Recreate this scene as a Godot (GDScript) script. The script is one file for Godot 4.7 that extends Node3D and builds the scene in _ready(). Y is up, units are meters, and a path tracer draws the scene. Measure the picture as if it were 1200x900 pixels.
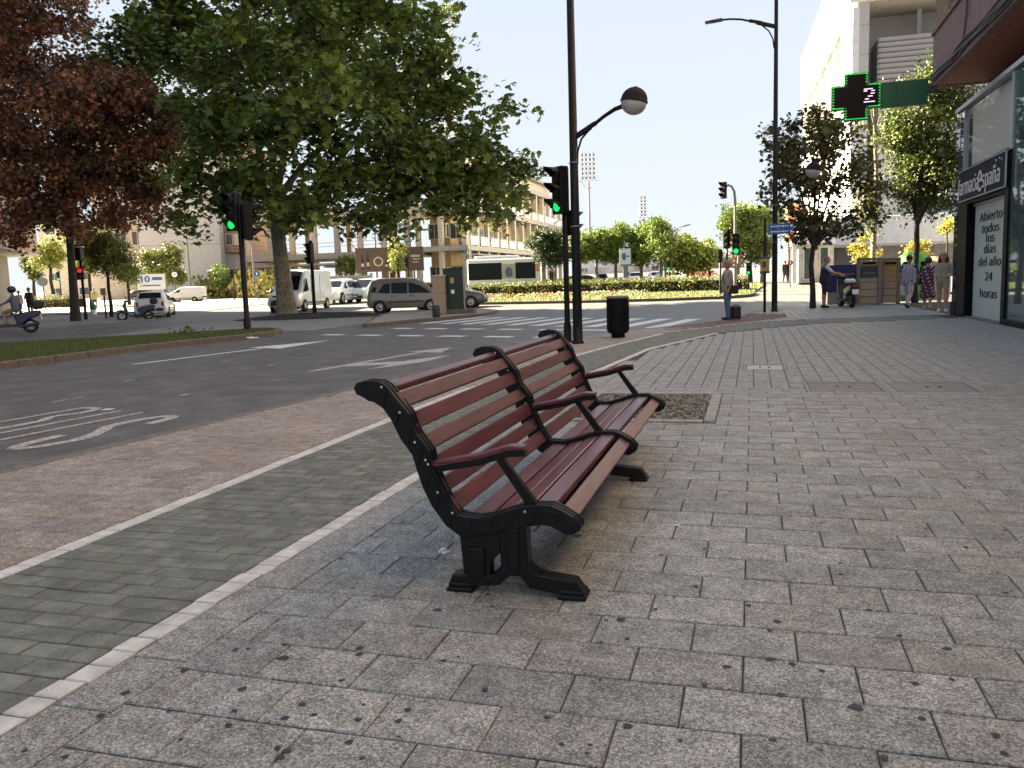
extends Node3D

# ---------------------------------------------------------------- set-up
const FOCAL := 965.0          # focal length in photograph pixels (1200 x 900)
const EYE := Vector3(0, 1.25, 0)
var view_basis := Basis.from_euler(Vector3(deg_to_rad(-7.0), deg_to_rad(16.39), deg_to_rad(-1.885)))
var rng := RandomNumberGenerator.new()
var M := {}
var used := {}

func _ready():
	rng.seed = 20240
	make_camera_and_light()
	make_materials()
	make_ground()
	make_paving()
	make_markings()
	make_medians()
	make_buildings()
	make_bench()
	make_pharmacy()
	make_street_furniture()
	make_vehicles()
	make_people()
	make_trees()
	make_small_things()

func make_camera_and_light():
	var cam := Camera3D.new()
	cam.name = "camera"
	cam.fov = rad_to_deg(2.0 * atan(450.0 / FOCAL))
	cam.near = 0.05
	cam.far = 4000.0
	cam.transform = Transform3D(view_basis, EYE)
	add_child(cam)
	cam.current = true
	var sky_mat := ProceduralSkyMaterial.new()
	sky_mat.sky_top_color = lin(0.0580, 0.0692, 0.0884)
	sky_mat.sky_horizon_color = lin(0.0830, 0.0893, 0.0929)
	sky_mat.sky_curve = 0.30
	sky_mat.ground_bottom_color = lin(0.03, 0.029, 0.028)
	sky_mat.ground_horizon_color = lin(0.07, 0.072, 0.074)
	sky_mat.sky_energy_multiplier = 1.0
	sky_mat.sun_angle_max = 0.0
	var sky := Sky.new()
	sky.sky_material = sky_mat
	var env := Environment.new()
	env.background_mode = Environment.BG_SKY
	env.sky = sky
	env.tonemap_mode = Environment.TONE_MAPPER_LINEAR
	env.tonemap_exposure = 11.2
	env.sdfgi_enabled = true
	env.ssao_enabled = true
	env.ssil_enabled = true
	env.fog_enabled = false
	env.fog_density = 0.0004
	env.fog_light_color = Color(0.90, 0.95, 1.0)
	var we := WorldEnvironment.new()
	we.name = "world_environment"
	we.environment = env
	add_child(we)
	var sun := DirectionalLight3D.new()
	sun.name = "sun"
	var az := deg_to_rad(74.0)
	var el := deg_to_rad(32.0)
	var to_sun := Vector3(-sin(az) * cos(el), sin(el), -cos(az) * cos(el))
	sun.look_at_from_position(Vector3.ZERO, -to_sun, Vector3.UP)
	sun.light_energy = 1.6
	sun.light_color = Color(1.0, 0.93, 0.80)
	sun.light_angular_distance = 0.5
	sun.shadow_enabled = true
	add_child(sun)

# ---------------------------------------------------------------- where things stand
func ray(u: float, v: float) -> Vector3:
	return view_basis * Vector3((u - 600.0) / FOCAL, -(v - 450.0) / FOCAL, -1.0)

func gp(u: float, v: float, y := 0.0) -> Vector3:      # point of a level surface seen at a pixel
	var d := ray(u, v)
	return EYE + d * ((y - EYE.y) / d.y)

func road_y(z: float) -> float:                         # the carriageway climbs gently beyond the crossing
	return -0.10 + 0.02 * clampf(-38.0 - z, 0.0, 170.0)

func rp(u: float, v: float) -> Vector3:                 # point of the carriageway seen at a pixel
	var d := ray(u, v)
	var t := 4.0
	while t < 260.0 and EYE.y + d.y * t > road_y(d.z * t): t += 1.0
	var lo := t - 1.0
	for k in 14:
		var m := (lo + t) * 0.5
		if EYE.y + d.y * m > road_y(d.z * m): lo = m
		else: t = m
	return EYE + d * t

func deep(u: float, v: float, dist: float) -> Vector3:  # point at a distance along the view axis
	return EYE + ray(u, v) * dist

func dist_of(p: Vector3) -> float:
	return -(view_basis.inverse() * (p - EYE)).z

func on_x(u: float, v: float, x: float) -> Vector3:
	var d := ray(u, v)
	return EYE + d * (x / d.x)

func on_z(u: float, v: float, z: float) -> Vector3:
	var d := ray(u, v)
	return EYE + d * (z / d.z)

# ---------------------------------------------------------------- nodes
func numbered(called: String) -> String:
	var n: int = used.get(called, 0)
	used[called] = n + 1
	return called if n == 0 else "%s_%03d" % [called, n]

func tag(o: Node, label := "", category := "", group := "", kind := ""):
	if label != "": o.set_meta("label", label)
	if category != "": o.set_meta("category", category)
	if group != "": o.set_meta("group", group)
	if kind != "": o.set_meta("kind", kind)
	return o

func thing(called: String, label: String, category: String, at := Vector3.ZERO, turn := 0.0, group := "") -> Node3D:
	var o := Node3D.new()
	o.name = numbered(called)
	add_child(o)
	o.position = at
	o.rotation.y = turn
	tag(o, label, category, group)
	return o

func setting(called: String) -> Node3D:
	var o := Node3D.new()
	o.name = numbered(called)
	add_child(o)
	o.set_meta("kind", "structure")
	return o

func copy_of(src: Node3D, at: Vector3, turn := 0.0, label := "") -> Node3D:
	var stem := String(src.name)
	if stem.length() > 4 and stem.substr(stem.length() - 3).is_valid_int():
		stem = stem.substr(0, stem.length() - 4)
	var c: Node3D = src.duplicate()
	c.name = numbered(stem)
	add_child(c)
	c.position = at
	c.rotation.y = turn
	if label != "": c.set_meta("label", label)
	return c

func put(called: String, mesh: Mesh, mat: Material, parent: Node, xf := Transform3D.IDENTITY) -> MeshInstance3D:
	var o := MeshInstance3D.new()
	o.name = called
	o.mesh = mesh
	if mat: o.material_override = mat
	o.transform = xf
	o.cast_shadow = GeometryInstance3D.SHADOW_CASTING_SETTING_ON
	parent.add_child(o, true)
	return o

func obj(called: String, s: SurfaceTool, mat: Material, parent: Node = self, xf := Transform3D.IDENTITY) -> MeshInstance3D:
	s.generate_normals()
	return put(called, s.commit(), mat, parent, xf)

func multi(called: String, mesh: Mesh, mat: Material, xfs: Array, cols: Array, parent: Node) -> MultiMeshInstance3D:
	var mm := MultiMesh.new()
	mm.transform_format = MultiMesh.TRANSFORM_3D
	mm.use_colors = not cols.is_empty()
	mm.mesh = mesh
	mm.instance_count = xfs.size()
	for i in xfs.size():
		mm.set_instance_transform(i, xfs[i])
		if not cols.is_empty():
			mm.set_instance_color(i, cols[i])
	var o := MultiMeshInstance3D.new()
	o.name = called
	o.multimesh = mm
	o.material_override = mat
	parent.add_child(o, true)
	o.set_meta("kind", "stuff")
	return o

# ---------------------------------------------------------------- shapes
func mb() -> SurfaceTool:
	var s := SurfaceTool.new()
	s.begin(Mesh.PRIMITIVE_TRIANGLES)
	s.set_smooth_group(-1)
	return s

func tri(s: SurfaceTool, a: Vector3, b: Vector3, c: Vector3):
	s.add_vertex(a); s.add_vertex(b); s.add_vertex(c)

func quad(s: SurfaceTool, a: Vector3, b: Vector3, c: Vector3, d: Vector3):
	s.add_vertex(a); s.add_vertex(b); s.add_vertex(c)
	s.add_vertex(a); s.add_vertex(c); s.add_vertex(d)

func T(p: Vector3, ry := 0.0, rx := 0.0, rz := 0.0) -> Transform3D:
	return Transform3D(Basis.from_euler(Vector3(rx, ry, rz)), p)

func bx(s: SurfaceTool, c: Vector3, size: Vector3, bev := 0.0, b := Basis.IDENTITY):
	s.set_smooth_group(-1)
	var h := size * 0.5
	if bev <= 0.0:
		var p := []
		for i in 8:
			p.append(c + b * Vector3(h.x if i & 1 else -h.x, h.y if i & 2 else -h.y, h.z if i & 4 else -h.z))
		quad(s, p[0], p[1], p[3], p[2]); quad(s, p[5], p[4], p[6], p[7])
		quad(s, p[4], p[0], p[2], p[6]); quad(s, p[1], p[5], p[7], p[3])
		quad(s, p[2], p[3], p[7], p[6]); quad(s, p[4], p[5], p[1], p[0])
		return
	var i3 := Vector3(h.x - bev, h.y - bev, h.z - bev)
	for ax in 3:
		var ay := (ax + 1) % 3
		var az := (ax + 2) % 3
		for sg in [-1.0, 1.0]:
			var q := []
			for k in [[-1, -1], [1, -1], [1, 1], [-1, 1]]:
				var v := Vector3.ZERO
				v[ax] = sg * h[ax]; v[ay] = k[0] * i3[ay]; v[az] = k[1] * i3[az]
				q.append(c + b * v)
			if sg > 0: quad(s, q[0], q[3], q[2], q[1])
			else: quad(s, q[0], q[1], q[2], q[3])
		for sa in [-1.0, 1.0]:
			for sb in [-1.0, 1.0]:
				var e := []
				for k in [[-1, 0], [1, 0], [1, 1], [-1, 1]]:
					var v := Vector3.ZERO
					v[ax] = k[0] * i3[ax]
					v[ay] = sa * (h[ay] if k[1] == 0 else i3[ay])
					v[az] = sb * (i3[az] if k[1] == 0 else h[az])
					e.append(c + b * v)
				if sa * sb > 0: quad(s, e[0], e[1], e[2], e[3])
				else: quad(s, e[0], e[3], e[2], e[1])
	for i in 8:
		var g := Vector3(1 if i & 1 else -1, 1 if i & 2 else -1, 1 if i & 4 else -1)
		var a := c + b * Vector3(g.x * h.x, g.y * i3.y, g.z * i3.z)
		var d := c + b * Vector3(g.x * i3.x, g.y * h.y, g.z * i3.z)
		var e2 := c + b * Vector3(g.x * i3.x, g.y * i3.y, g.z * h.z)
		if g.x * g.y * g.z > 0: tri(s, a, e2, d)
		else: tri(s, a, d, e2)

func bar(s: SurfaceTool, a: Vector3, b: Vector3, w: float, t: float, up := Vector3.UP, bev := 0.0):
	var z := (b - a).normalized()
	var x := up.cross(z)
	if x.length() < 0.01: x = Vector3.RIGHT.cross(z)
	x = x.normalized()
	bx(s, (a + b) * 0.5, Vector3(w, t, a.distance_to(b)), bev, Basis(x, z.cross(x), z))

func tube(s: SurfaceTool, pts: Array, rad, sides := 8, caps := true):
	var n := pts.size()
	var rings := []
	var t0: Vector3 = (pts[1] - pts[0]).normalized()
	var up := Vector3.UP if absf(t0.y) < 0.9 else Vector3.RIGHT
	var x := up.cross(t0).normalized()
	for i in n:
		var t: Vector3
		if i == 0: t = t0
		elif i == n - 1: t = (pts[i] - pts[i - 1]).normalized()
		else: t = ((pts[i] - pts[i - 1]).normalized() + (pts[i + 1] - pts[i]).normalized()).normalized()
		x = (x - t * x.dot(t)).normalized()
		var y := t.cross(x)
		var r: float = rad[i] if rad is Array else rad
		var ring := []
		for k in sides:
			var a := TAU * k / sides
			ring.append(pts[i] + (x * cos(a) + y * sin(a)) * r)
		rings.append(ring)
	s.set_smooth_group(0 if sides > 4 else -1)
	for i in n - 1:
		for k in sides:
			var k2 := (k + 1) % sides
			quad(s, rings[i][k], rings[i + 1][k], rings[i + 1][k2], rings[i][k2])
	s.set_smooth_group(-1)
	if caps:
		for k in range(1, sides - 1):
			tri(s, rings[0][0], rings[0][k], rings[0][k + 1])
			tri(s, rings[n - 1][0], rings[n - 1][k + 1], rings[n - 1][k])

func lathe(s: SurfaceTool, prof: Array, xf := Transform3D.IDENTITY, segs := 16, smooth := true):
	for i in prof.size() - 1:
		s.set_smooth_group(0 if smooth else -1)
		var a: Vector2 = prof[i]
		var b: Vector2 = prof[i + 1]
		for k in segs:
			var t0 := TAU * k / segs
			var t1 := TAU * (k + 1) / segs
			var p0 := xf * Vector3(a.x * cos(t0), a.y, a.x * sin(t0))
			var p1 := xf * Vector3(a.x * cos(t1), a.y, a.x * sin(t1))
			var p2 := xf * Vector3(b.x * cos(t1), b.y, b.x * sin(t1))
			var p3 := xf * Vector3(b.x * cos(t0), b.y, b.x * sin(t0))
			if a.x > 0.0001: tri(s, p0, p1, p2)
			if b.x > 0.0001: tri(s, p0, p2, p3)
	s.set_smooth_group(-1)

# polygon in local xy, pushed from z = d0 to z = d1; chamfer cuts the rims
func prism(s: SurfaceTool, poly: PackedVector2Array, d0: float, d1: float, xf := Transform3D.IDENTITY, cham := 0.0, smooth := false):
	var n := poly.size()
	var inner := poly.duplicate()
	if cham > 0.0:
		var sgn := 1.0 if Geometry2D.is_polygon_clockwise(poly) else -1.0
		for i in n:
			var e0 := (poly[i] - poly[(i + n - 1) % n]).normalized()
			var e1 := (poly[(i + 1) % n] - poly[i]).normalized()
			var nn := Vector2(e0.y + e1.y, -e0.x - e1.x).normalized() * sgn
			inner[i] = poly[i] + nn * cham
	var idx := Geometry2D.triangulate_polygon(inner)
	s.set_smooth_group(-1)
	for k in range(0, idx.size(), 3):
		for e in [[d0, 0], [d1, 1]]:
			var a := xf * Vector3(inner[idx[k]].x, inner[idx[k]].y, e[0])
			var b := xf * Vector3(inner[idx[k + 1]].x, inner[idx[k + 1]].y, e[0])
			var c := xf * Vector3(inner[idx[k + 2]].x, inner[idx[k + 2]].y, e[0])
			if e[1] == 0: tri(s, a, b, c)
			else: tri(s, a, c, b)
	var sg := signf(d1 - d0)
	s.set_smooth_group(0 if smooth else -1)
	for i in n:
		var j := (i + 1) % n
		quad(s, xf * Vector3(poly[i].x, poly[i].y, d0 + cham * sg), xf * Vector3(poly[j].x, poly[j].y, d0 + cham * sg), xf * Vector3(poly[j].x, poly[j].y, d1 - cham * sg), xf * Vector3(poly[i].x, poly[i].y, d1 - cham * sg))
		if cham > 0.0:
			s.set_smooth_group(-1)
			for e in [[d0, d0 + cham * sg], [d1, d1 - cham * sg]]:
				quad(s, xf * Vector3(inner[i].x, inner[i].y, e[0]), xf * Vector3(inner[j].x, inner[j].y, e[0]), xf * Vector3(poly[j].x, poly[j].y, e[1]), xf * Vector3(poly[i].x, poly[i].y, e[1]))
			s.set_smooth_group(0 if smooth else -1)
	s.set_smooth_group(-1)

# polygon given as ground points (x, z), a slab from y0 to y1
func slab(s: SurfaceTool, pts: Array, y0: float, y1: float):
	var p := PackedVector2Array()
	for q in pts: p.append(q)
	prism(s, p, y0, y1, Transform3D(Basis(Vector3.RIGHT, Vector3.BACK, Vector3.UP), Vector3.ZERO))

func ball(s: SurfaceTool, c: Vector3, r: Vector3, seg := 10, rings := 6, b := Basis.IDENTITY):
	var prof := []
	for i in rings + 1:
		var a := PI * i / rings
		prof.append(Vector2(sin(a), -cos(a)))
	lathe(s, prof, Transform3D(b * Basis.from_scale(r), c), seg)

func sheet(pts: Array, y: float) -> SurfaceTool:        # flat polygon of (x, z) points
	var p := PackedVector2Array()
	for q in pts: p.append(q)
	var s := mb()
	var idx := Geometry2D.triangulate_polygon(p)
	for k in range(0, idx.size(), 3):
		tri(s, Vector3(p[idx[k]].x, y, p[idx[k]].y), Vector3(p[idx[k + 1]].x, y, p[idx[k + 1]].y), Vector3(p[idx[k + 2]].x, y, p[idx[k + 2]].y))
	return s

func single(called: String, s: SurfaceTool, mat: Material, label: String, category: String, group := "") -> MeshInstance3D:
	var o := obj(numbered(called), s, mat, self)
	tag(o, label, category, group)
	return o

# ---------------------------------------------------------------- materials
func lin(r: float, g: float, b: float, a := 1.0) -> Color:
	var c := Color(r, g, b).linear_to_srgb()
	c.a = a
	return c

func noise(freq: float, kind := FastNoiseLite.TYPE_SIMPLEX_SMOOTH, oct := 3, sd := 1) -> FastNoiseLite:
	var n := FastNoiseLite.new()
	n.noise_type = kind
	n.frequency = freq
	n.fractal_octaves = oct
	n.seed = sd
	return n

func crystals(freq: float, sd: int) -> FastNoiseLite:      # flat grains of differing tone, as in granite
	var n := noise(freq, FastNoiseLite.TYPE_CELLULAR, 1, sd)
	n.fractal_type = FastNoiseLite.FRACTAL_NONE
	n.cellular_return_type = FastNoiseLite.RETURN_CELL_VALUE
	n.cellular_jitter = 1.0
	return n

# grey pattern that multiplies a colour: specs are [noise, weight], grain is white noise, specks are dark dots
func pattern(size: int, specs: Array, mean: float, grain := 0.0, sd := 5, speck := 0.0, speck_dark := 0.45) -> ImageTexture:
	var layers := []
	for sp in specs:
		var im: Image = sp[0].get_seamless_image(size, size)
		im.convert(Image.FORMAT_L8)
		layers.append(im.get_data())
	var r := RandomNumberGenerator.new()
	r.seed = sd
	var out := PackedByteArray()
	out.resize(size * size * 3)
	var nl := layers.size()
	for i in size * size:
		var v := mean
		for k in nl:
			var q: float = layers[k][i] / 127.5 - 1.0
			if specs[k].size() > 2: q = clampf(q * specs[k][2], -1.0, 1.0)
			v += q * specs[k][1]
		v += (r.randf() - 0.5) * grain
		if speck > 0.0 and r.randf() < speck: v *= speck_dark + 0.3 * r.randf()
		var b := int(clampf(v, 0.0, 1.0) * 255.0)
		out[i * 3] = b; out[i * 3 + 1] = b; out[i * 3 + 2] = b
	var img := Image.create_from_data(size, size, false, Image.FORMAT_RGB8, out)
	img.generate_mipmaps()
	return ImageTexture.create_from_image(img)

func mat(key: String, col: Color, rough := 0.8, metal := 0.0, tex: Texture2D = null, period := 1.0, world := true) -> StandardMaterial3D:
	var m := StandardMaterial3D.new()
	m.albedo_color = col
	m.roughness = rough
	m.metallic = metal
	if tex:
		m.albedo_texture = tex
		m.uv1_triplanar = true
		m.uv1_world_triplanar = world
		m.uv1_scale = Vector3.ONE / period
	M[key] = m
	return m

func glow(key: String, col: Color, energy: float) -> StandardMaterial3D:
	var m := mat(key, col, 0.4)
	m.emission_enabled = true
	m.emission = col
	m.emission_energy_multiplier = energy
	return m

func bumpy(key: String, tex: Texture2D, depth: float):
	M[key].heightmap_enabled = true
	M[key].heightmap_texture = tex
	M[key].heightmap_scale = depth

func leafy(key: String, col: Color, back: float) -> StandardMaterial3D:
	var m := mat(key, col, 0.55)
	m.vertex_color_use_as_albedo = true
	m.backlight_enabled = true
	m.backlight = Color(back, back, back * 0.7)
	m.cull_mode = BaseMaterial3D.CULL_DISABLED
	return m

func make_materials():
	var simplex := FastNoiseLite.TYPE_SIMPLEX_SMOOTH
	var cell := FastNoiseLite.TYPE_CELLULAR
	var granite_tex := pattern(1024, [[crystals(0.27, 3), 0.145], [crystals(0.48, 9), 0.18], [noise(0.012, simplex, 4, 4), 0.10]], 0.64, 0.12, 5)
	var asphalt_tex := pattern(1024, [[noise(0.35, simplex, 2, 13), 0.12], [noise(0.006, simplex, 5, 14), 0.13], [noise(0.05, simplex, 3, 15), 0.07]], 0.70, 0.30, 6, 0.04, 0.6)
	var plaster_tex := pattern(512, [[noise(0.02, simplex, 5, 23), 0.10], [noise(0.2, simplex, 2, 24), 0.05]], 0.86, 0.06, 7)
	var paint_tex := pattern(512, [[noise(0.03, simplex, 4, 33), 0.05], [noise(0.3, simplex, 2, 34), 0.04]], 0.90, 0.05, 8)
	var wear_tex := pattern(512, [[noise(0.02, simplex, 4, 43), 0.22], [noise(0.25, simplex, 3, 44), 0.22]], 0.80, 0.16, 9, 0.07, 0.45)
	var bark_tex := pattern(512, [[noise(0.03, simplex, 3, 53), 0.30], [noise(0.012, cell, 1, 54), 0.16]], 0.72, 0.10, 10)
	var wood_tex := grain_texture()
	M.granite_tex = granite_tex
	for k in 7:
		var t: float = [0.86, 0.93, 1.0, 1.07, 1.15, 0.97, 1.03][k]
		var w: float = [0.0, 0.02, 0.0, 0.01, 0.01, 0.03, -0.005][k]
		mat("flag%d" % k, lin((0.640 + w) * t, 0.645 * t, (0.610 - w) * t), 0.62, 0.0, granite_tex, 1.9)
		mat("pink%d" % k, lin((0.665 + w) * t, 0.595 * t, (0.54 - w) * t), 0.8, 0.0, granite_tex, 1.7)
		mat("lane%d" % k, lin((0.315 + w * 0.3) * t, 0.340 * t, (0.295 - w * 0.3) * t), 0.75, 0.0, asphalt_tex, 1.1)
	mat("flag_far", lin(0.640, 0.645, 0.612), 0.62, 0.0, granite_tex, 1.9).vertex_color_use_as_albedo = true
	mat("pink_far", lin(0.665, 0.595, 0.54), 0.8, 0.0, granite_tex, 1.7).vertex_color_use_as_albedo = true
	mat("lane_far", lin(0.315, 0.340, 0.295), 0.75, 0.0, asphalt_tex, 1.1).vertex_color_use_as_albedo = true
	mat("white_paver", lin(0.74, 0.735, 0.71), 0.7, 0.0, plaster_tex, 1.3)
	mat("red_tile", lin(0.28, 0.13, 0.105), 0.75, 0.0, asphalt_tex, 1.3)
	mat("joint", lin(0.16, 0.13, 0.10), 0.95, 0.0, granite_tex, 0.6)
	mat("kerb", lin(0.36, 0.33, 0.30), 0.7, 0.0, granite_tex, 1.5)
	mat("kerb_tan", lin(0.33, 0.26, 0.20), 0.8, 0.0, granite_tex, 1.5)
	mat("kerb_dark", lin(0.20, 0.165, 0.13), 0.85, 0.0, granite_tex, 1.5)
	mat("asphalt", lin(0.215, 0.205, 0.198), 0.58, 0.0, asphalt_tex, 5.0)
	mat("asphalt_seam", lin(0.27, 0.26, 0.245), 0.8, 0.0, asphalt_tex, 1.5)
	mat("road_paint", lin(0.84, 0.84, 0.82), 0.6, 0.0, plaster_tex, 1.3)
	mat("old_paint", lin(0.66, 0.64, 0.60), 0.7, 0.0, wear_tex, 0.8)
	mat("gum", lin(0.035, 0.035, 0.038), 0.7)
	mat("soil", lin(0.10, 0.08, 0.055), 0.95, 0.0, granite_tex, 0.8)
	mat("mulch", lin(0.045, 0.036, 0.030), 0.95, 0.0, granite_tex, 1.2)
	mat("far_pave", lin(0.30, 0.285, 0.27), 0.8, 0.0, plaster_tex, 6.0)
	# painted steel and street furniture
	mat("black_iron", lin(0.008, 0.008, 0.009), 0.42, 0.0, paint_tex, 0.4).metallic_specular = 0.35
	mat("post_black", lin(0.009, 0.009, 0.011), 0.45, 0.0, paint_tex, 0.8).metallic_specular = 0.3
	mat("dark_grey", lin(0.06, 0.06, 0.065), 0.5, 0.0, paint_tex, 0.6)
	mat("mid_grey", lin(0.22, 0.22, 0.225), 0.5, 0.0, paint_tex, 0.8)
	mat("light_grey", lin(0.50, 0.50, 0.50), 0.5, 0.0, paint_tex, 0.8)
	mat("steel", lin(0.55, 0.56, 0.57), 0.32, 0.9)
	mat("chrome", lin(0.75, 0.76, 0.77), 0.15, 1.0)
	mat("bolt", lin(0.60, 0.60, 0.58), 0.35, 0.7)
	mat("white_paint", lin(0.78, 0.78, 0.77), 0.45, 0.0, paint_tex, 1.0)
	mat("white_gloss", lin(0.75, 0.76, 0.76), 0.3)
	mat("globe_top", lin(0.022, 0.022, 0.028), 0.6).metallic_specular = 0.15
	mat("globe_low", lin(0.50, 0.50, 0.50), 0.35)
	for k in 4:
		var wt: float = [1.0, 0.88, 1.12, 0.95][k]
		var m := mat("slat%d" % k, lin(0.165 * wt, 0.040 * wt, 0.052 * wt), 0.40, 0.0, wood_tex, 1.0, false)
		m.uv1_scale = Vector3(0.7, 0.7, 0.7)
		m.metallic_specular = 0.4
		m.clearcoat_enabled = true
		m.clearcoat = 0.22
		m.clearcoat_roughness = 0.22
	mat("blue_sign", lin(0.02, 0.10, 0.33), 0.4)
	mat("red_sign", lin(0.50, 0.03, 0.03), 0.4)
	mat("sign_white", lin(0.80, 0.80, 0.80), 0.45)
	mat("yellow_box", lin(0.42, 0.33, 0.10), 0.5)
	mat("beige_box", lin(0.46, 0.36, 0.25), 0.7, 0.0, plaster_tex, 1.4)
	mat("green_box", lin(0.014, 0.030, 0.022), 0.45, 0.0, paint_tex, 1.0)
	glow("lamp_green", Color(0.08, 0.95, 0.45), 0.095)
	glow("lamp_red", Color(1.0, 0.12, 0.12), 0.095)
	mat("lens_off", lin(0.02, 0.02, 0.02), 0.15)
	glow("led_green", Color(0.05, 0.85, 0.25), 0.095)
	glow("led_white", Color(1.0, 0.88, 0.98), 0.095)
	mat("led_panel", lin(0.018, 0.014, 0.018), 0.6).metallic_specular = 0.2
	mat("cross_green", lin(0.010, 0.13, 0.055), 0.4, 0.0, paint_tex, 0.8)
	# buildings
	mat("plum_render", lin(0.40, 0.235, 0.235), 0.8, 0.0, plaster_tex, 2.5)
	mat("soffit", lin(0.58, 0.23, 0.15), 0.8, 0.0, plaster_tex, 2.0)
	mat("dark_cladding", lin(0.045, 0.022, 0.018), 0.4, 0.0, paint_tex, 2.0)
	mat("brick", lin(0.40, 0.26, 0.18), 0.85, 0.0, brick_texture(), 1.2)
	mat("brick_orange", lin(0.44, 0.20, 0.10), 0.85, 0.0, brick_texture(), 1.2)
	mat("cable", lin(0.10, 0.095, 0.09), 0.6)
	mat("white_panel", lin(0.84, 0.84, 0.82), 0.55, 0.0, paint_tex, 9.0)
	mat("grey_panel", lin(0.52, 0.51, 0.52), 0.55, 0.0, paint_tex, 5.0)
	mat("louver", lin(0.27, 0.27, 0.30), 0.5)
	mat("cream", lin(0.70, 0.65, 0.54), 0.85, 0.0, plaster_tex, 4.0)
	mat("concrete", lin(0.68, 0.62, 0.50), 0.85, 0.0, plaster_tex, 3.0)
	mat("concrete_grey", lin(0.47, 0.45, 0.41), 0.85, 0.0, plaster_tex, 3.0)
	mat("ochre", lin(0.60, 0.45, 0.24), 0.85, 0.0, plaster_tex, 3.0)
	mat("gable", lin(0.68, 0.69, 0.72), 0.9, 0.0, paint_tex, 8.0)
	mat("rough_wall", lin(0.46, 0.44, 0.40), 0.9, 0.0, plaster_tex, 2.0)
	mat("window_dark", lin(0.06, 0.07, 0.08), 0.08)
	mat("shutter", lin(0.62, 0.58, 0.50), 0.6)
	mat("stone_dark", lin(0.26, 0.24, 0.23), 0.7, 0.0, plaster_tex, 1.5)
	mat("shop_red", lin(0.30, 0.03, 0.03), 0.5)
	mat("shop_pink", lin(0.58, 0.30, 0.28), 0.5)
	mat("navy", lin(0.016, 0.018, 0.036), 0.5).metallic_specular = 0.2
	mat("frosted", lin(0.50, 0.60, 0.60), 0.35)
	mat("blind", lin(0.92, 0.89, 0.83), 0.7, 0.0, paint_tex, 0.5)
	mat("alu", lin(0.40, 0.44, 0.48), 0.35, 0.6)
	mat("black_frame", lin(0.008, 0.008, 0.010), 0.4).metallic_specular = 0.2
	mat("black_text", lin(0.012, 0.012, 0.014), 0.6)
	mat("interior", lin(0.60, 0.58, 0.52), 0.8)
	mat("lilac", lin(0.52, 0.55, 0.70), 0.6)
	mat("board_maroon", lin(0.15, 0.085, 0.08), 0.5, 0.0, plaster_tex, 5.0)
	mat("board_dark", lin(0.10, 0.055, 0.055), 0.5)
	mat("pale_blue", lin(0.55, 0.68, 0.78), 0.6)
	var pane := mat("pane", Color(0.75, 0.80, 0.80, 0.06), 0.02)
	pane.transparency = BaseMaterial3D.TRANSPARENCY_ALPHA
	pane.specular_mode = BaseMaterial3D.SPECULAR_SCHLICK_GGX
	pane.metallic_specular = 0.2
	var pane2 := mat("shop_glass", Color(0.45, 0.56, 0.57, 0.35), 0.02)
	pane2.transparency = BaseMaterial3D.TRANSPARENCY_ALPHA
	pane2.metallic_specular = 1.0
	mat("mirror_glass", lin(0.035, 0.05, 0.065), 0.03, 0.0).metallic_specular = 1.0
	# vehicles
	mat("tyre", lin(0.016, 0.016, 0.017), 0.85)
	mat("rim", lin(0.40, 0.40, 0.41), 0.35, 0.8)
	mat("car_glass", lin(0.012, 0.014, 0.017), 0.08).metallic_specular = 0.25
	mat("car_trim", lin(0.022, 0.022, 0.024), 0.55)
	mat("head_glass", lin(0.50, 0.53, 0.56), 0.12)
	mat("tail_red", lin(0.30, 0.012, 0.014), 0.2)
	mat("plate", lin(0.72, 0.73, 0.78), 0.5)
	for e in [["car_grey", 0.20, 0.195, 0.18], ["car_white", 0.74, 0.75, 0.76], ["car_dark", 0.045, 0.047, 0.055], ["car_blue", 0.06, 0.10, 0.17], ["car_silver", 0.48, 0.49, 0.50], ["car_red", 0.30, 0.04, 0.04], ["scooter_blue", 0.012, 0.016, 0.055], ["bus_white", 0.72, 0.74, 0.76]]:
		var m := mat(e[0], lin(e[1], e[2], e[3]), 0.34, 0.0)
		m.clearcoat_enabled = true
		m.clearcoat = 0.6
		m.clearcoat_roughness = 0.06
	mat("seat_black", lin(0.015, 0.015, 0.016), 0.6)
	# containers
	mat("wood_clad", lin(0.50, 0.41, 0.30), 0.75, 0.0, paint_tex, 0.7)
	mat("wood_ochre", lin(0.50, 0.33, 0.13), 0.75, 0.0, paint_tex, 0.7)
	mat("box_frame", lin(0.20, 0.18, 0.15), 0.6)
	mat("blue_bin", lin(0.03, 0.035, 0.16), 0.5)
	mat("igloo_green", lin(0.14, 0.62, 0.07), 0.5)
	mat("igloo_light", lin(0.80, 0.84, 0.78), 0.6)
	mat("orange_bin", lin(0.70, 0.40, 0.26), 0.6)
	# plants
	mat("bark_plane", lin(0.37, 0.33, 0.24), 0.9, 0.0, bark_tex, 1.6)
	mat("bark_dark", lin(0.055, 0.048, 0.042), 0.9, 0.0, bark_tex, 0.9)
	mat("bark_pale", lin(0.42, 0.36, 0.28), 0.9, 0.0, bark_tex, 0.9)
	leafy("leaf", lin(1, 1, 1), 0.55)
	leafy("leaf_dense", lin(1, 1, 1), 0.35)
	leafy("blade", lin(1, 1, 1), 0.4)
	var skin := mat("person", Color.WHITE, 0.75)
	skin.vertex_color_use_as_albedo = true
	mat("hair_dark", lin(0.020, 0.014, 0.012), 0.6)
	mat("hair_brown", lin(0.085, 0.040, 0.020), 0.6)
	mat("hair_grey", lin(0.24, 0.22, 0.20), 0.7)
	mat("bag_black", lin(0.014, 0.014, 0.015), 0.6)
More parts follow.
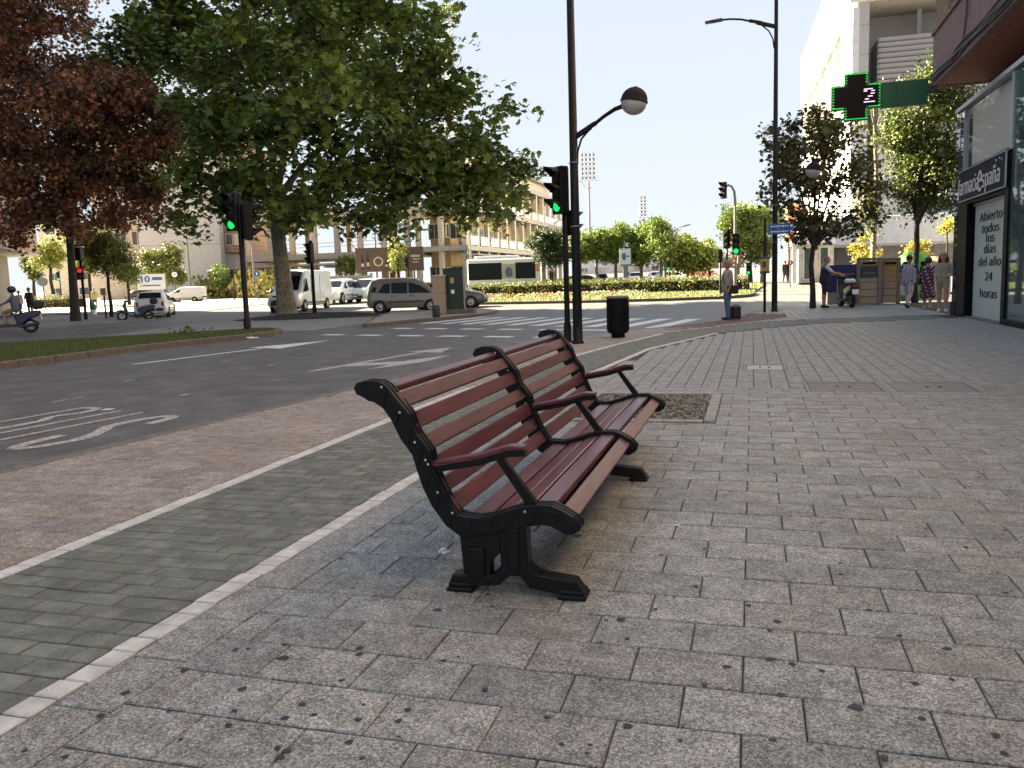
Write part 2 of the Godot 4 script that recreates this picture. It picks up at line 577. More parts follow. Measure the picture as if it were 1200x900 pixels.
	mat("helmet", lin(0.012, 0.012, 0.013), 0.2)

func grain_texture() -> ImageTexture:       # painted boards: faint lengthwise grain
	var out := PackedByteArray()
	var w := 512
	out.resize(w * w * 3)
	var n := noise(0.02, FastNoiseLite.TYPE_SIMPLEX_SMOOTH, 3, 61)
	for y in w:
		for x in w:
			var v := 0.84 + 0.26 * n.get_noise_2d(x * 0.35, y * 9.0) + 0.10 * n.get_noise_2d(x * 4.0, y * 4.0 + 900.0)
			var b := int(clampf(v, 0, 1) * 255.0)
			var i := (y * w + x) * 3
			out[i] = b; out[i + 1] = b; out[i + 2] = b
	return ImageTexture.create_from_image(Image.create_from_data(w, w, false, Image.FORMAT_RGB8, out))

func brick_texture() -> ImageTexture:       # brickwork too far off to tell the bricks apart
	var w := 512
	var out := PackedByteArray()
	out.resize(w * w * 3)
	var r := RandomNumberGenerator.new()
	r.seed = 71
	var tones := []
	for k in 400: tones.append(0.74 + 0.24 * r.randf())
	for y in w:
		var row := y / 32
		for x in w:
			var xx := (x + (32 if row % 2 else 0)) % w
			var v: float = tones[(row * 17 + xx / 64) % 400]
			if y % 32 < 4 or xx % 64 < 4: v = 0.98
			v += 0.06 * (r.randf() - 0.5)
			var b := int(clampf(v, 0, 1) * 255.0)
			var i := (y * w + x) * 3
			out[i] = b; out[i + 1] = b; out[i + 2] = b
	return ImageTexture.create_from_image(Image.create_from_data(w, w, false, Image.FORMAT_RGB8, out))

# ---------------------------------------------------------------- ground and paving
func make_ground():
	var road := setting("road")
	var s := mb()
	var zs := [80.0, 0.0, -38.0, -60.0, -90.0, -130.0, -208.0, -500.0, -2500.0]
	for i in zs.size() - 1:
		var y0 := road_y(zs[i])
		var y1 := road_y(zs[i + 1])
		quad(s, Vector3(-1500, y0, zs[i]), Vector3(1500, y0, zs[i]), Vector3(1500, y1, zs[i + 1]), Vector3(-1500, y1, zs[i + 1]))
	obj("carriageway", s, M.asphalt, road)

const KERB := [Vector2(-5.9, 5), Vector2(-5.36, -4.7), Vector2(-4.9, -9.1), Vector2(-4.5, -13.3), Vector2(-4.18, -16.9), Vector2(-3.5, -19.3), Vector2(-2.4, -21.2), Vector2(-1.3, -23.2), Vector2(-0.55, -25.6), Vector2(-0.2, -28.6), Vector2(0.2, -30.2), Vector2(1.2, -31.9), Vector2(3.0, -33.4), Vector2(14, -36.5)]

func kerb_x(z: float) -> float:
	for i in KERB.size() - 1:
		if z <= KERB[i].y and z >= KERB[i + 1].y:
			return lerpf(KERB[i].x, KERB[i + 1].x, (z - KERB[i].y) / (KERB[i + 1].y - KERB[i].y))
	return -5.9

var lane_r: Curve2D
var lane_l: Curve2D

func lane_edge(c: Curve2D, z: float) -> float:
	var lo := 0.0
	var hi := c.get_baked_length()
	for k in 22:
		var m := (lo + hi) * 0.5
		if c.sample_baked(m).y > z: lo = m
		else: hi = m
	return c.sample_baked(lo).x

func in_frame(p: Vector3, margin := 30.0) -> bool:
	var c := view_basis.inverse() * (p - EYE)
	if c.z > -0.3: return false
	var u := 600.0 - FOCAL * c.x / c.z
	var v := 450.0 + FOCAL * c.y / c.z
	return u > -margin and u < 1200 + margin and v > -margin and v < 900 + margin

var stone_cache := {}
func stone_mesh(w: float, d: float) -> Mesh:
	var key := "%d_%d" % [roundi(w * 500), roundi(d * 500)]
	if not stone_cache.has(key):
		var s := mb()
		var h := 0.05
		var c := 0.004
		var x := w * 0.5
		var z := d * 0.5
		var t := [Vector3(-x + c, 0, -z + c), Vector3(x - c, 0, -z + c), Vector3(x - c, 0, z - c), Vector3(-x + c, 0, z - c)]
		var m := [Vector3(-x, -c, -z), Vector3(x, -c, -z), Vector3(x, -c, z), Vector3(-x, -c, z)]
		quad(s, t[0], t[1], t[2], t[3])
		for i in 4:
			var j := (i + 1) % 4
			quad(s, t[i], t[j], m[j], m[i])
			quad(s, m[i], m[j], m[j] + Vector3(0, c - h, 0), m[i] + Vector3(0, c - h, 0))
		s.generate_normals()
		stone_cache[key] = s.commit()
	return stone_cache[key]

# list: [x, z, width, depth, turn]; the nearest ones become pieces of their own, the rest one mass
func lay(parent: Node3D, called: String, mass: String, list: Array, mats: Array, far_mat: Material, most: int):
	var seen := []
	var rest := []
	for e in list:
		if in_frame(Vector3(e[0], 0, e[1])): seen.append(e)
		else: rest.append(e)
	seen.sort_custom(func(a, b): return a[0] * a[0] + a[1] * a[1] < b[0] * b[0] + b[1] * b[1])
	for i in seen.size():
		var e: Array = seen[i]
		if i < most:
			var p := Vector3(e[0], rng.randfn(0.0, 0.0009), e[1])
			put(called, stone_mesh(e[2], e[3]), mats[rng.randi() % mats.size()], parent, T(p, e[4] + rng.randfn(0, 0.003), rng.randfn(0, 0.0028), rng.randfn(0, 0.0028)))
		else: rest.append(e)
	var groups := {}
	for e in rest:
		var k := "%d_%d" % [roundi(e[2] * 500), roundi(e[3] * 500)]
		if not groups.has(k): groups[k] = []
		groups[k].append(e)
	var s := mb()
	for k in groups:
		var mesh: Mesh = stone_mesh(groups[k][0][2], groups[k][0][3])
		var arr := mesh.surface_get_arrays(0)
		var vs: PackedVector3Array = arr[Mesh.ARRAY_VERTEX]
		for e in groups[k]:
			var t := 0.86 + 0.28 * rng.randf()
			var wv := rng.randfn(0, 0.02)
			s.set_color(Color(t + wv, t, t - wv))
			var xf := T(Vector3(e[0], rng.randfn(0.0, 0.0009), e[1]), e[4] + rng.randfn(0, 0.003), rng.randfn(0, 0.002), rng.randfn(0, 0.002))
			for v in vs: s.add_vertex(xf * v)
	if not rest.is_empty():
		obj(mass, s, far_mat, parent).set_meta("kind", "stuff")

const PIT := Rect2(-1.58, -8.87, 1.17, 1.63)
const COVERS := [Rect2(0.56, -10.05, 0.80, 0.82), Rect2(1.46, -10.05, 0.80, 0.82), Rect2(-0.12, -11.95, 0.56, 0.62)]

# a flag cut to fit round the tree pit and the covers
func add_flag(list: Array, x: float, z: float, w: float, d: float):
	var todo := [Rect2(x - w * 0.5, z - d * 0.5, w, d)]
	for h in [PIT.grow(0.108), COVERS[0].grow(0.004), COVERS[1].grow(0.004), COVERS[2].grow(0.004)]:
		var next := []
		for r in todo:
			if not r.intersects(h):
				next.append(r)
				continue
			var i: Rect2 = r.intersection(h)
			if i.position.x > r.position.x: next.append(Rect2(r.position.x, r.position.y, i.position.x - r.position.x, r.size.y))
			if i.end.x < r.end.x: next.append(Rect2(i.end.x, r.position.y, r.end.x - i.end.x, r.size.y))
			if i.position.y > r.position.y: next.append(Rect2(i.position.x, r.position.y, i.size.x, i.position.y - r.position.y))
			if i.end.y < r.end.y: next.append(Rect2(i.position.x, i.end.y, i.size.x, r.end.y - i.end.y))
		todo = next
	for r in todo:
		if r.size.x > 0.025 and r.size.y > 0.025:
			var c: Vector2 = r.get_center()
			list.append([c.x, c.y, r.size.x, r.size.y, 0.0])

var lane_poly := PackedVector2Array()
func in_lane(x: float, z: float) -> bool:
	if lane_poly.is_empty():
		for i in 60: lane_poly.append(lane_r.sample_baked(lane_r.get_baked_length() * i / 59.0))
		for i in 60: lane_poly.append(lane_l.sample_baked(lane_l.get_baked_length() * (59 - i) / 59.0))
	return Geometry2D.is_point_in_polygon(Vector2(x, z), lane_poly)

func make_paving():
	lane_r = Curve2D.new()
	for e in [[-2.09, 4, 0, 2], [-2.09, -10.5, 0, 1.2], [-1.72, -14.85, 0.18, 1.4], [-0.72, -18.73, 0.45, 1.2], [1.2, -21.6, 0.9, 0.7], [5.2, -23.4, 1.5, 0.4]]:
		lane_r.add_point(Vector2(e[0], e[1]), Vector2(-e[2], e[3]), Vector2(e[2], -e[3]))
	lane_l = Curve2D.new()
	for e in [[-3.26, 4, 0, 2], [-3.26, -9.0, 0, 1.5], [-2.8, -13.69, 0.2, 1.2], [-1.94, -18.62, 0.4, 1.4], [0.2, -23.0, 0.8, 0.8], [5.2, -25.0, 1.5, 0.4]]:
		lane_l.add_point(Vector2(e[0], e[1]), Vector2(-e[2], e[3]), Vector2(e[2], -e[3]))
	var walk := setting("sidewalk")
	var s := mb()
	var pts: Array = KERB.duplicate()
	pts.append(Vector2(14, 5))
	slab(s, pts, -0.30, -0.011)
	obj("bedding", s, M.joint, walk)
	# kerb stones
	var curve := Curve2D.new()
	for p in KERB: curve.add_point(p)
	var len := curve.get_baked_length()
	var a := 0.0
	while a < len - 0.5:
		var p0 := curve.sample_baked(a)
		var p1 := curve.sample_baked(a + 0.985)
		var ks := mb()
		var c := (p0 + p1) * 0.5
		var dir := (p1 - p0).normalized()
		var out := Vector2(dir.y, -dir.x)
		c -= out * 0.07
		var b := Basis(Vector3(out.x, 0, out.y), Vector3.UP, Vector3(dir.x, 0, dir.y))
		bx(ks, Vector3.ZERO, Vector3(0.15, 0.26, p0.distance_to(p1)), 0.012)
		if c.y < 3.0:
			obj("kerb_stone", ks, M.kerb, walk, Transform3D(b, Vector3(c.x, -0.128, c.y)))
		a += 0.995
	# granite flags: a border course along the cycle lane, then a running bond
	var flags := []
	var z := 2.2
	while z > -11.4:
		if z > -10.5: flags.append([-1.972, z - 0.17, 0.212, 0.336, 0.0])
		z -= 0.343
	for k in range(-18, 30):
		var zc := -2.21 - 0.2425 * (k + 0.5)
		var x0 := 0.489 if k % 2 == 0 else 0.317
		for i in range(-8, 16):
			var l := x0 + 0.343 * i
			var r := l + 0.343
			if r < -1.80 or l > 5.18: continue
			l = maxf(l, -1.862)
			r = minf(r, 5.2)
			if r - l < 0.05: continue
			var w := r - l - 0.0045
			add_flag(flags, (l + r) * 0.5, zc, w, 0.2325)
	# beyond the tree pit the flags are smaller and stand joint above joint
	var zz := -2.21 - 0.2425 * 30
	while zz > -33.2:
		var x := 5.2
		while x > -3.0:
			var xc := x - 0.096
			var zc := zz - 0.121
			var ok := xc - 0.1 > kerb_x(zc) + 0.16 and not in_red(xc, zc)
			for e in [Vector2(-0.085, -0.1), Vector2(0.085, -0.1), Vector2(-0.085, 0.1), Vector2(0.085, 0.1)]:
				if in_lane(xc + e.x, zc + e.y): ok = false
			if zc > -20.0 and xc < lane_edge(lane_r, zc): ok = false
			if ok: add_flag(flags, xc, zc, 0.184, 0.235)
			x -= 0.192
		zz -= 0.2425
	var mats := []
	for k in 7: mats.append(M["flag%d" % k])
	lay(walk, "paving_stone", "far_paving_stones", flags, mats, M.flag_far, 300)
	# border stones of the tree pit
	for e in [[Vector3(-0.355, -0.012, -8.05), Vector3(0.10, 0.06, 1.74)], [Vector3(-1.0, -0.012, -8.925), Vector3(1.18, 0.06, 0.10)], [Vector3(-1.0, -0.012, -7.185), Vector3(1.18, 0.06, 0.10)], [Vector3(-1.635, -0.012, -8.05), Vector3(0.10, 0.06, 1.74)]]:
		var bs := mb()
		bx(bs, Vector3.ZERO, e[1], 0.005)
		obj("border_stone", bs, M.flag3, walk, T(e[0]))
	# red tactile tiles at the crossing
	var reds := []
	for i in range(-24, 12):
		for j in range(0, 44):
			var rx := i * 0.2
			var rz := -20.0 - j * 0.2
			if in_red(rx, rz) and rx - 0.1 > kerb_x(rz) + 0.15: reds.append([rx, rz, 0.194, 0.194, 0.0])
	lay(walk, "red_tile", "red_tiles", reds, [M.red_tile], M.red_tile, 60)
	# dark flattened spots of chewing gum and grime
	var gum := mb()
	var g := RandomNumberGenerator.new()
	g.seed = 77
	for k in 170:
		var p := gp(g.randf_range(20, 1190), 520.0 + 370.0 * pow(g.randf(), 0.9))
		if p.x < -1.95 or p.z > -1.2: continue
		var r := g.randf_range(0.006, 0.016)
		if g.randf() < 0.1: r *= 1.5
		var y := 0.0022
		var ring := []
		for i in 9:
			var t := TAU * i / 9.0
			ring.append(p + Vector3(cos(t) * g.randf_range(0.7, 1.2), 0, sin(t) * g.randf_range(0.7, 1.2)) * r + Vector3(0, y, 0))
		for i in 9: tri(gum, p + Vector3(0, y + 0.0012, 0), ring[i], ring[(i + 1) % 9])
	obj("gum_spots", gum, M.gum, walk).set_meta("kind", "stuff")
	# strip of pinkish flags between cycle lane and kerb
	var strip := setting("kerbside_pavement")
	var pinks := []
	for k in range(-18, 78):
		var zc := -2.21 - 0.2425 * (k + 0.5)
		var left := kerb_x(zc) + 0.155
		var right := lane_edge(lane_l, zc) - 0.115
		var i := 0
		var r := right
		if k % 2: r += 0.17
		while r > left + 0.04:
			var rr := minf(r, right)
			var l := maxf(r - 0.343, left)
			if rr - l > 0.05: pinks.append([(l + rr) * 0.5, zc, rr - l - 0.003, 0.2385, 0.0])
			r -= 0.343
	var pm := []
	for k in 7: pm.append(M["pink%d" % k])
	lay(strip, "paving_stone", "far_paving_stones", pinks, pm, M.pink_far, 260)
	# cycle lane: grey-green blocks between two lines of white blocks
	var lane := setting("cycle_lane")
	var blocks := []
	var n := 0
	zz = 2.2
	while zz > -24.5:
		var l := lane_edge(lane_l, zz)
		var r := lane_edge(lane_r, maxf(zz, -23.2))
		var dx := lane_edge(lane_l, zz - 0.4) - l
		var turn := -atan2(dx, 0.4) if zz < -10.0 else 0.0
		var x := l + 0.004
		if n % 2: x -= 0.107
		while x < r - 0.12:
			var a0 := maxf(x, l + 0.004)
			var a1 := minf(x + 0.211, r - 0.105 if zz > -18.7 else r)
			if a1 - a0 > 0.04: blocks.append([(a0 + a1) * 0.5, zz, a1 - a0 - 0.0025, 0.1055, turn * 0.0])
			x += 0.215
		zz -= 0.1135
		n += 1
	var lm := []
	for k in 7: lm.append(M["lane%d" % k])
	lay(lane, "lane_block", "far_lane_blocks", blocks, lm, M.lane_far, 300)
	var whites := []
	zz = 2.2
	while zz > -18.7:
		for e in [[lane_r, -0.05], [lane_l, -0.053]]:
			var c: Curve2D = e[0]
			var x0 := lane_edge(c, zz)
			var t := atan2(lane_edge(c, zz - 0.3) - x0, 0.3)
			whites.append([x0 + e[1] + rng.randfn(0, 0.002), zz, 0.102, 0.1065 / cos(t), -t])
		zz -= 0.1135
	lay(lane, "white_block", "far_white_blocks", whites, [M.white_paver], M.white_paver, 250)
	# the tree pit's filling
	var pit := mb()
	var c := PIT.get_center()
	bx(pit, Vector3(c.x, -0.037, c.y), Vector3(PIT.size.x, 0.06, PIT.size.y))
	var po := setting("tree_pit_soil")
	obj("soil", pit, M.soil, po)
	var chip := mb()
	chip.set_color(Color.WHITE)
	bx(chip, Vector3.ZERO, Vector3(1.0, 0.45, 0.55), 0.14)
	chip.generate_normals()
	var xs := []
	var cols := []
	for k in 3000:
		var sc := rng.randf_range(0.018, 0.045)
		xs.append(Transform3D(Basis.from_euler(Vector3(rng.randfn(0, 0.5), rng.randf() * TAU, rng.randfn(0, 0.5))).scaled(Vector3.ONE * sc), Vector3(rng.randf_range(PIT.position.x, PIT.end.x), -0.007 + rng.randf() * 0.012, rng.randf_range(PIT.position.y, PIT.end.y))))
		var t := rng.randf_range(0.06, 0.30)
		cols.append(Color(t * 1.12, t, t * 0.80))
	var cm := mat("chips", Color.WHITE, 0.9)
	cm.vertex_color_use_as_albedo = true
	multi("gravel", chip.commit(), cm, xs, cols, po)
	# covers in the pavement
	for i in 3:
		var r: Rect2 = COVERS[i]
		var rc := r.get_center()
		var o := thing("manhole_cover", ["dull grey square cover set in the paving next to the dark one", "dark grey square cover set in the paving", "small pale metal cover set in the paving past the tree pit"][i], "manhole cover", Vector3(rc.x, 0, rc.y), 0.0, "covers in the paving")
		var fs := mb()
		for sx in [-1, 1]:
			bx(fs, Vector3(sx * (r.size.x * 0.5 - 0.02), -0.02, 0), Vector3(0.04, 0.046, r.size.y), 0.004)
			bx(fs, Vector3(0, -0.02, sx * (r.size.y * 0.5 - 0.02)), Vector3(r.size.x - 0.082, 0.045, 0.04), 0.004)
		obj("frame", fs, M.mid_grey, o)
		var ps := mb()
		bx(ps, Vector3(0, -0.022, 0), Vector3(r.size.x - 0.095, 0.04, r.size.y - 0.095), 0.004)
		obj("plate", ps, [M.stone_dark, M.mid_grey, M.light_grey][i], o)
		for sx in [-1, 1]:
			var hs := mb()
			bx(hs, Vector3(sx * 0.06, 0.0, 0), Vector3(0.03, 0.006, 0.09))
			obj("lifting_slot", hs, M.post_black, o)

func in_red(x: float, z: float) -> bool:
	return Geometry2D.is_point_in_polygon(Vector2(x, z), PackedVector2Array([Vector2(-2.3, -20.3), Vector2(-1.6, -22.8), Vector2(-0.6, -25.3), Vector2(-0.3, -28.4), Vector2(0.98, -27.3), Vector2(0.9, -25.2), Vector2(0.15, -23.6), Vector2(-0.85, -21.6), Vector2(-1.62, -20.05)]))

# ---------------------------------------------------------------- paint on the road
func paint(parent: Node, pts: Array, m: Material, h := 0.004):
	var s := sheet(pts, 0.0)
	obj("road_marking", s, m, parent, T(Vector3(0, -0.10 + h, 0)))

func stroke(parent: Node, pts: Array, w: float, m: Material):
	var s := mb()
	for i in pts.size() - 1:
		var a: Vector2 = pts[i]
		var b: Vector2 = pts[i + 1]
		var k := (b - a).normalized()
		var o := Vector2(-k.y, k.x) * w * 0.5
		quad(s, Vector3(a.x - o.x, 0, a.y - o.y), Vector3(b.x - o.x, 0, b.y - o.y), Vector3(b.x + o.x, 0, b.y + o.y), Vector3(a.x + o.x, 0, a.y + o.y))
	obj("road_marking", s, m, parent, T(Vector3(0, -0.0955, 0)))

func smooth_line(pts: Array, n := 6) -> Array:
	var out := []
	for i in pts.size() - 1:
		var p0: Vector2 = pts[maxi(i - 1, 0)]
		var p3: Vector2 = pts[mini(i + 2, pts.size() - 1)]
		for k in n: out.append(pts[i].cubic_interpolate(pts[i + 1], p0, p3, float(k) / n))
	out.append(pts[-1])
	return out

func make_markings():
	var r := get_node("road")
	var o: Material = M.old_paint
	# BUS, stretched along the lane
	stroke(r, smooth_line([Vector2(-6.54, -6.44), Vector2(-6.53, -6.02), Vector2(-6.43, -5.80), Vector2(-6.28, -5.92), Vector2(-6.17, -6.30), Vector2(-6.29, -6.68), Vector2(-6.43, -6.95), Vector2(-6.41, -7.35), Vector2(-6.25, -7.62), Vector2(-6.12, -7.52), Vector2(-6.09, -7.14)]), 0.14, o)
	stroke(r, [Vector2(-7.47, -5.3), Vector2(-7.34, -6.46), Vector2(-7.17, -7.94)], 0.075, o)
	stroke(r, [Vector2(-7.12, -5.2), Vector2(-6.99, -6.14), Vector2(-6.77, -7.84)], 0.075, o)
	stroke(r, smooth_line([Vector2(-7.47, -5.3), Vector2(-7.40, -5.0), Vector2(-7.2, -4.95), Vector2(-7.12, -5.2)]), 0.075, o)
	stroke(r, [Vector2(-8.27, -5.4), Vector2(-8.02, -7.07), Vector2(-7.88, -8.12)], 0.075, o)
	stroke(r, smooth_line([Vector2(-7.88, -8.10), Vector2(-7.62, -8.06), Vector2(-7.55, -7.75), Vector2(-7.68, -7.45), Vector2(-7.56, -7.1), Vector2(-7.70, -6.3), Vector2(-7.95, -5.7), Vector2(-8.2, -5.6)]), 0.12, o)
	paint(r, [Vector2(-7.50, -8.08), Vector2(-7.38, -8.1), Vector2(-7.34, -7.98), Vector2(-7.46, -7.94)], M.road_paint)
	# arrows
	paint(r, [Vector2(-7.12, -12.1), Vector2(-6.93, -12.15), Vector2(-6.42, -15.56), Vector2(-6.57, -15.62)], M.old_paint)
	paint(r, [Vector2(-6.83, -15.72), Vector2(-6.26, -16.8), Vector2(-6.02, -15.45)], M.old_paint, 0.0045)
	paint(r, [Vector2(-6.93, -12.75), Vector2(-6.80, -13.35), Vector2(-6.0, -13.78), Vector2(-5.97, -13.2)], M.old_paint, 0.005)
	paint(r, [Vector2(-6.12, -12.3), Vector2(-5.6, -13.6), Vector2(-5.58, -14.95), Vector2(-6.05, -13.9)], M.old_paint, 0.0055)
	paint(r, [Vector2(-11.76, -13.4), Vector2(-11.62, -13.4), Vector2(-11.08, -17.0), Vector2(-11.24, -17.05)], M.road_paint)
	paint(r, [Vector2(-11.66, -17.3), Vector2(-10.69, -19.5), Vector2(-10.58, -16.9), Vector2(-11.1, -17.1)], M.road_paint, 0.0045)
	# broken lines before the crossing
	for k in 7:
		for e in [[Vector2(-11.87, -21.85), Vector2(1.42, 0.465)], [Vector2(-10.85, -24.62), Vector2(1.35, 0.50)]]:
			var c: Vector2 = e[0] + e[1] * k
			if c.x > -4.1: continue
			var d: Vector2 = e[1].normalized() * 0.42
			var q := Vector2(0.04, -0.2)
			paint(r, [c - d - q, c + d - q, c + d + q, c - d + q], M.road_paint)
	# zebra crossing
	for k in 10:
		var a := Vector2(-11.6 + 0.97 * k, -27.6 + 0.55 * k)
		var b := a + Vector2(0.85, -4.6)
		paint(r, [a, a + Vector2(0.47, 0.1), b + Vector2(0.47, 0.1), b], M.road_paint)
	# joint between two asphalt lanes
	var s := mb()
	var prev := Vector2(-9.9, -8.0)
	for p in [Vector2(-9.52, -10.58), Vector2(-8.95, -14.5), Vector2(-7.82, -19.94)]:
		quad(s, Vector3(prev.x - 0.03, 0, prev.y), Vector3(prev.x + 0.03, 0, prev.y), Vector3(p.x + 0.03, 0, p.y), Vector3(p.x - 0.03, 0, p.y))
		prev = p
	obj("asphalt_joint", s, M.asphalt_seam, r, T(Vector3(0, -0.0972, 0)))
	# remnants of old paint
	var gg := RandomNumberGenerator.new()
	gg.seed = 66
	for e in [[228, 416], [264, 423], [96, 420], [70, 470], [92, 466], [318, 428], [150, 446], [215, 463]]:
		var q := gp(e[0], e[1], -0.10)
		var pts := []
		for k in 8:
			var a := TAU * k / 8.0
			pts.append(Vector2(q.x + cos(a) * gg.randf_range(0.02, 0.06), q.z + sin(a) * gg.randf_range(0.06, 0.20)))
		paint(r, pts, M.old_paint)
	# worn lane lines of the far carriageway
	for e in [[Vector2(-25, -14), Vector2(-17.5, -34)], [Vector2(-29, -20), Vector2(-26.5, -36)]]:
		stroke(r, [e[0], e[1]], 0.14, M.old_paint)

# ---------------------------------------------------------------- medians, island, verges
func tuft_mesh() -> Mesh:
	var s := mb()
	var g := RandomNumberGenerator.new()
	g.seed = 3
	s.set_color(Color.WHITE)
	for k in 7:
		var a := g.randf() * TAU
		var b := Vector3(g.randf_range(-0.04, 0.04), 0, g.randf_range(-0.04, 0.04))
		var tip := b + Vector3(cos(a) * 0.035, g.randf_range(0.045, 0.085), sin(a) * 0.035)
		var w := Vector3(-sin(a), 0, cos(a)) * 0.006
		tri(s, b - w, b + w, tip)
	s.generate_normals()
	return s.commit()

func grass_on(parent: Node, poly: Array, y: float, count: int, tone: Color, height_of: Callable, scale := 1.0):
	var p := PackedVector2Array()
	var lo := Vector2(1e9, 1e9)
	var hi := Vector2(-1e9, -1e9)
	for q in poly:
		p.append(q)
		lo = lo.min(q); hi = hi.max(q)
	var xs := []
	var cols := []
	var tries := 0
	while xs.size() < count and tries < count * 5:
		tries += 1
		var q := Vector2(rng.randf_range(lo.x, hi.x), rng.randf_range(lo.y, hi.y))
		if not Geometry2D.is_point_in_polygon(q, p): continue
		var yy: float = y + height_of.call(q.y)
		if not in_frame(Vector3(q.x, yy, q.y), 220.0): continue
		xs.append(Transform3D(Basis(Vector3.UP, rng.randf() * TAU).scaled(Vector3.ONE * scale * rng.randf_range(0.7, 1.25)), Vector3(q.x, yy, q.y)))
		var t := rng.randf_range(0.75, 1.3)
		cols.append(Color(tone.r * t * rng.randf_range(0.85, 1.2), tone.g * t, tone.b * t))
	multi("grass", tuft_mesh(), M.blade, xs, cols, parent)

func ring_kerb(parent: Node, pts: Array, closed: bool, m: Material, top: Callable, w := 0.16, h := 0.16):
	var curve := Curve2D.new()
	for q in pts: curve.add_point(q)
	if closed: curve.add_point(pts[0])
	var a := 0.0
	var l := curve.get_baked_length()
	while a < l - 0.3:
		var p0 := curve.sample_baked(a)
		var p1 := curve.sample_baked(minf(a + 0.98, l))
		if in_frame(Vector3(p0.x, 0, p0.y), 500.0) and p0.distance_to(p1) > 0.1:
			var s := mb()
			var y: float = top.call((p0.y + p1.y) * 0.5)
			bar(s, Vector3(p0.x, y - h, p0.y), Vector3(p1.x, y - h, p1.y), w, h * 2.0, Vector3.UP, 0.015)
			obj("kerb_stone", s, m, parent)
		a += 0.99

func flat_zero(_z: float) -> float: return 0.0
func road_h(z: float) -> float: return road_y(z) + 0.1

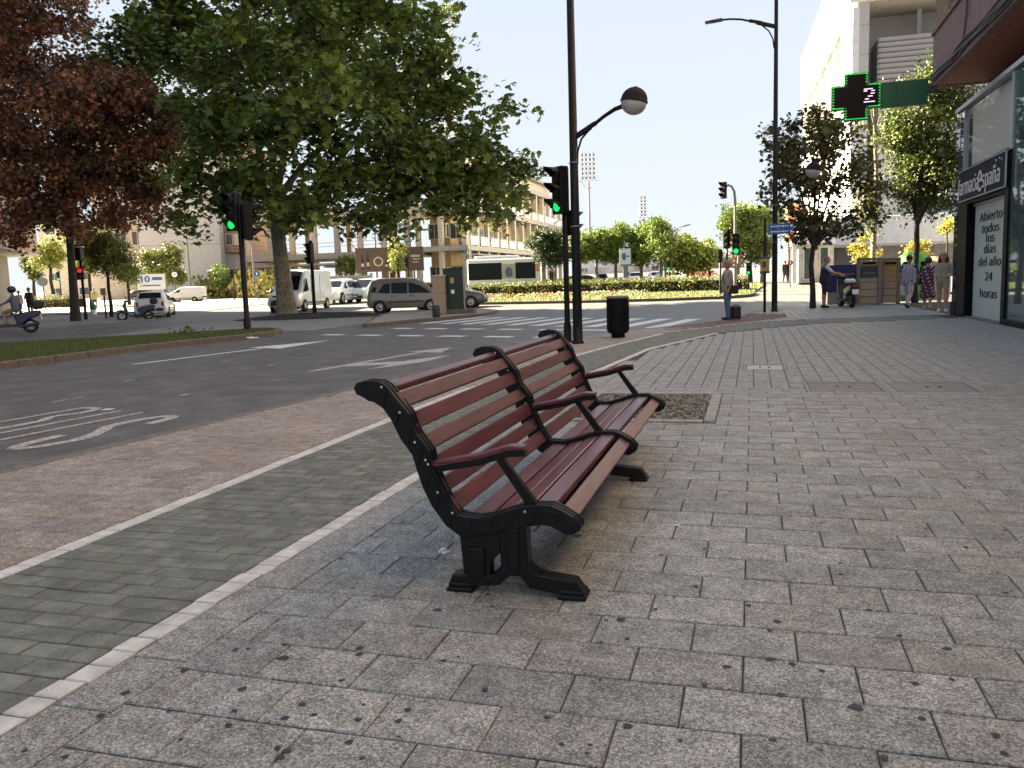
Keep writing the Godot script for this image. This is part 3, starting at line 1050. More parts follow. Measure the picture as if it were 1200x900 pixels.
func make_medians():
	var med := setting("grass_median_ground")
	var poly := [Vector2(-14.0, -3), Vector2(-14.1, -12.4), Vector2(-14.4, -16.5), Vector2(-13.95, -21.6), Vector2(-14.3, -23.0), Vector2(-15.6, -23.9), Vector2(-20.0, -19.2), Vector2(-23, -10), Vector2(-24, -3)]
	var s := mb()
	slab(s, poly, -0.3, 0.0)
	obj("soil", s, M.soil, med)
	ring_kerb(med, [Vector2(-13.92, -3), Vector2(-14.02, -12.4), Vector2(-14.32, -16.5), Vector2(-13.87, -21.7), Vector2(-14.3, -23.1), Vector2(-15.6, -24.0)], false, M.kerb_tan, func(_z): return 0.05)
	grass_on(med, poly, -0.005, 34000, Color(0.085, 0.115, 0.024), flat_zero)
	# paved part with the plane tree's bed
	var paved := setting("median_pavement")
	var pp := [Vector2(-13.9, -24.2), Vector2(-14.1, -29.4), Vector2(-16.2, -33.5), Vector2(-18.5, -37.5), Vector2(-24.5, -36.5), Vector2(-23.5, -30), Vector2(-20.2, -19.4), Vector2(-15.8, -24.1)]
	s = mb()
	slab(s, pp, -0.3, -0.088)
	obj("surface", s, M.far_pave, paved)
	# cabinets' island
	var isl := setting("cabinet_island_pavement")
	var ip := [Vector2(-12.7, -25.6), Vector2(-11.85, -29.0), Vector2(-10.9, -32.5), Vector2(-11.2, -36.2), Vector2(-13.2, -39.5), Vector2(-17.5, -39.0), Vector2(-16.0, -34.0), Vector2(-14.25, -29.5)]
	s = mb()
	slab(s, ip, -0.3, 0.02)
	obj("surface", s, M.pink2, isl)
	ring_kerb(isl, ip, true, M.kerb_tan, func(_z): return 0.035)
	# dark mulch under the plane tree
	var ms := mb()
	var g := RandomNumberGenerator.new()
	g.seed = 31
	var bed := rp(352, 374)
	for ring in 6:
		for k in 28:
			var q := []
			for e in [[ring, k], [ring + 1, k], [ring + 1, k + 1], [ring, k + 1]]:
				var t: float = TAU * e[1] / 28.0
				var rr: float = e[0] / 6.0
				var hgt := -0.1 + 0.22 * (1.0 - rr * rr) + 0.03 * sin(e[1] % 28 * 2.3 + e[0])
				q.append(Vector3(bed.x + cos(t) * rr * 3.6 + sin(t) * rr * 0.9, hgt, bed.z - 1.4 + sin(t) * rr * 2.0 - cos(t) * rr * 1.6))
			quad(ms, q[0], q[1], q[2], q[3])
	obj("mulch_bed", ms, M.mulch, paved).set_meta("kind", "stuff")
	# roundabout island with lawn
	var round_isl := setting("roundabout_ground")
	var edge := []
	for e in [[540, 357.5], [620, 356.2], [700, 354.8], [780, 352.8], [850, 350.3], [876, 348.3], [884, 346.2], [882, 344.0]]:
		var p := rp(e[0], e[1])
		edge.append(Vector2(p.x, p.z))
	var back := [Vector2(1.0, -66), Vector2(-6, -76), Vector2(-20, -78), Vector2(-30, -70), Vector2(-27, -55)]
	var whole: Array = edge.duplicate()
	whole.append_array(back)
	var ip2 := PackedVector2Array()
	for q in whole: ip2.append(q)
	s = mb()
	var idx := Geometry2D.triangulate_polygon(ip2)
	for k in range(0, idx.size(), 3):
		var vv := []
		for j in 3: vv.append(Vector3(ip2[idx[k + j]].x, road_y(ip2[idx[k + j]].y) + 0.10, ip2[idx[k + j]].y))
		tri(s, vv[0], vv[1], vv[2])
	obj("soil", s, M.soil, round_isl)
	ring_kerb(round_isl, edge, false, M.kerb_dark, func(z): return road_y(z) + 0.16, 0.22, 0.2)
	grass_on(round_isl, whole, 0.0, 34000, Color(0.17, 0.215, 0.035), func(z): return road_y(z) + 0.09, 1.7)
	# far pavements
	var fp := setting("far_sidewalk")
	s = mb()
	slab(s, [Vector2(-31.5, -29), Vector2(-30, -36), Vector2(-33.5, -40.5), Vector2(-60, -44), Vector2(-60, -29)], -0.3, -0.02)
	obj("surface", s, M.far_pave, fp)
	s = mb()
	for e in [[-44.0, -60.0], [-60.0, -78.0], [-78.0, -110.0]]:
		quad(s, Vector3(4.2, road_y(e[0]) + 0.12, e[0]), Vector3(80, road_y(e[0]) + 0.12, e[0]), Vector3(80, road_y(e[1]) + 0.12, e[1]), Vector3(4.2, road_y(e[1]) + 0.12, e[1]))
	obj("surface", s, M.far_pave, fp)
	s = mb()
	for e in [[-46.0, -70.0], [-70.0, -120.0]]:
		quad(s, Vector3(-34, road_y(e[0]) + 0.05, e[0]), Vector3(-120, road_y(e[0]) + 0.05, e[0]), Vector3(-120, road_y(e[1]) + 0.05, e[1]), Vector3(-38, road_y(e[1]) + 0.05, e[1]))
	obj("surface", s, M.far_pave, fp)

# ---------------------------------------------------------------- buildings
func wall_box(parent: Node, called: String, lo: Vector3, hi: Vector3, m: Material, bev := 0.0) -> MeshInstance3D:
	var s := mb()
	bx(s, (lo + hi) * 0.5, (hi - lo).abs(), bev)
	return obj(called, s, m, parent)

# a window on a face: origin at its lower corner, along = direction of the face, out = outward normal
func window_on(parent: Node, at: Vector3, along: Vector3, out: Vector3, w: float, h: float, glass: Material, frame: Material, bars := 1) -> MeshInstance3D:
	var b := Basis(along, Vector3.UP, out)
	var s := mb()
	var t := 0.07
	for e in [[Vector3(w * 0.5, -0.5 * t, 0), Vector3(w + 2 * t, t, 0.16)], [Vector3(w * 0.5, h + 0.5 * t, 0), Vector3(w + 2 * t, t, 0.12)], [Vector3(-0.5 * t, h * 0.5, 0), Vector3(t, h, 0.12)], [Vector3(w + 0.5 * t, h * 0.5, 0), Vector3(t, h, 0.12)]]:
		bx(s, e[0], e[1], 0.01)
	for k in bars: bx(s, Vector3(w * (k + 1.0) / (bars + 1), h * 0.5, 0.0), Vector3(0.05, h, 0.1))
	var f := obj("window", s, frame, parent, Transform3D(b, at))
	var g := mb()
	bx(g, Vector3(w * 0.5, h * 0.5, -0.01), Vector3(w, h, 0.04))
	obj("pane", g, glass, f)
	return f

func make_buildings():
	brick_house()
	gable_house()
	concrete_stand()
	white_block()
	low_shops()
	upper_house()

func brick_house():
	var o := thing("brick_building", "tall brown brick apartment building with an overhanging first floor above a red shop", "building", Vector3(-52.3, 0, -51))
	var foot := [Vector2(0, 0), Vector2(7.3, 10), Vector2(8.3, 13), Vector2(8.3, 91), Vector2(-25, 91), Vector2(-25, 0)]
	var inner := [Vector2(-1.6, 1.3), Vector2(5.7, 11.3), Vector2(6.3, 14), Vector2(6.3, 90), Vector2(-24, 90), Vector2(-24, 1.3)]
	var s := mb()
	slab(s, inner, -0.1, 4.6)
	obj("ground_floor_wall", s, M.stone_dark, o)
	s = mb()
	slab(s, foot, 4.6, 41.0)
	obj("wall", s, M.brick, o)
	s = mb()
	slab(s, [Vector2(0.05, -0.05), Vector2(7.4, 10), Vector2(8.4, 13), Vector2(8.4, 91), Vector2(-25, 91), Vector2(-25, -0.05)], 4.45, 4.597)
	obj("overhang_soffit", s, M.concrete_grey, o)
	var along := Vector3(7.3, 0, 10).normalized()
	var out := Vector3(10, 0, -7.3).normalized()
	# shop front under the overhang
	var sb := mb()
	bx(sb, Vector3.ZERO, Vector3(7.0, 1.35, 0.14), 0.02)
	var so := obj("shop_sign", sb, M.shop_pink, o, Transform3D(Basis(along, Vector3.UP, out), Vector3(1.7, 3.35, 6.2)))
	var rs := mb()
	bx(rs, Vector3(4.6, -0.2, 0.0), Vector3(2.0, 1.9, 0.3), 0.02)
	obj("red_panel", rs, M.shop_red, so)
	for k in 3:
		window_on(o, Vector3(-1.5, 0.25, 1.75) + along * (0.5 + 2.1 * k) + out * 0.05, along, out, 1.7, 2.4, M.window_dark, M.white_paint, 1)
	for fl in 11:
		for k in 3:
			window_on(o, Vector3(0, 6.2 + 3.1 * fl, 0) + along * (1.2 + 3.9 * k) + out * 0.03, along, out, 1.5, 1.3, M.window_dark, M.shutter, 1)

func gable_house():
	var p0 := deep(168, 345, 95.0)
	var p1 := deep(262, 342, 95.0)
	var along := Vector3(p1.x - p0.x, 0, p1.z - p0.z)
	var w := along.length()
	along = along.normalized()
	var out := Vector3(-along.z, 0, along.x)
	if out.z < 0: out = -out
	var b := Basis(along, Vector3.UP, along.cross(Vector3.UP))
	var o := thing("gable_building", "plain pale grey blank gable wall of an apartment building with a brown facade beside it", "building", Vector3(p0.x, 0.8, p0.z))
	o.basis = b
	var back := 1.0 if (b * Vector3(0, 0, 1)).z < 0 else -1.0
	var s := mb()
	bx(s, Vector3(w * 0.5, 11.0, back * 7.0), Vector3(w, 22.0, 14.0))
	obj("gable_wall", s, M.gable, o)
	s = mb()
	bx(s, Vector3(w + 1.05, 11.5, back * 8.0), Vector3(2.1, 13.0, 13.0))
	obj("brown_wall", s, M.brick, o)
	s = mb()
	bx(s, Vector3(w + 3.9, 2.4, back * 7.0), Vector3(7.8, 5.0, 10.0))
	obj("low_wall", s, M.gable, o)
	for fl in 4:
		for k in 2:
			window_on(o, Vector3(w + 0.25 + 0.95 * k, 5.9 + 2.9 * fl, back * 1.49), Vector3.RIGHT, Vector3(0, 0, -back), 0.7, 1.2, M.shutter if (k + fl) % 2 else M.window_dark, M.white_paint, 0)
	# lower beige part on the other side
	s = mb()
	bx(s, Vector3(-3.0, 9.0, back * 8.0), Vector3(6.0, 18.0, 12.0))
	obj("beige_wall", s, M.cream, o)
	for fl in 4:
		for k in 3:
			window_on(o, Vector3(-1.6 - 1.9 * k, 3.4 + 2.9 * fl, back * 1.98), Vector3.RIGHT, Vector3(0, 0, -back), 1.2, 1.5, M.window_dark, M.white_paint, 1)
	# seams of the render panels
	for k in 2:
		s = mb()
		bx(s, Vector3(w * 0.5, 6.0 + 5.5 * k, -back * 0.02), Vector3(w, 0.05, 0.05))
		obj("expansion_joint", s, M.concrete_grey, o)

func concrete_stand():
	var base := road_y(-80.0)
	var o := thing("stadium_building", "long cream concrete building with open columned storeys and pale balcony rails", "building", Vector3(-28, base, -80))
	# main block: grid of columns and slabs on the two faces that show
	var depth := 44.0
	for y in [4.2, 8.3, 12.2]:
		wall_box(o, "floor_slab", Vector3(-5.2, y - 0.25, -depth), Vector3(0.5, y + 0.25, 0.5), M.concrete_grey)
	wall_box(o, "roof", Vector3(-4.8, 13.2, -depth + 2), Vector3(-1.2, 14.2, -2), M.cream)
	wall_box(o, "roof_slab", Vector3(-5.4, 14.2, -depth), Vector3(-0.4, 14.5, -1.2), M.concrete_grey)
	for y in 3:
		var y0: float = [0.0, 4.45, 8.55][y]
		var y1: float = [3.95, 8.05, 11.95][y]
		wall_box(o, "back_wall", Vector3(-4.6, y0, -depth), Vector3(-2.4, y1, -2.2), M.ochre)
		for k in 13:
			var z := -0.1 - 3.6 * k
			wall_box(o, "column", Vector3(-0.25, y0, z - 0.25), Vector3(0.25, y1, z + 0.25), M.concrete_grey if y == 0 else M.concrete, 0.03)
			if k < 12 and y > 0:
				var rail := wall_box(o, "balcony_rail", Vector3(0.28, y0 + 0.1, z - 3.1), Vector3(0.34, y0 + 1.0, z - 0.5), M.white_panel)
				var h := mb()
				tube(h, [Vector3(0.31, y0 + 1.1, z - 3.35), Vector3(0.31, y0 + 1.1, z - 0.25)], 0.03, 6)
				obj("hand_rail", h, M.light_grey, rail)
			if k < 12:
				window_on(o, Vector3(-2.37, y0 + (0.1 if k % 2 else 1.0), z - 0.9), Vector3(0, 0, -1), Vector3.RIGHT, 1.5, 2.3 if k % 2 else 1.3, M.window_dark, M.shutter, 1)
		for k in 2:
			wall_box(o, "column", Vector3(-2.6 - 2.5 * k - 0.25, y0, -0.1 - 0.25), Vector3(-2.6 - 2.5 * k + 0.25, y1, 0.15), M.concrete, 0.03)
			window_on(o, Vector3(-2.3 - 2.4 * k, y0 + 0.9, -2.17), Vector3.RIGHT, Vector3.BACK, 1.2, 1.5, M.window_dark, M.shutter, 1)
	# open wing with sky seen between its columns
	wall_box(o, "floor_slab", Vector3(-26, 3.7, -9), Vector3(-5.25, 4.3, 0.4), M.concrete_grey)
	wall_box(o, "roof_slab", Vector3(-26, 7.9, -9), Vector3(-5.25, 8.6, 0.4), M.concrete)
	for k in 8:
		var x := -6.4 - 2.7 * k
		for z in ([-0.3, -8.4] if k % 2 == 0 else [-0.3]):
			wall_box(o, "column", Vector3(x - 0.32, -0.2, z - 0.25), Vector3(x + 0.32, 3.7, z + 0.25), M.ochre, 0.03)
			wall_box(o, "column", Vector3(x - 0.28, 4.3, z - 0.22), Vector3(x + 0.28, 7.9, z + 0.22), M.concrete if k % 3 else M.concrete_grey, 0.03)
		var s := mb()
		for yy in [5.0, 5.4]: tube(s, [Vector3(x - 2.4, yy, -0.2), Vector3(x - 0.3, yy, -0.2)], 0.025, 5)
		obj("hand_rail", s, M.light_grey, o)
	for k in 7:
		wall_box(o, "canopy_beam", Vector3(-6.6 - 2.7 * k, 2.7, 0.45), Vector3(-6.3 - 2.7 * k, 2.95, 2.6), M.concrete)
	wall_box(o, "canopy", Vector3(-26, 2.95, 0.42), Vector3(-5.3, 3.15, 2.8), M.concrete_grey)
	# broad bus-stop canopy along the street face
	for y in [2.85, 3.3]:
		wall_box(o, "canopy", Vector3(0.6, y, -34), Vector3(3.4 if y < 3 else 2.4, y + 0.16, 3.0), M.mid_grey)
	for k in 6:
		wall_box(o, "canopy_post", Vector3(2.0, -0.2, 1.0 - 6.5 * k), Vector3(2.18, 2.84, 1.18 - 6.5 * k), M.mid_grey)

func white_block():
	var o := thing("white_building", "large white clad building with long sunlit flank and grey louvred recess at its corner", "building", Vector3(7.75, 0.6, -75), deg_to_rad(2.0))
	var H := 24.4
	wall_box(o, "side_wall", Vector3(0, 0, -43), Vector3(0.5, H - 9.0, -0.0), M.white_panel)
	wall_box(o, "side_pier", Vector3(0, H - 8.997, -7.0), Vector3(0.5, H - 2.55, -0.0), M.white_panel)
	wall_box(o, "gallery_wall", Vector3(1.3, H - 9.0, -43), Vector3(1.6, H - 2.203, -7.0), M.cream)
	wall_box(o, "shadow_gap", Vector3(0.35, H - 2.55, -43), Vector3(0.5, H - 2.203, -0.02), M.white_panel)
	wall_box(o, "parapet", Vector3(-0.25, H - 2.2, -43), Vector3(22, H + 4, 0.25), M.white_panel)
	wall_box(o, "corner_column", Vector3(0.503, 0, -1.2), Vector3(1.25, H - 2.2, 0.0), M.grey_panel)
	wall_box(o, "recess_wall", Vector3(1.25, 0, -5.0), Vector3(22, H - 2.2, -4.5), M.grey_panel)
	wall_box(o, "recess_side", Vector3(1.0, 0, -4.5), Vector3(1.25, H - 2.2, -1.21), M.grey_panel)
	wall_box(o, "soffit", Vector3(1.25, H - 2.32, -4.5), Vector3(22, H - 2.21, 0.0), M.concrete_grey)
	wall_box(o, "roof", Vector3(0.5, H - 3.2, -43), Vector3(22, H - 2.5, -5.0), M.grey_panel)
	wall_box(o, "lower_wall", Vector3(2.2, 0, -3.5), Vector3(22, 14.5, -1.0), M.grey_panel)
	wall_box(o, "column", Vector3(5.4, 19.3, -3.4), Vector3(5.75, H - 2.33, -3.05), M.light_grey)
	var bk := mb()
	bx(bk, Vector3(12.3, 16.9, -2.6), Vector3(19.9, 4.9, 3.2))
	obj("plant_screen", bk, M.grey_panel, o)
	for k in 12:
		var y := 14.55 + 0.42 * k
		var s := mb()
		var tilt := Basis(Vector3.RIGHT, deg_to_rad(24.0))
		bx(s, Vector3(12.2, y + 0.18, -0.86), Vector3(20.3, 0.34, 0.07), 0.0, tilt)
		bx(s, Vector3(2.16, y + 0.18, -2.5), Vector3(0.07, 0.34, 3.5), 0.0, Basis(Vector3.BACK, deg_to_rad(24.0)))
		obj("louvre", s, M.louver, o)
	# panel joints and recessed band on the flank
	for k in 6:
		wall_box(o, "gallery_fin", Vector3(0.05, H - 8.997, -42.5 + 6.0 * k), Vector3(1.297, H - 2.56, -42.2 + 6.0 * k), M.white_panel)
	for k in 9:
		wall_box(o, "panel_joint", Vector3(0.6, 2.0 + 2.3 * k, 0.0), Vector3(1.25, 2.03 + 2.3 * k, 0.012), M.mid_grey)
	for k in 6:
		for j in 3:
			wall_box(o, "facade_panel", Vector3(2.3 + 3.2 * k, 4.9 + 3.15 * j, -0.997), Vector3(5.42 + 3.2 * k, 7.97 + 3.15 * j, -0.95), M.grey_panel)
	# deep white canopy band over the shops and what lies below it
	wall_box(o, "canopy_band", Vector3(-1.7, 2.75, -2.0), Vector3(22, 4.95, 3.5), M.white_panel, 0.03)
	wall_box(o, "canopy_underside", Vector3(-1.65, 2.6, -2.0), Vector3(22, 2.745, 3.45), M.cream)
	wall_box(o, "shop_wall", Vector3(-1.2, 0, -1.9), Vector3(1.8, 2.6, 2.2), M.stone_dark)
	wall_box(o, "shop_panel", Vector3(1.803, 0, -1.9), Vector3(6.0, 2.6, 2.0), M.concrete_grey)
	wall_box(o, "shop_panel", Vector3(6.003, 0, -1.9), Vector3(22, 2.6, 2.1), M.concrete_grey)
	wall_box(o, "corner_pier", Vector3(1.82, 0, 2.003), Vector3(2.1, 2.6, 2.3), M.white_panel)
	var poster := mb()
	bx(poster, Vector3(0.75, 1.75, 2.24), Vector3(1.7, 1.2, 0.07), 0.01)
	var po := obj("poster", poster, M.cream, o)
	for e in [[0.5, 1.75, 0.55, 0.5], [1.05, 1.6, 0.5, 0.35], [1.2, 2.05, 0.3, 0.2]]:
		var ps := mb()
		ball(ps, Vector3(e[0], e[1], 2.28), Vector3(e[2] * 0.5, e[3] * 0.5, 0.012), 12, 6)
		obj("printed_dish", ps, M.orange_bin, po)

func far_row(called: String, label: String, u0: float, u1: float, v_top: float, dist: float, m: Material, floors: int, v_low := 345.0):
	var p0 := deep(u0, v_low, dist)
	var p1 := deep(u1, v_low, dist)
	var along := Vector3(p1.x - p0.x, 0, p1.z - p0.z)
	var w := along.length()
	along = along.normalized()
	var out := Vector3(-along.z, 0, along.x)
	var y0 := road_y(p0.z) - 0.1
	var h := deep((u0 + u1) * 0.5, v_top, dist).y - y0
	var o := thing(called, label, "building", Vector3(p0.x, y0, p0.z))
	o.basis = Basis(along, Vector3.UP, out)
	wall_box(o, "wall", Vector3(0, 0, -9), Vector3(w, h, 0), m)
	wall_box(o, "roof_edge", Vector3(-0.2, h, -9.2), Vector3(w + 0.2, h + 0.3, 0.25), M.concrete_grey)
	var n := maxi(int(w / 3.2), 1)
	for f in floors:
		for k in n:
			window_on(o, Vector3((k + 0.25) * w / n, h * (f + 0.3) / floors, 0.03), Vector3.RIGHT, Vector3.BACK, minf(1.4, w / n * 0.5), h / floors * 0.45, M.window_dark, M.white_paint, 1)

func low_shops():
	far_row("apartment_block", "pale apartment block glimpsed between the far street trees", 52, 152, 262, 120.0, M.cream, 5)
	far_row("apartment_block", "long low pale building behind the row of pale green trees", 676, 800, 300, 170.0, M.gable, 2, 330.0)
	far_row("apartment_block", "reddish building glimpsed at the end of the avenue", 796, 872, 304, 185.0, M.brick, 2, 328.0)
	var o := thing("shop_row", "low cream shop row with flat canopy, square piers and dark windows", "building", Vector3(3.2, road_y(-70.0), -64))
	wall_box(o, "wall", Vector3(0.0, 0, -16), Vector3(2.4, 3.3, 0.0), M.cream)
	wall_box(o, "canopy", Vector3(-0.5, 2.75, -16), Vector3(2.5, 3.05, 0.4), M.white_panel)
	wall_box(o, "upper_wall", Vector3(0.6, 3.35, -15), Vector3(2.4, 4.4, -0.3), M.cream)
	for k in 5:
		wall_box(o, "pier", Vector3(-0.42, 0, -0.1 - 3.2 * k), Vector3(-0.12, 2.745, 0.2 - 3.2 * k), M.white_panel)
		window_on(o, Vector3(-0.03, 0.5, -0.7 - 3.2 * k), Vector3(0, 0, -1), Vector3.LEFT, 2.0, 2.0, M.window_dark, M.white_paint, 1)
	window_on(o, Vector3(0.4, 0.3, 0.03), Vector3.RIGHT, Vector3.BACK, 0.5, 2.2, M.window_dark, M.white_paint, 0)
	window_on(o, Vector3(1.5, 0.3, 0.03), Vector3.RIGHT, Vector3.BACK, 0.5, 2.2, M.window_dark, M.white_paint, 0)
	var p := thing("brick_tower", "narrow orange brick building end rising behind the low shop row", "building", Vector3(4.2, road_y(-110.0), -112))
	wall_box(p, "wall", Vector3(0, 0, -8), Vector3(3.2, 8.6, 0), M.brick_orange)
	for k in 2:
		window_on(p, Vector3(0.8, 2.2 + 3.0 * k, 0.03), Vector3.RIGHT, Vector3.BACK, 1.0, 1.3, M.window_dark, M.white_paint, 0)

func upper_house():
	# brown rendered storeys that overhang the chemist's shop
	var o := thing("brown_building", "plum brown rendered building overhanging the pharmacy with cables along its lower edge", "building", Vector3(5.25, 0, -25.4))
	wall_box(o, "fascia", Vector3(-0.60, 6.10, 0.0), Vector3(-0.42, 7.45, 30), M.plum_render, 0.01)
	wall_box(o, "end_wall", Vector3(-0.418, 6.10, 0.0), Vector3(14, 7.45, 0.18), M.plum_render, 0.0)
	wall_box(o, "soffit", Vector3(-0.415, 6.12, 0.183), Vector3(1.2, 6.3, 30), M.soffit)
	var s := mb()
	bx(s, Vector3(-0.30, 7.52, 15), Vector3(0.7, 0.12, 30.1), 0.01)
	obj("sill_band", s, M.brick, o)
	# brick storey above with recessed windows
	for k in 7:
		var z := 0.9 + 4.2 * k
		wall_box(o, "brick_pier", Vector3(-0.55, 7.585, z - 0.9), Vector3(0.3, 12.0, z + 0.55), M.brick)
		wall_box(o, "window_wall", Vector3(-0.05, 7.585, z + 0.552), Vector3(0.3, 12.0, z + 3.298), M.shutter)
		window_on(o, Vector3(-0.06, 8.0, z + 3.1), Vector3(0, 0, -1), Vector3.LEFT, 2.2, 1.9, M.window_dark, M.dark_cladding, 1)
	wall_box(o, "upper_wall", Vector3(-0.5, 12.0, 0.0), Vector3(14, 18.0, 30), M.brick)
	# recessed dark band between glazing and soffit, with light stanchions
	wall_box(o, "recess_wall", Vector3(0.75, 5.45, 0.183), Vector3(1.1, 6.118, 30), M.dark_cladding)
	for k in 8:
		wall_box(o, "stanchion", Vector3(0.70, 5.45, 1.6 + 3.1 * k), Vector3(0.748, 6.118, 1.64 + 3.1 * k), M.light_grey)
	# body of the house behind the shop
	wall_box(o, "core_wall", Vector3(4.5, 0, 0.3), Vector3(14, 6.1, 30), M.stone_dark)
	# bundle of cables
	for k in 5:
		var pts := []
		for i in 40:
			var z := 0.05 + 0.76 * i
			pts.append(Vector3(-0.635 - 0.012 * (k % 2), 6.20 + 0.055 * k + 0.035 * sin(i * 1.3 + k * 2.0) + 0.03 * sin(i * 0.37 + k), z))
		var cs := mb()
		tube(cs, pts, [0.028, 0.020, 0.034, 0.018, 0.024][k] if false else 0.02 + 0.006 * (k % 3), 6)
		obj("cable", cs, M.cable, o)
	for k in 3:
		var cs := mb()
		var z0: float = [3.4, 3.55, 7.2][k]
		tube(cs, [Vector3(-0.625, 6.35, z0), Vector3(-0.62, 6.9, z0 + 0.25), Vector3(-0.615, 7.45, z0 + 0.3)], 0.011, 5)
		obj("cable", cs, M.cable, o)
	for k in 6:
		wall_box(o, "render_joint", Vector3(-0.606, 6.5, 4.05 + 4.2 * k), Vector3(-0.598, 7.44, 4.07 + 4.2 * k), M.dark_cladding)

# ---------------------------------------------------------------- the bench
func along(pts: Array, t: float) -> Vector2:         # point at a share of a polyline's length
	var total := 0.0
	for i in pts.size() - 1: total += pts[i].distance_to(pts[i + 1])
	var d := clampf(t, 0.0, 1.0) * total
	for i in pts.size() - 1:
		var l: float = pts[i].distance_to(pts[i + 1])
		if d <= l: return pts[i].lerp(pts[i + 1], d / l)
		d -= l
	return pts[-1]

func make_bench():
	var o := thing("park_bench", "long park bench with dark red wooden slats and black cast iron frames on the pavement", "bench", Vector3(-1.0, 0, -4.63))
	var org := Vector3(1.0, 0, 4.63)
	var front := [Vector2(-1.580, 0.840), Vector2(-1.567, 0.861), Vector2(-1.528, 0.872), Vector2(-1.466, 0.869), Vector2(-1.433, 0.851), Vector2(-1.409, 0.820), Vector2(-1.359, 0.761), Vector2(-1.338, 0.733), Vector2(-1.325, 0.687), Vector2(-1.308, 0.652), Vector2(-1.273, 0.607), Vector2(-1.256, 0.583), Vector2(-1.246, 0.523), Vector2(-1.208, 0.426), Vector2(-1.174, 0.363), Vector2(-1.142, 0.322), Vector2(-1.066, 0.314), Vector2(-1.001, 0.327), Vector2(-0.921, 0.355), Vector2(-0.851, 0.377), Vector2(-0.754, 0.380), Vector2(-0.706, 0.360), Vector2(-0.666, 0.336), Vector2(-0.636, 0.306)]
	var back := [Vector2(-1.570, 0.815), Vector2(-1.539, 0.801), Vector2(-1.517, 0.787), Vector2(-1.468, 0.777), Vector2(-1.422, 0.714), Vector2(-1.381, 0.630), Vector2(-1.332, 0.564), Vector2(-1.319, 0.511), Vector2(-1.293, 0.429), Vector2(-1.256, 0.352), Vector2(-1.200, 0.276), Vector2(-1.135, 0.230), Vector2(-1.040, 0.242), Vector2(-0.946, 0.265), Vector2(-0.846, 0.291), Vector2(-0.776, 0.302), Vector2(-0.742, 0.287), Vector2(-0.709, 0.268), Vector2(-0.675, 0.264), Vector2(-0.642, 0.285)]
	var shape := PackedVector2Array()
	for p in front: shape.append(p)
	for i in range(back.size() - 1, -1, -1): shape.append(back[i])
	var tight := shape.duplicate()
	var n := shape.size()
	var sgn := 1.0 if Geometry2D.is_polygon_clockwise(shape) else -1.0
	for i in n:
		var e0 := (shape[i] - shape[(i + n - 1) % n]).normalized()
		var e1 := (shape[(i + 1) % n] - shape[i]).normalized()
		tight[i] = shape[i] + Vector2(e0.y + e1.y, -e0.x - e1.x).normalized() * sgn * 0.005
	for fz in [-3.09, -4.635, -6.19]:
		var s := mb()
		var near: bool = fz > -3.2
		var w := 0.040 if near else 0.034
		var xf := T(org)
		var outline := shape.duplicate()
		var inset := tight.duplicate()
		if not near:
			for i in n:
				outline[i] = shape[i] + (shape[i] - tight[i]) * 2.4
				inset[i] = shape[i] + (shape[i] - tight[i]) * 1.3
		prism(s, outline, fz + w, fz + w - 0.016, xf, 0.004)
		prism(s, outline, fz - w + 0.016, fz - w, xf, 0.004)
		prism(s, inset, fz + w - 0.0165, fz - w + 0.0165, xf)
		var rib := PackedVector2Array()
		for i in n: rib.append(outline[i].lerp(inset[i], 0.25))
		prism(s, rib, fz + 0.005, fz - 0.005, xf, 0.002)
		var fo := obj("frame", s, M.black_iron, o)
		# raised panels along the outer face, and bolts
		for i in 13:
			var a0 := along(front, 0.07 + 0.072 * i)
			var a1 := along(front, 0.07 + 0.072 * (i + 1))
			var b0 := along(back, 0.05 + 0.073 * i)
			var b1 := along(back, 0.05 + 0.073 * (i + 1))
			var c := (a0 + a1 + b0 + b1) * 0.25
			var q := PackedVector2Array()
			for v in [a0, a1, b1, b0]: q.append(c + (v - c) * 0.74)
			for side in [1.0, -1.0]:
				var ps := mb()
				prism(ps, q, fz + side * (w - 0.001), fz + side * (w + 0.005), xf, 0.002)
				obj("raised_panel", ps, M.black_iron, fo)
		for e in [[-1.375, 0.742], [-1.315, 0.62], [-1.272, 0.548], [-1.262, 0.53], [-1.225, 0.415], [-1.165, 0.332], [-0.86, 0.352], [-1.45, 0.845]]:
			for side in ([1.0] if fz > -3.2 else [1.0, -1.0]):
				var bs := mb()
				ball(bs, Vector3(e[0], e[1], fz + side * (w + 0.006)) + org, Vector3(0.006, 0.006, 0.004), 8, 4)
				obj("bolt", bs, M.bolt, fo)
		# armrest: iron strut, iron rail and wooden top
		var ar := mb()
		var top := [Vector2(-1.262, 0.508), Vector2(-1.16, 0.528), Vector2(-1.05, 0.548), Vector2(-0.97, 0.573), Vector2(-0.925, 0.586), Vector2(-0.862, 0.590)]
		for i in top.size() - 1:
			bar(ar, Vector3(top[i].x, top[i].y - 0.010, fz) + org, Vector3(top[i + 1].x, top[i + 1].y - 0.010, fz) + org, 0.045, 0.022)
		var strut := PackedVector2Array([Vector2(-0.985, 0.552), Vector2(-0.955, 0.560), Vector2(-0.822, 0.384), Vector2(-0.815, 0.372), Vector2(-0.868, 0.362), Vector2(-0.872, 0.385)])
		prism(ar, strut, fz + 0.018, fz - 0.018, xf, 0.004)
		var ao := obj("armrest", ar, M.black_iron, o)
		var wt := mb()
		var pl := PackedVector2Array()
		for p in top: pl.append(p + Vector2(0, 0.003))
		for i in range(top.size() - 1, -1, -1): pl.append(top[i] + Vector2(0.0, 0.026 if i < top.size() - 1 else 0.020))
		prism(wt, pl, fz + 0.032, fz - 0.032, xf, 0.005)
		obj("armrest_top", wt, M.slat0, ao)
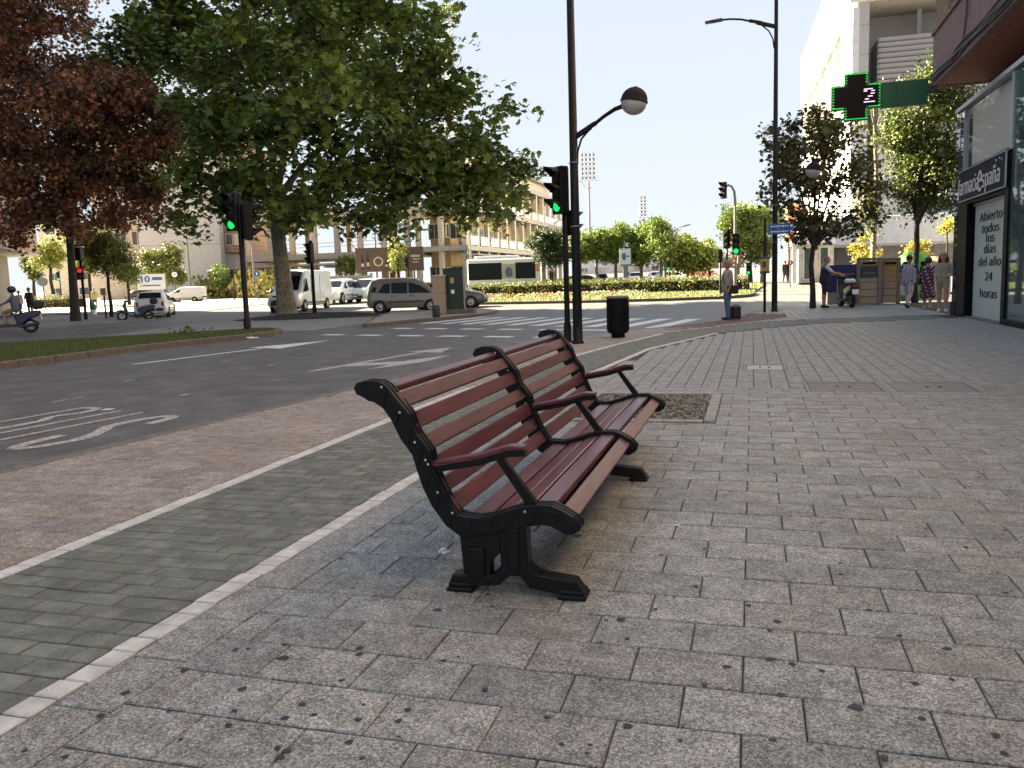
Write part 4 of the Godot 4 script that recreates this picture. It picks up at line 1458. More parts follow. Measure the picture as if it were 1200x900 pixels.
	# slats: pairs of edge points on the sitting side
	var rows := [["back_slat", -1.478, 0.8615, -1.436, 0.847], ["back_slat", -1.395, 0.824, -1.357, 0.767], ["back_slat", -1.343, 0.738, -1.311, 0.674], ["back_slat", -1.300, 0.643, -1.260, 0.590], ["back_slat", -1.250, 0.556, -1.224, 0.488], ["back_slat", -1.217, 0.468, -1.191, 0.408], ["back_slat", -1.182, 0.396, -1.142, 0.335], ["seat_slat", -1.116, 0.322, -1.030, 0.320], ["seat_slat", -1.018, 0.325, -0.940, 0.348], ["seat_slat", -0.928, 0.354, -0.852, 0.376], ["seat_slat", -0.832, 0.382, -0.750, 0.382], ["seat_slat", -0.716, 0.369, -0.655, 0.331]]
	for i in rows.size():
		var r: Array = rows[i]
		var a := Vector2(r[1], r[2])
		var c := Vector2(r[3], r[4])
		var d := (c - a).normalized()
		var nrm := Vector2(-d.y, d.x)
		if i == 0: nrm = Vector2(0.2, 1).normalized()
		var mid := (a + c) * 0.5 - nrm * 0.026
		for span in 2:
			var z0: float = [-3.085, -4.640][span]
			var z1: float = [-4.630, -6.185][span]
			var s := mb()
			bx(s, Vector3.ZERO, Vector3(z0 - z1, 0.030, a.distance_to(c)), 0.004)
			var b := Basis(Vector3(0, 0, -1), Vector3(nrm.x, nrm.y, 0), Vector3(d.x, d.y, 0))
			obj(r[0], s, M["slat%d" % ((i * 3 + span) % 4)], o, Transform3D(b, Vector3(mid.x, mid.y, (z0 + z1) * 0.5) + org))
	# legs
	for lz in [-3.092, -5.06]:
		var s := mb()
		var xf := T(org)
		var post := PackedVector2Array([Vector2(-1.146, 0.236), Vector2(-1.134, 0.071), Vector2(-1.019, 0.076), Vector2(-1.017, 0.127), Vector2(-0.973, 0.172), Vector2(-0.955, 0.262), Vector2(-1.04, 0.246)])
		prism(s, post, lz + 0.030, lz - 0.030, xf, 0.005)
		var pil := PackedVector2Array([Vector2(-0.978, 0.262), Vector2(-0.973, 0.172), Vector2(-0.971, 0.119), Vector2(-1.006, 0.083), Vector2(-1.02, 0.076), Vector2(-1.134, 0.072), Vector2(-1.183, 0.068), Vector2(-1.203, 0.015), Vector2(-1.092, 0.015), Vector2(-1.088, 0.024), Vector2(-0.980, 0.037), Vector2(-0.935, 0.079), Vector2(-0.892, 0.079), Vector2(-0.854, 0.032), Vector2(-0.734, 0.019), Vector2(-0.630, 0.015), Vector2(-0.640, 0.038), Vector2(-0.667, 0.076), Vector2(-0.820, 0.092), Vector2(-0.858, 0.128), Vector2(-0.861, 0.298)])
		prism(s, pil, lz + 0.039, lz - 0.039, xf, 0.007)
		bx(s, Vector3(-1.076, 0.125, lz + 0.036) + org, Vector3(0.075, 0.125, 0.016), 0.005)
		bx(s, Vector3(-0.915, 0.19, lz + 0.042) + org, Vector3(0.05, 0.17, 0.012), 0.004)
		var lo := obj("leg", s, M.black_iron, o)
		for px in [-1.148, -0.681]:
			var f := mb()
			bx(f, Vector3(px, 0.0095, lz) + org, Vector3(0.115, 0.019, 0.105), 0.005)
			bx(f, Vector3(px, 0.027, lz) + org, Vector3(0.10, 0.018, 0.088), 0.004)
			obj("foot_pad", f, M.black_iron, lo)
	# flat iron straps under the seat
	for x in [-1.0, -0.78]:
		var s := mb()
		bx(s, Vector3(x, 0.262 + (0.03 if x > -0.9 else 0.0), -4.08) + org, Vector3(0.04, 0.012, 1.98))
		obj("stretcher", s, M.black_iron, o)

# ---------------------------------------------------------------- the pharmacy
func text_on(parent: Node, called: String, words: String, height: float, at: Vector3, b: Basis, m: Material, squeeze := 1.0, bold := 400, depth := 0.012) -> MeshInstance3D:
	var f := SystemFont.new()
	f.font_names = PackedStringArray(["Droid Sans"])
	f.font_weight = bold
	var t := TextMesh.new()
	t.font = f
	t.text = words
	t.font_size = 64
	t.pixel_size = height / 64.0 * 1.36
	t.depth = depth
	return put(called, t, m, parent, Transform3D(b * Basis.from_scale(Vector3(squeeze, 1, 1)), at))

func make_pharmacy():
	var o := thing("pharmacy", "glass fronted pharmacy with navy name board and frosted door panel beneath the brown building", "shop", Vector3(5.25, 0, -25.2))
	# local: x into the shop, z towards the camera; z = 0 is the street corner end
	var face := Basis(Vector3(0, 0, 1), Vector3.UP, Vector3(-1, 0, 0))      # lettering that is read from the pavement
	face = Basis(Vector3(0, 0, 1), Vector3.UP, Vector3(-1, 0, 0))
	wall_box(o, "corner_column", Vector3(0.0, 0, 0.45), Vector3(0.35, 3.0, 1.40), M.black_frame, 0.01)
	wall_box(o, "corner_glass", Vector3(0.0, 0.35, 0.0), Vector3(0.10, 5.42, 0.44), M.mirror_glass)
	wall_box(o, "corner_upper_glass", Vector3(0.012, 3.003, 0.445), Vector3(0.10, 5.42, 0.78), M.mirror_glass)
	wall_box(o, "plinth", Vector3(-0.02, 0, -0.05), Vector3(0.3, 0.347, 0.448), M.navy, 0.01)
	wall_box(o, "end_wall", Vector3(0.101, 0, 0.0), Vector3(4.5, 5.42, 0.12), M.mirror_glass)
	wall_box(o, "top_rail", Vector3(-0.05, 5.33, -0.02), Vector3(0.18, 5.445, 16), M.alu, 0.01)
	# name board
	var bd := wall_box(o, "name_board", Vector3(-0.06, 2.97, 0.75), Vector3(0.08, 3.70, 4.92), M.navy, 0.008)
	var rim := mb()
	for e in [[Vector3(-0.062, 3.715, 2.83), Vector3(0.03, 0.03, 4.2)], [Vector3(-0.062, 2.955, 2.83), Vector3(0.03, 0.03, 4.2)], [Vector3(-0.062, 3.335, 4.93), Vector3(0.03, 0.79, 0.03)]]: bx(rim, e[0], e[1])
	obj("board_rim", rim, M.alu, bd)
	text_on(bd, "lettering", "farmacia", 0.40, Vector3(-0.068, 3.30, 1.72), face, M.sign_white, 0.98, 400)
	text_on(bd, "lettering", "e", 0.66, Vector3(-0.070, 3.36, 2.83), face, M.sign_white, 0.9, 400)
	text_on(bd, "lettering", "spaña", 0.40, Vector3(-0.068, 3.30, 3.78), face, M.sign_white, 1.05, 400)
	var sp := mb()
	for e in [[4.15, 3.60, 0.035], [4.45, 3.62, 0.03], [4.6, 3.57, 0.025]]:
		ball(sp, Vector3(-0.064, e[1], e[0]), Vector3(0.006, e[2], e[2]), 8, 4)
	obj("emblem_dots", sp, M.sign_white, bd)
	# door opening with the lettered panel
	wall_box(o, "door_jamb", Vector3(0.0, 0, 4.66), Vector3(0.22, 2.967, 4.90), M.black_frame, 0.008)
	wall_box(o, "door_lintel", Vector3(0.0, 2.86, 1.403), Vector3(0.22, 2.966, 4.657), M.black_frame)
	var door := wall_box(o, "door_panel", Vector3(0.16, 0.02, 1.56), Vector3(0.20, 2.78, 4.50), M.frosted)
	var lines := [["Abierto", 2.46], ["todos", 2.17], ["los", 1.94], ["días", 1.68], ["del año", 1.38], ["24", 1.03], ["horas", 0.62]]
	for e in lines:
		text_on(door, "lettering", e[0], 0.205, Vector3(0.152, e[1], 3.02), face, M.black_text, 2.15, 400)
	wall_box(o, "door_rail", Vector3(0.13, 2.785, 1.42), Vector3(0.22, 2.84, 4.6), M.alu)
	wall_box(o, "threshold", Vector3(0.02, 0.001, 1.403), Vector3(1.2, 0.012, 4.655), M.light_grey)
	for k in 9:
		wall_box(o, "threshold_grille", Vector3(0.05 + 0.12 * k, 0.012, 1.41), Vector3(0.10 + 0.12 * k, 0.022, 4.65), M.dark_grey)
	# upper glazing with a pale blind behind
	wall_box(o, "blind", Vector3(0.14, 3.85, 1.08), Vector3(0.16, 5.28, 4.86), M.blind)
	var up := mb()
	bx(up, Vector3(0.06, 4.52, 2.85), Vector3(0.02, 1.60, 4.06))
	obj("upper_pane", up, M.pane, o)
	wall_box(o, "mullion", Vector3(0.0, 3.73, 0.785), Vector3(0.12, 5.325, 0.83), M.alu)
	wall_box(o, "mullion", Vector3(0.0, 3.73, 4.903), Vector3(0.14, 5.325, 5.02), M.frosted)
	# display window nearest the bench
	var win := mb()
	bx(win, Vector3(0.04, 2.68, 7.55), Vector3(0.02, 5.12, 5.06))
	obj("display_pane", win, M.shop_glass, o)
	wall_box(o, "window_frame", Vector3(-0.03, 0.0, 4.905), Vector3(0.14, 0.12, 16), M.black_frame, 0.006)
	wall_box(o, "window_frame", Vector3(-0.012, 0.122, 4.905), Vector3(0.12, 3.72, 4.99), M.black_frame, 0.006)
	for k in 3:
		wall_box(o, "mullion", Vector3(0.0, 0.122, 10.1 + 2.6 * k), Vector3(0.1, 5.32, 10.16 + 2.6 * k), M.alu)
	var win2 := mb()
	bx(win2, Vector3(0.04, 2.68, 13.0), Vector3(0.02, 5.12, 5.7))
	obj("display_pane", win2, M.shop_glass, o)
	# inside
	wall_box(o, "floor", Vector3(0.2, -0.05, 0.12), Vector3(4.5, 0.0005, 16), M.interior)
	wall_box(o, "ceiling", Vector3(0.2, 5.2, 0.12), Vector3(4.5, 5.32, 16), M.interior)
	wall_box(o, "inner_wall", Vector3(4.3, 0.001, 0.13), Vector3(4.49, 5.19, 16), M.interior)
	wall_box(o, "display_panel", Vector3(0.9, 0.1, 5.6), Vector3(0.98, 3.0, 6.4), M.lilac)
	wall_box(o, "display_stand", Vector3(0.6, 0.001, 6.9), Vector3(1.1, 1.1, 8.0), M.wood_clad, 0.01)
	wall_box(o, "shelf_unit", Vector3(3.9, 0.001, 3.0), Vector3(4.29, 2.4, 12), M.white_paint)
	# green cross
	var c := thing("pharmacy_cross", "green illuminated pharmacy cross showing a white 2 on a green arm", "sign", Vector3(2.68, 5.95, -24.9))
	var w := 0.205
	var L := 0.62
	var cp := PackedVector2Array([Vector2(-w * 1.45, L), Vector2(w * 1.45, L), Vector2(w * 1.45, w * 1.55), Vector2(L, w * 1.55), Vector2(L, -w * 1.55), Vector2(w * 1.45, -w * 1.55), Vector2(w * 1.45, -L), Vector2(-w * 1.45, -L), Vector2(-w * 1.45, -w * 1.55), Vector2(-L, -w * 1.55), Vector2(-L, w * 1.55), Vector2(-w * 1.45, w * 1.55)])
	var s := mb()
	prism(s, cp, -0.11, 0.10, Transform3D.IDENTITY, 0.01)
	obj("casing", s, M.cross_green, c)
	var ip := PackedVector2Array()
	for p in cp: ip.append(p - Vector2(signf(p.x), signf(p.y)) * 0.055)
	s = mb()
	prism(s, ip, 0.09, 0.106, Transform3D.IDENTITY)
	obj("display", s, M.led_panel, c)
	# strips of green leds along the rim: long bars on level edges, short ticks up the sides
	for i in 12:
		var a := cp[i]
		var b2 := cp[(i + 1) % 12]
		var ins := 0.032
		if absf(a.y - b2.y) < 0.01:
			var ls := mb()
			bx(ls, Vector3((a.x + b2.x) * 0.5, a.y - signf(a.y) * ins, 0.108), Vector3(absf(a.x - b2.x) - 0.03, 0.018, 0.01))
			obj("led_strip", ls, M.led_green, c)
		else:
			var cnt := 8 if absf(a.x) > 0.5 else 4
			for k in cnt:
				var ls := mb()
				var t := (k + 0.7) / (cnt + 0.4)
				bx(ls, Vector3(a.x - signf(a.x) * 0.038, lerpf(a.y, b2.y, t), 0.108), Vector3(0.055, 0.018, 0.01))
				obj("led_strip", ls, M.led_green, c)
	# the digit 2 in rows of leds
	for e in [[0.30, 0.17, 0.22], [0.23, 0.12, 0.09], [0.42, 0.12, 0.09], [0.41, 0.05, 0.10], [0.35, -0.02, 0.12], [0.27, -0.09, 0.10], [0.33, -0.165, 0.28]]:
		var ls := mb()
		bx(ls, Vector3(e[0], e[1], 0.109), Vector3(e[2], 0.026, 0.008))
		obj("digit_led_row", ls, M.led_white, c)
	s = mb()
	bx(s, Vector3(1.20, -0.02, 0.0), Vector3(1.15, 0.66, 0.16), 0.01)
	var arm := obj("arm_box", s, M.cross_green, c)
	s = mb()
	for x in [0.93, 1.0]: bx(s, Vector3(x, -0.02, 0.082), Vector3(0.012, 0.66, 0.01))
	obj("seam", s, M.green_box, arm)
	s = mb()
	bx(s, Vector3(1.88, 0.02, 0), Vector3(0.25, 0.2, 0.1))
	obj("bracket", s, M.dark_grey, c)

# ---------------------------------------------------------------- street furniture
func lamp_post(label: String, at: Vector3) -> Node3D:
	var o := thing("street_lamp", label, "street lamp", at, 0.0, "tall black street lamps with a globe arm")
	var s := mb()
	lathe(s, [Vector2(0.0, 0), Vector2(0.125, 0.0), Vector2(0.125, 0.03), Vector2(0.098, 0.05), Vector2(0.096, 0.9), Vector2(0.092, 0.92), Vector2(0.058, 10.2), Vector2(0.03, 10.22), Vector2(0.0, 10.22)], Transform3D.IDENTITY, 16)
	obj("pole", s, M.post_black, o)
	s = mb()
	ball(s, Vector3(0, 10.29, 0), Vector3(0.07, 0.08, 0.07))
	obj("finial", s, M.post_black, o)
	for y in [3.52, 2.3]:
		s = mb()
		lathe(s, [Vector2(0.094, y), Vector2(0.1, y + 0.004), Vector2(0.1, y + 0.022), Vector2(0.094, y + 0.026)], Transform3D.IDENTITY, 16)
		obj("band", s, M.mid_grey, o)
	# upper arm over the road with a flat led head
	s = mb()
	bar(s, Vector3(-0.02, 9.22, 0), Vector3(-0.62, 9.42, 0), 0.10, 0.12, Vector3.UP, 0.02)
	bar(s, Vector3(-0.45, 9.39, 0), Vector3(-0.85, 9.50, 0), 0.085, 0.10, Vector3.UP, 0.02)
	tube(s, [Vector3(-0.75, 9.46, 0), Vector3(-1.1, 9.57, 0), Vector3(-1.45, 9.62, 0), Vector3(-1.72, 9.62, 0)], 0.032, 8)
	tube(s, [Vector3(-0.06, 8.55, 0), Vector3(-0.10, 8.85, 0), Vector3(-0.22, 9.1, 0), Vector3(-0.45, 9.32, 0)], 0.022, 8)
	var arm := obj("road_arm", s, M.post_black, o)
	s = mb()
	bx(s, Vector3(-1.88, 9.615, 0), Vector3(0.42, 0.085, 0.20), 0.03, Basis(Vector3.BACK, 0.07))
	bx(s, Vector3(-2.1, 9.60, 0), Vector3(0.30, 0.05, 0.26), 0.02, Basis(Vector3.BACK, 0.07))
	obj("led_head", s, M.dark_grey, arm)
	# lower arm over the pavement with the globe
	s = mb()
	bar(s, Vector3(0.03, 4.02, 0), Vector3(0.36, 4.20, 0), 0.085, 0.10, Vector3.UP, 0.02)
	bar(s, Vector3(0.28, 4.17, 0), Vector3(0.46, 4.26, 0), 0.07, 0.085, Vector3.UP, 0.015)
	tube(s, [Vector3(0.4, 4.22, 0), Vector3(0.6, 4.36, 0), Vector3(0.82, 4.48, 0), Vector3(1.0, 4.53, 0)], [0.035, 0.034, 0.04, 0.045], 10)
	tube(s, [Vector3(0.07, 3.55, 0), Vector3(0.08, 3.75, 0), Vector3(0.16, 3.98, 0), Vector3(0.33, 4.15, 0)], 0.02, 8)
	var low := obj("globe_arm", s, M.post_black, o)
	var gp0 := Transform3D(Basis(Vector3.BACK, -0.16), Vector3(1.19, 4.60, 0))
	s = mb()
	var prof := [Vector2(0, 0.27), Vector2(0.03, 0.262)]
	for i in range(1, 8): prof.append(Vector2(0.255 * sin(PI / 2 * i / 7.0), 0.255 * cos(PI / 2 * i / 7.0)))
	prof.append(Vector2(0.268, -0.005)); prof.append(Vector2(0.262, -0.025)); prof.append(Vector2(0.0, -0.025))
	lathe(s, prof, gp0, 20)
	obj("globe_hood", s, M.globe_top, low)
	s = mb()
	prof = []
	for i in 9: prof.append(Vector2(0.248 * cos(PI / 2 * i / 8.0), -0.026 - 0.235 * sin(PI / 2 * i / 8.0)))
	lathe(s, prof, gp0, 20)
	obj("globe_bowl", s, M.globe_low, low)
	# inspection door at the foot
	s = mb()
	bx(s, Vector3(0, 0.5, 0.097), Vector3(0.09, 0.32, 0.012), 0.004)
	obj("service_door", s, M.post_black, o)
	return o

# one signal head; local +z is the way it faces
func signal_head(parent: Node, at: Vector3, turn: float, lit: int, lenses := 3, size := 1.0, lamp: Material = null):
	var s := mb()
	var p := 0.31 * size
	bx(s, Vector3(0, 0, -0.06 * size), Vector3(0.33 * size, p * lenses, 0.20 * size), 0.02 * size)
	bx(s, Vector3(0, 0, -0.17 * size), Vector3(0.24 * size, p * lenses * 0.94, 0.05 * size), 0.01 * size)
	var h := obj("signal_head", s, M.post_black, parent, T(at, turn))
	for i in lenses:
		var y := p * ((lenses - 1) * 0.5 - i)
		var v := mb()
		for k in 14:
			var a0 := PI * 1.16 * (k / 14.0) - 0.08 * PI
			var a1 := PI * 1.16 * ((k + 1) / 14.0) - 0.08 * PI
			var r := 0.138 * size
			var d0 := (0.07 + 0.23 * maxf(sin(a0), 0.0)) * size
			var d1 := (0.07 + 0.23 * maxf(sin(a1), 0.0)) * size
			for rr in [r, r - 0.006 * size]:
				quad(v, Vector3(cos(a0) * rr, y + sin(a0) * rr, 0.03 * size), Vector3(cos(a1) * rr, y + sin(a1) * rr, 0.03 * size), Vector3(cos(a1) * rr, y + sin(a1) * rr, 0.04 * size + d1), Vector3(cos(a0) * rr, y + sin(a0) * rr, 0.04 * size + d0))
		obj("visor", v, M.post_black, h)
		var l := mb()
		lathe(l, [Vector2(0, 0.058 * size), Vector2(0.06 * size, 0.053 * size), Vector2(0.10 * size, 0.045 * size), Vector2(0.122 * size, 0.036 * size)], Transform3D(Basis(Vector3.RIGHT, PI / 2), Vector3(0, y, 0)), 16)
		obj("lens", l, (lamp if lamp else (M.lamp_green if i == lenses - 1 else M.lamp_red)) if i == lit else M.lens_off, h)
		var rm := mb()
		lathe(rm, [Vector2(0.122 * size, 0.03 * size), Vector2(0.122 * size, 0.045 * size), Vector2(0.134 * size, 0.045 * size), Vector2(0.134 * size, 0.03 * size)], Transform3D(Basis(Vector3.RIGHT, PI / 2), Vector3(0, y, 0)), 16)
		obj("lens_rim", rm, M.post_black, h)

func signal_pole(o: Node, h: float, r := 0.055):
	var s := mb()
	lathe(s, [Vector2(0, 0), Vector2(r * 1.9, 0), Vector2(r * 1.9, 0.02), Vector2(r * 1.35, 0.05), Vector2(r * 1.35, 0.35), Vector2(r, 0.42), Vector2(r, h), Vector2(0, h + 0.02)], Transform3D.IDENTITY, 12)
	obj("pole", s, M.post_black, o)

func face_angle(at: Vector3, toward: Vector3) -> float:
	return atan2(toward.x - at.x, toward.z - at.z)

func make_street_furniture():
	var l1 := gp(677.4, 402.5)
	var l2 := gp(907.5, 365.0)
	lamp_post("tall black street lamp beside the traffic light pole", l1)
	var c2 := lamp_post("tall black street lamp with blue direction sign by the corner tree", l2)
	# traffic light by the bench
	var p := gp(665.4, 401.0)
	var o := thing("traffic_light", "black traffic light showing green on a slim pole against the street lamp", "traffic light", p, 0.0, "traffic lights")
	signal_pole(o, 3.5, 0.058)
	var ang := face_angle(p, EYE) - deg_to_rad(52)
	signal_head(o, Vector3(-0.10, 3.06, 0.12), ang, 2)
	signal_head(o, Vector3(0.12, 2.42, -0.16), ang + PI, 1, 2, 0.8)
	var br := mb()
	for y in [2.62, 3.42]: bar(br, Vector3(0, y, 0), Vector3(-0.10, y, 0.10), 0.04, 0.03)
	obj("bracket", br, M.post_black, o)
	# one on the grassed median
	p = gp(290.3, 387.5)
	o = thing("traffic_light", "black traffic light showing green standing at the end of the grass median", "traffic light", p, 0.0, "traffic lights")
	signal_pole(o, 4.3, 0.085)
	ang = face_angle(p, EYE) - deg_to_rad(38)
	signal_head(o, Vector3(-0.18, 3.75, 0.16), ang, 2, 3, 1.25)
	signal_head(o, Vector3(0.32, 3.45, -0.1), ang + PI * 0.72, -1, 3, 1.25)
	# the one behind the plane tree's trunk
	p = rp(369, 367.5)
	p.y = road_y(p.z)
	o = thing("traffic_light", "black traffic light seen from the side beside the plane tree trunk", "traffic light", p, 0.0, "traffic lights")
	signal_pole(o, 3.9, 0.09)
	signal_head(o, Vector3(-0.12, 3.25, 0), -PI / 2 - 0.25, -1, 3, 1.15)
	# pedestrian light on the far pavement
	p = rp(101, 376)
	o = thing("pedestrian_light", "black pedestrian light showing red beside the purple tree trunk", "traffic light", p, 0.0, "traffic lights")
	signal_pole(o, 3.9, 0.075)
	ang = face_angle(p, EYE)
	signal_head(o, Vector3(0, 2.65, 0.12), ang - 0.2, 0, 2, 1.1, M.lamp_red)
	var cap := mb()
	bx(cap, Vector3(0, 3.75, 0.05), Vector3(0.42, 0.75, 0.36), 0.05)
	lathe(cap, [Vector2(0.24, 4.13), Vector2(0.22, 4.28), Vector2(0.12, 4.38), Vector2(0, 4.4)], Transform3D.IDENTITY, 12)
	var ho := obj("signal_housing", cap, M.post_black, o)
	cap = mb()
	lathe(cap, [Vector2(0.26, 4.10), Vector2(0.262, 4.15)], Transform3D.IDENTITY, 12)
	obj("white_band", cap, M.sign_white, ho)
	# small far signals: pixel of the foot, of the top, facing, lit
	for e in [[196, 352, 316, 0.4, -1, "dark traffic light in front of the round yellow-green tree"], [275, 352, 316, -0.3, -1, "dark traffic light before the dry grass near the gable wall"], [73, 358, 318, 0.2, 2, "traffic light showing green above the clipped far hedge"], [480, 347, 301, -0.5, -1, "grey traffic light in front of the wine poster billboard"], [852, 346, 271, 0.3, -1, "dark traffic light head pair beside the mast arm signal"], [844, 346, 293, 0.1, -1, "small dark traffic light above the roundabout hedge end"], [877, 342, 308, 0.0, 2, "small traffic light showing green past the roundabout hedge"], [784, 336, 306, 0.0, 2, "small traffic light showing green between parked cars and poplars"], [648, 338, 316, 0.2, 0, "small traffic light showing red near the parked bus"]]:
		var f := rp(e[0], e[1])
		var k := dist_of(f) / FOCAL
		var h: float = (e[1] - e[2]) * k
		o = thing("traffic_light", e[5], "traffic light", f, 0.0, "traffic lights")
		var size := clampf(h * 0.3, 0.8, 1.15)
		signal_pole(o, h - 0.4 * size, 0.06)
		signal_head(o, Vector3(0.0, h - 0.47 * size, 0.16), face_angle(f, EYE) + e[3], e[4], 3, size)
	# mast arm with a head over the lane, second head and give-way sign on the mast
	p = rp(861.5, 346)
	var kk := dist_of(p) / FOCAL
	o = thing("mast_arm_signal", "curved mast with an overhead traffic light, a green light and a give way sign", "traffic light", p, 0.0, "traffic lights")
	var top := (346 - 219) * kk
	var sp := 13.0 * kk
	var s := mb()
	tube(s, [Vector3.ZERO, Vector3(0, top * 0.5, 0), Vector3(0, top * 0.86, 0), Vector3(-0.05, top * 0.94, 0), Vector3(-0.2, top * 0.985, 0), Vector3(-sp * 0.6, top, 0), Vector3(-sp * 0.75, top * 0.985, 0)], [0.10, 0.085, 0.075, 0.07, 0.065, 0.06, 0.055], 10)
	obj("mast", s, M.mid_grey, o)
	signal_head(o, Vector3(-sp * 1.05, top * 0.955, 0.05), face_angle(p, EYE) - 0.7, -1, 3, 1.0)
	signal_head(o, Vector3(0.05, (346 - 287) * kk, 0.2), face_angle(p, EYE), 2, 3, 1.25)
	var yw := 6.0 * kk
	var yh := (346 - 299) * kk
	s = mb()
	prism(s, PackedVector2Array([Vector2(-yw, yh + yw * 0.62), Vector2(yw, yh + yw * 0.62), Vector2(0, yh - yw * 1.1)]), 0.16, 0.19)
	var ys := obj("give_way_sign", s, M.red_sign, o, T(Vector3.ZERO, face_angle(p, EYE)))
	s = mb()
	prism(s, PackedVector2Array([Vector2(-yw * 0.66, yh + yw * 0.44), Vector2(yw * 0.66, yh + yw * 0.44), Vector2(0, yh - yw * 0.68)]), 0.188, 0.196)
	obj("sign_face", s, M.sign_white, ys)
	# litter bin
	p = gp(724.5, 395.5)
	o = thing("litter_bin", "round black litter bin with ribbed body standing near the zebra crossing", "bin", p)
	s = mb()
	lathe(s, [Vector2(0, 0), Vector2(0.14, 0), Vector2(0.15, 0.05), Vector2(0.14, 0.08)], Transform3D.IDENTITY, 24)
	obj("base", s, M.post_black, o)
	s = mb()
	lathe(s, [Vector2(0.14, 0.08), Vector2(0.215, 0.11), Vector2(0.228, 0.16), Vector2(0.236, 0.82), Vector2(0.24, 0.84), Vector2(0.225, 0.85), Vector2(0.21, 0.80), Vector2(0.0, 0.62)], Transform3D.IDENTITY, 28)
	obj("body", s, M.post_black, o)
	for k in 22:
		var a := TAU * k / 22.0
		s = mb()
		bx(s, Vector3(0, 0, 0), Vector3(0.035, 0.66, 0.012), 0.003)
		obj("slat", s, M.post_black, o, T(Vector3(sin(a) * 0.236, 0.485, cos(a) * 0.236), a))
	s = mb()
	lathe(s, [Vector2(0.226, 0.84), Vector2(0.246, 0.845), Vector2(0.25, 0.875), Vector2(0.225, 0.90), Vector2(0.205, 0.885), Vector2(0.2, 0.83)], Transform3D.IDENTITY, 28)
	obj("rim", s, M.mid_grey, o)
	s = mb()
	var g := RandomNumberGenerator.new()
	g.seed = 9
	for k in 9: ball(s, Vector3(g.randf_range(-0.13, 0.13), 0.82 + g.randf() * 0.04, g.randf_range(-0.13, 0.13)), Vector3(0.07, 0.035, 0.06), 6, 4)
	obj("rubbish", s, M.cream, o).set_meta("kind", "stuff")
	# sign post with yellow box beside the corner lamp
	p = gp(896, 366)
	var k2 := dist_of(p) / FOCAL
	o = thing("sign_post", "black post carrying two blue direction boards and a small yellow box", "sign", p)
	s = mb()
	lathe(s, [Vector2(0.045, 0), Vector2(0.045, (366 - 258) * k2), Vector2(0, (366 - 257) * k2)], Transform3D.IDENTITY, 10)
	obj("pole", s, M.post_black, o)
	s = mb()
	bx(s, Vector3(0, (366 - 311.5) * k2, 0.07), Vector3(0.29, 0.48, 0.12), 0.02)
	var yb := obj("yellow_box", s, M.yellow_box, o)
	s = mb()
	bx(s, Vector3(0, (366 - 302.5) * k2, 0.07), Vector3(0.32, 0.07, 0.15), 0.01)
	bx(s, Vector3(0, (366 - 319.5) * k2, 0.07), Vector3(0.31, 0.08, 0.14), 0.01)
	bx(s, Vector3(-0.02, (366 - 310.5) * k2, 0.131), Vector3(0.12, 0.2, 0.006))
	obj("box_trim", s, M.dark_grey, yb)
	for e in [[267.5, 0.22], [273.5, 0.22]]:
		s = mb()
		bx(s, Vector3(0.50, (366 - e[0]) * k2, 0.07), Vector3(0.78, 0.165, 0.03), 0.006)
		var b := obj("direction_board", s, M.blue_sign, o)
		s = mb()
		for i in 9:
			var w := 0.03 + 0.03 * (i * 7 % 3)
			bx(s, Vector3(0.2 + 0.062 * i, (366 - e[0]) * k2, 0.0865), Vector3(0.042, 0.035 if i % 3 else 0.055, 0.003))
		bx(s, Vector3(0.82, (366 - e[0]) * k2, 0.0865), Vector3(0.07, 0.07, 0.003))
		obj("board_lettering", s, M.sign_white, b)
	# cabinets on the island
	p = gp(515.5, 368.5, 0.02)
	var kc := dist_of(p) / FOCAL
	o = thing("utility_cabinet", "beige two-part concrete utility cabinet on the traffic island", "cabinet", p, 0.16)
	var cw := 15.0 * kc
	s = mb(); bx(s, Vector3(0, 0.85 * 0.5 + 0.02, 0), Vector3(cw, 0.85, 0.42), 0.015)
	obj("lower_body", s, M.beige_box, o)
	s = mb(); bx(s, Vector3(0, 0.88 + 0.36, 0), Vector3(cw * 0.98, 0.72, 0.40), 0.015)
	obj("upper_body", s, M.beige_box, o)
	s = mb(); bx(s, Vector3(0, 1.63, 0), Vector3(cw * 1.06, 0.06, 0.46), 0.01)
	obj("lid", s, M.concrete, o)
	s = mb(); bx(s, Vector3(-cw * 0.46, 0.5, 0.215), Vector3(0.05, 0.22, 0.02))
	obj("handle", s, M.car_trim, o)
	s = mb(); bx(s, Vector3(-cw * 0.46, 1.25, 0.205), Vector3(0.05, 0.16, 0.02))
	obj("handle", s, M.car_trim, o)
	p = gp(533.5, 367.5, 0.02)
	kc = dist_of(p) / FOCAL
	o = thing("utility_cabinet", "tall dark green metal utility cabinet with pale stickers on the traffic island", "cabinet", p, 0.16)
	s = mb(); bx(s, Vector3(0.1, 0.10, -0.05), Vector3(1.55, 0.20, 0.7), 0.02)
	obj("plinth", s, M.kerb_tan, o)
	var hgt := 51.0 * kc
	s = mb(); bx(s, Vector3(0, 0.2 + hgt * 0.45, 0), Vector3(0.84, hgt * 0.9, 0.45), 0.012)
	obj("body", s, M.green_box, o)
	s = mb(); bx(s, Vector3(0.425, 0.2 + hgt * 0.45, 0), Vector3(0.012, hgt * 0.88, 0.44))
	obj("side_panel", s, M.green_box, o)
	s = mb(); bx(s, Vector3(0, 0.22 + hgt * 0.9, 0), Vector3(0.9, 0.05, 0.5), 0.01)
	obj("lid", s, M.green_box, o)
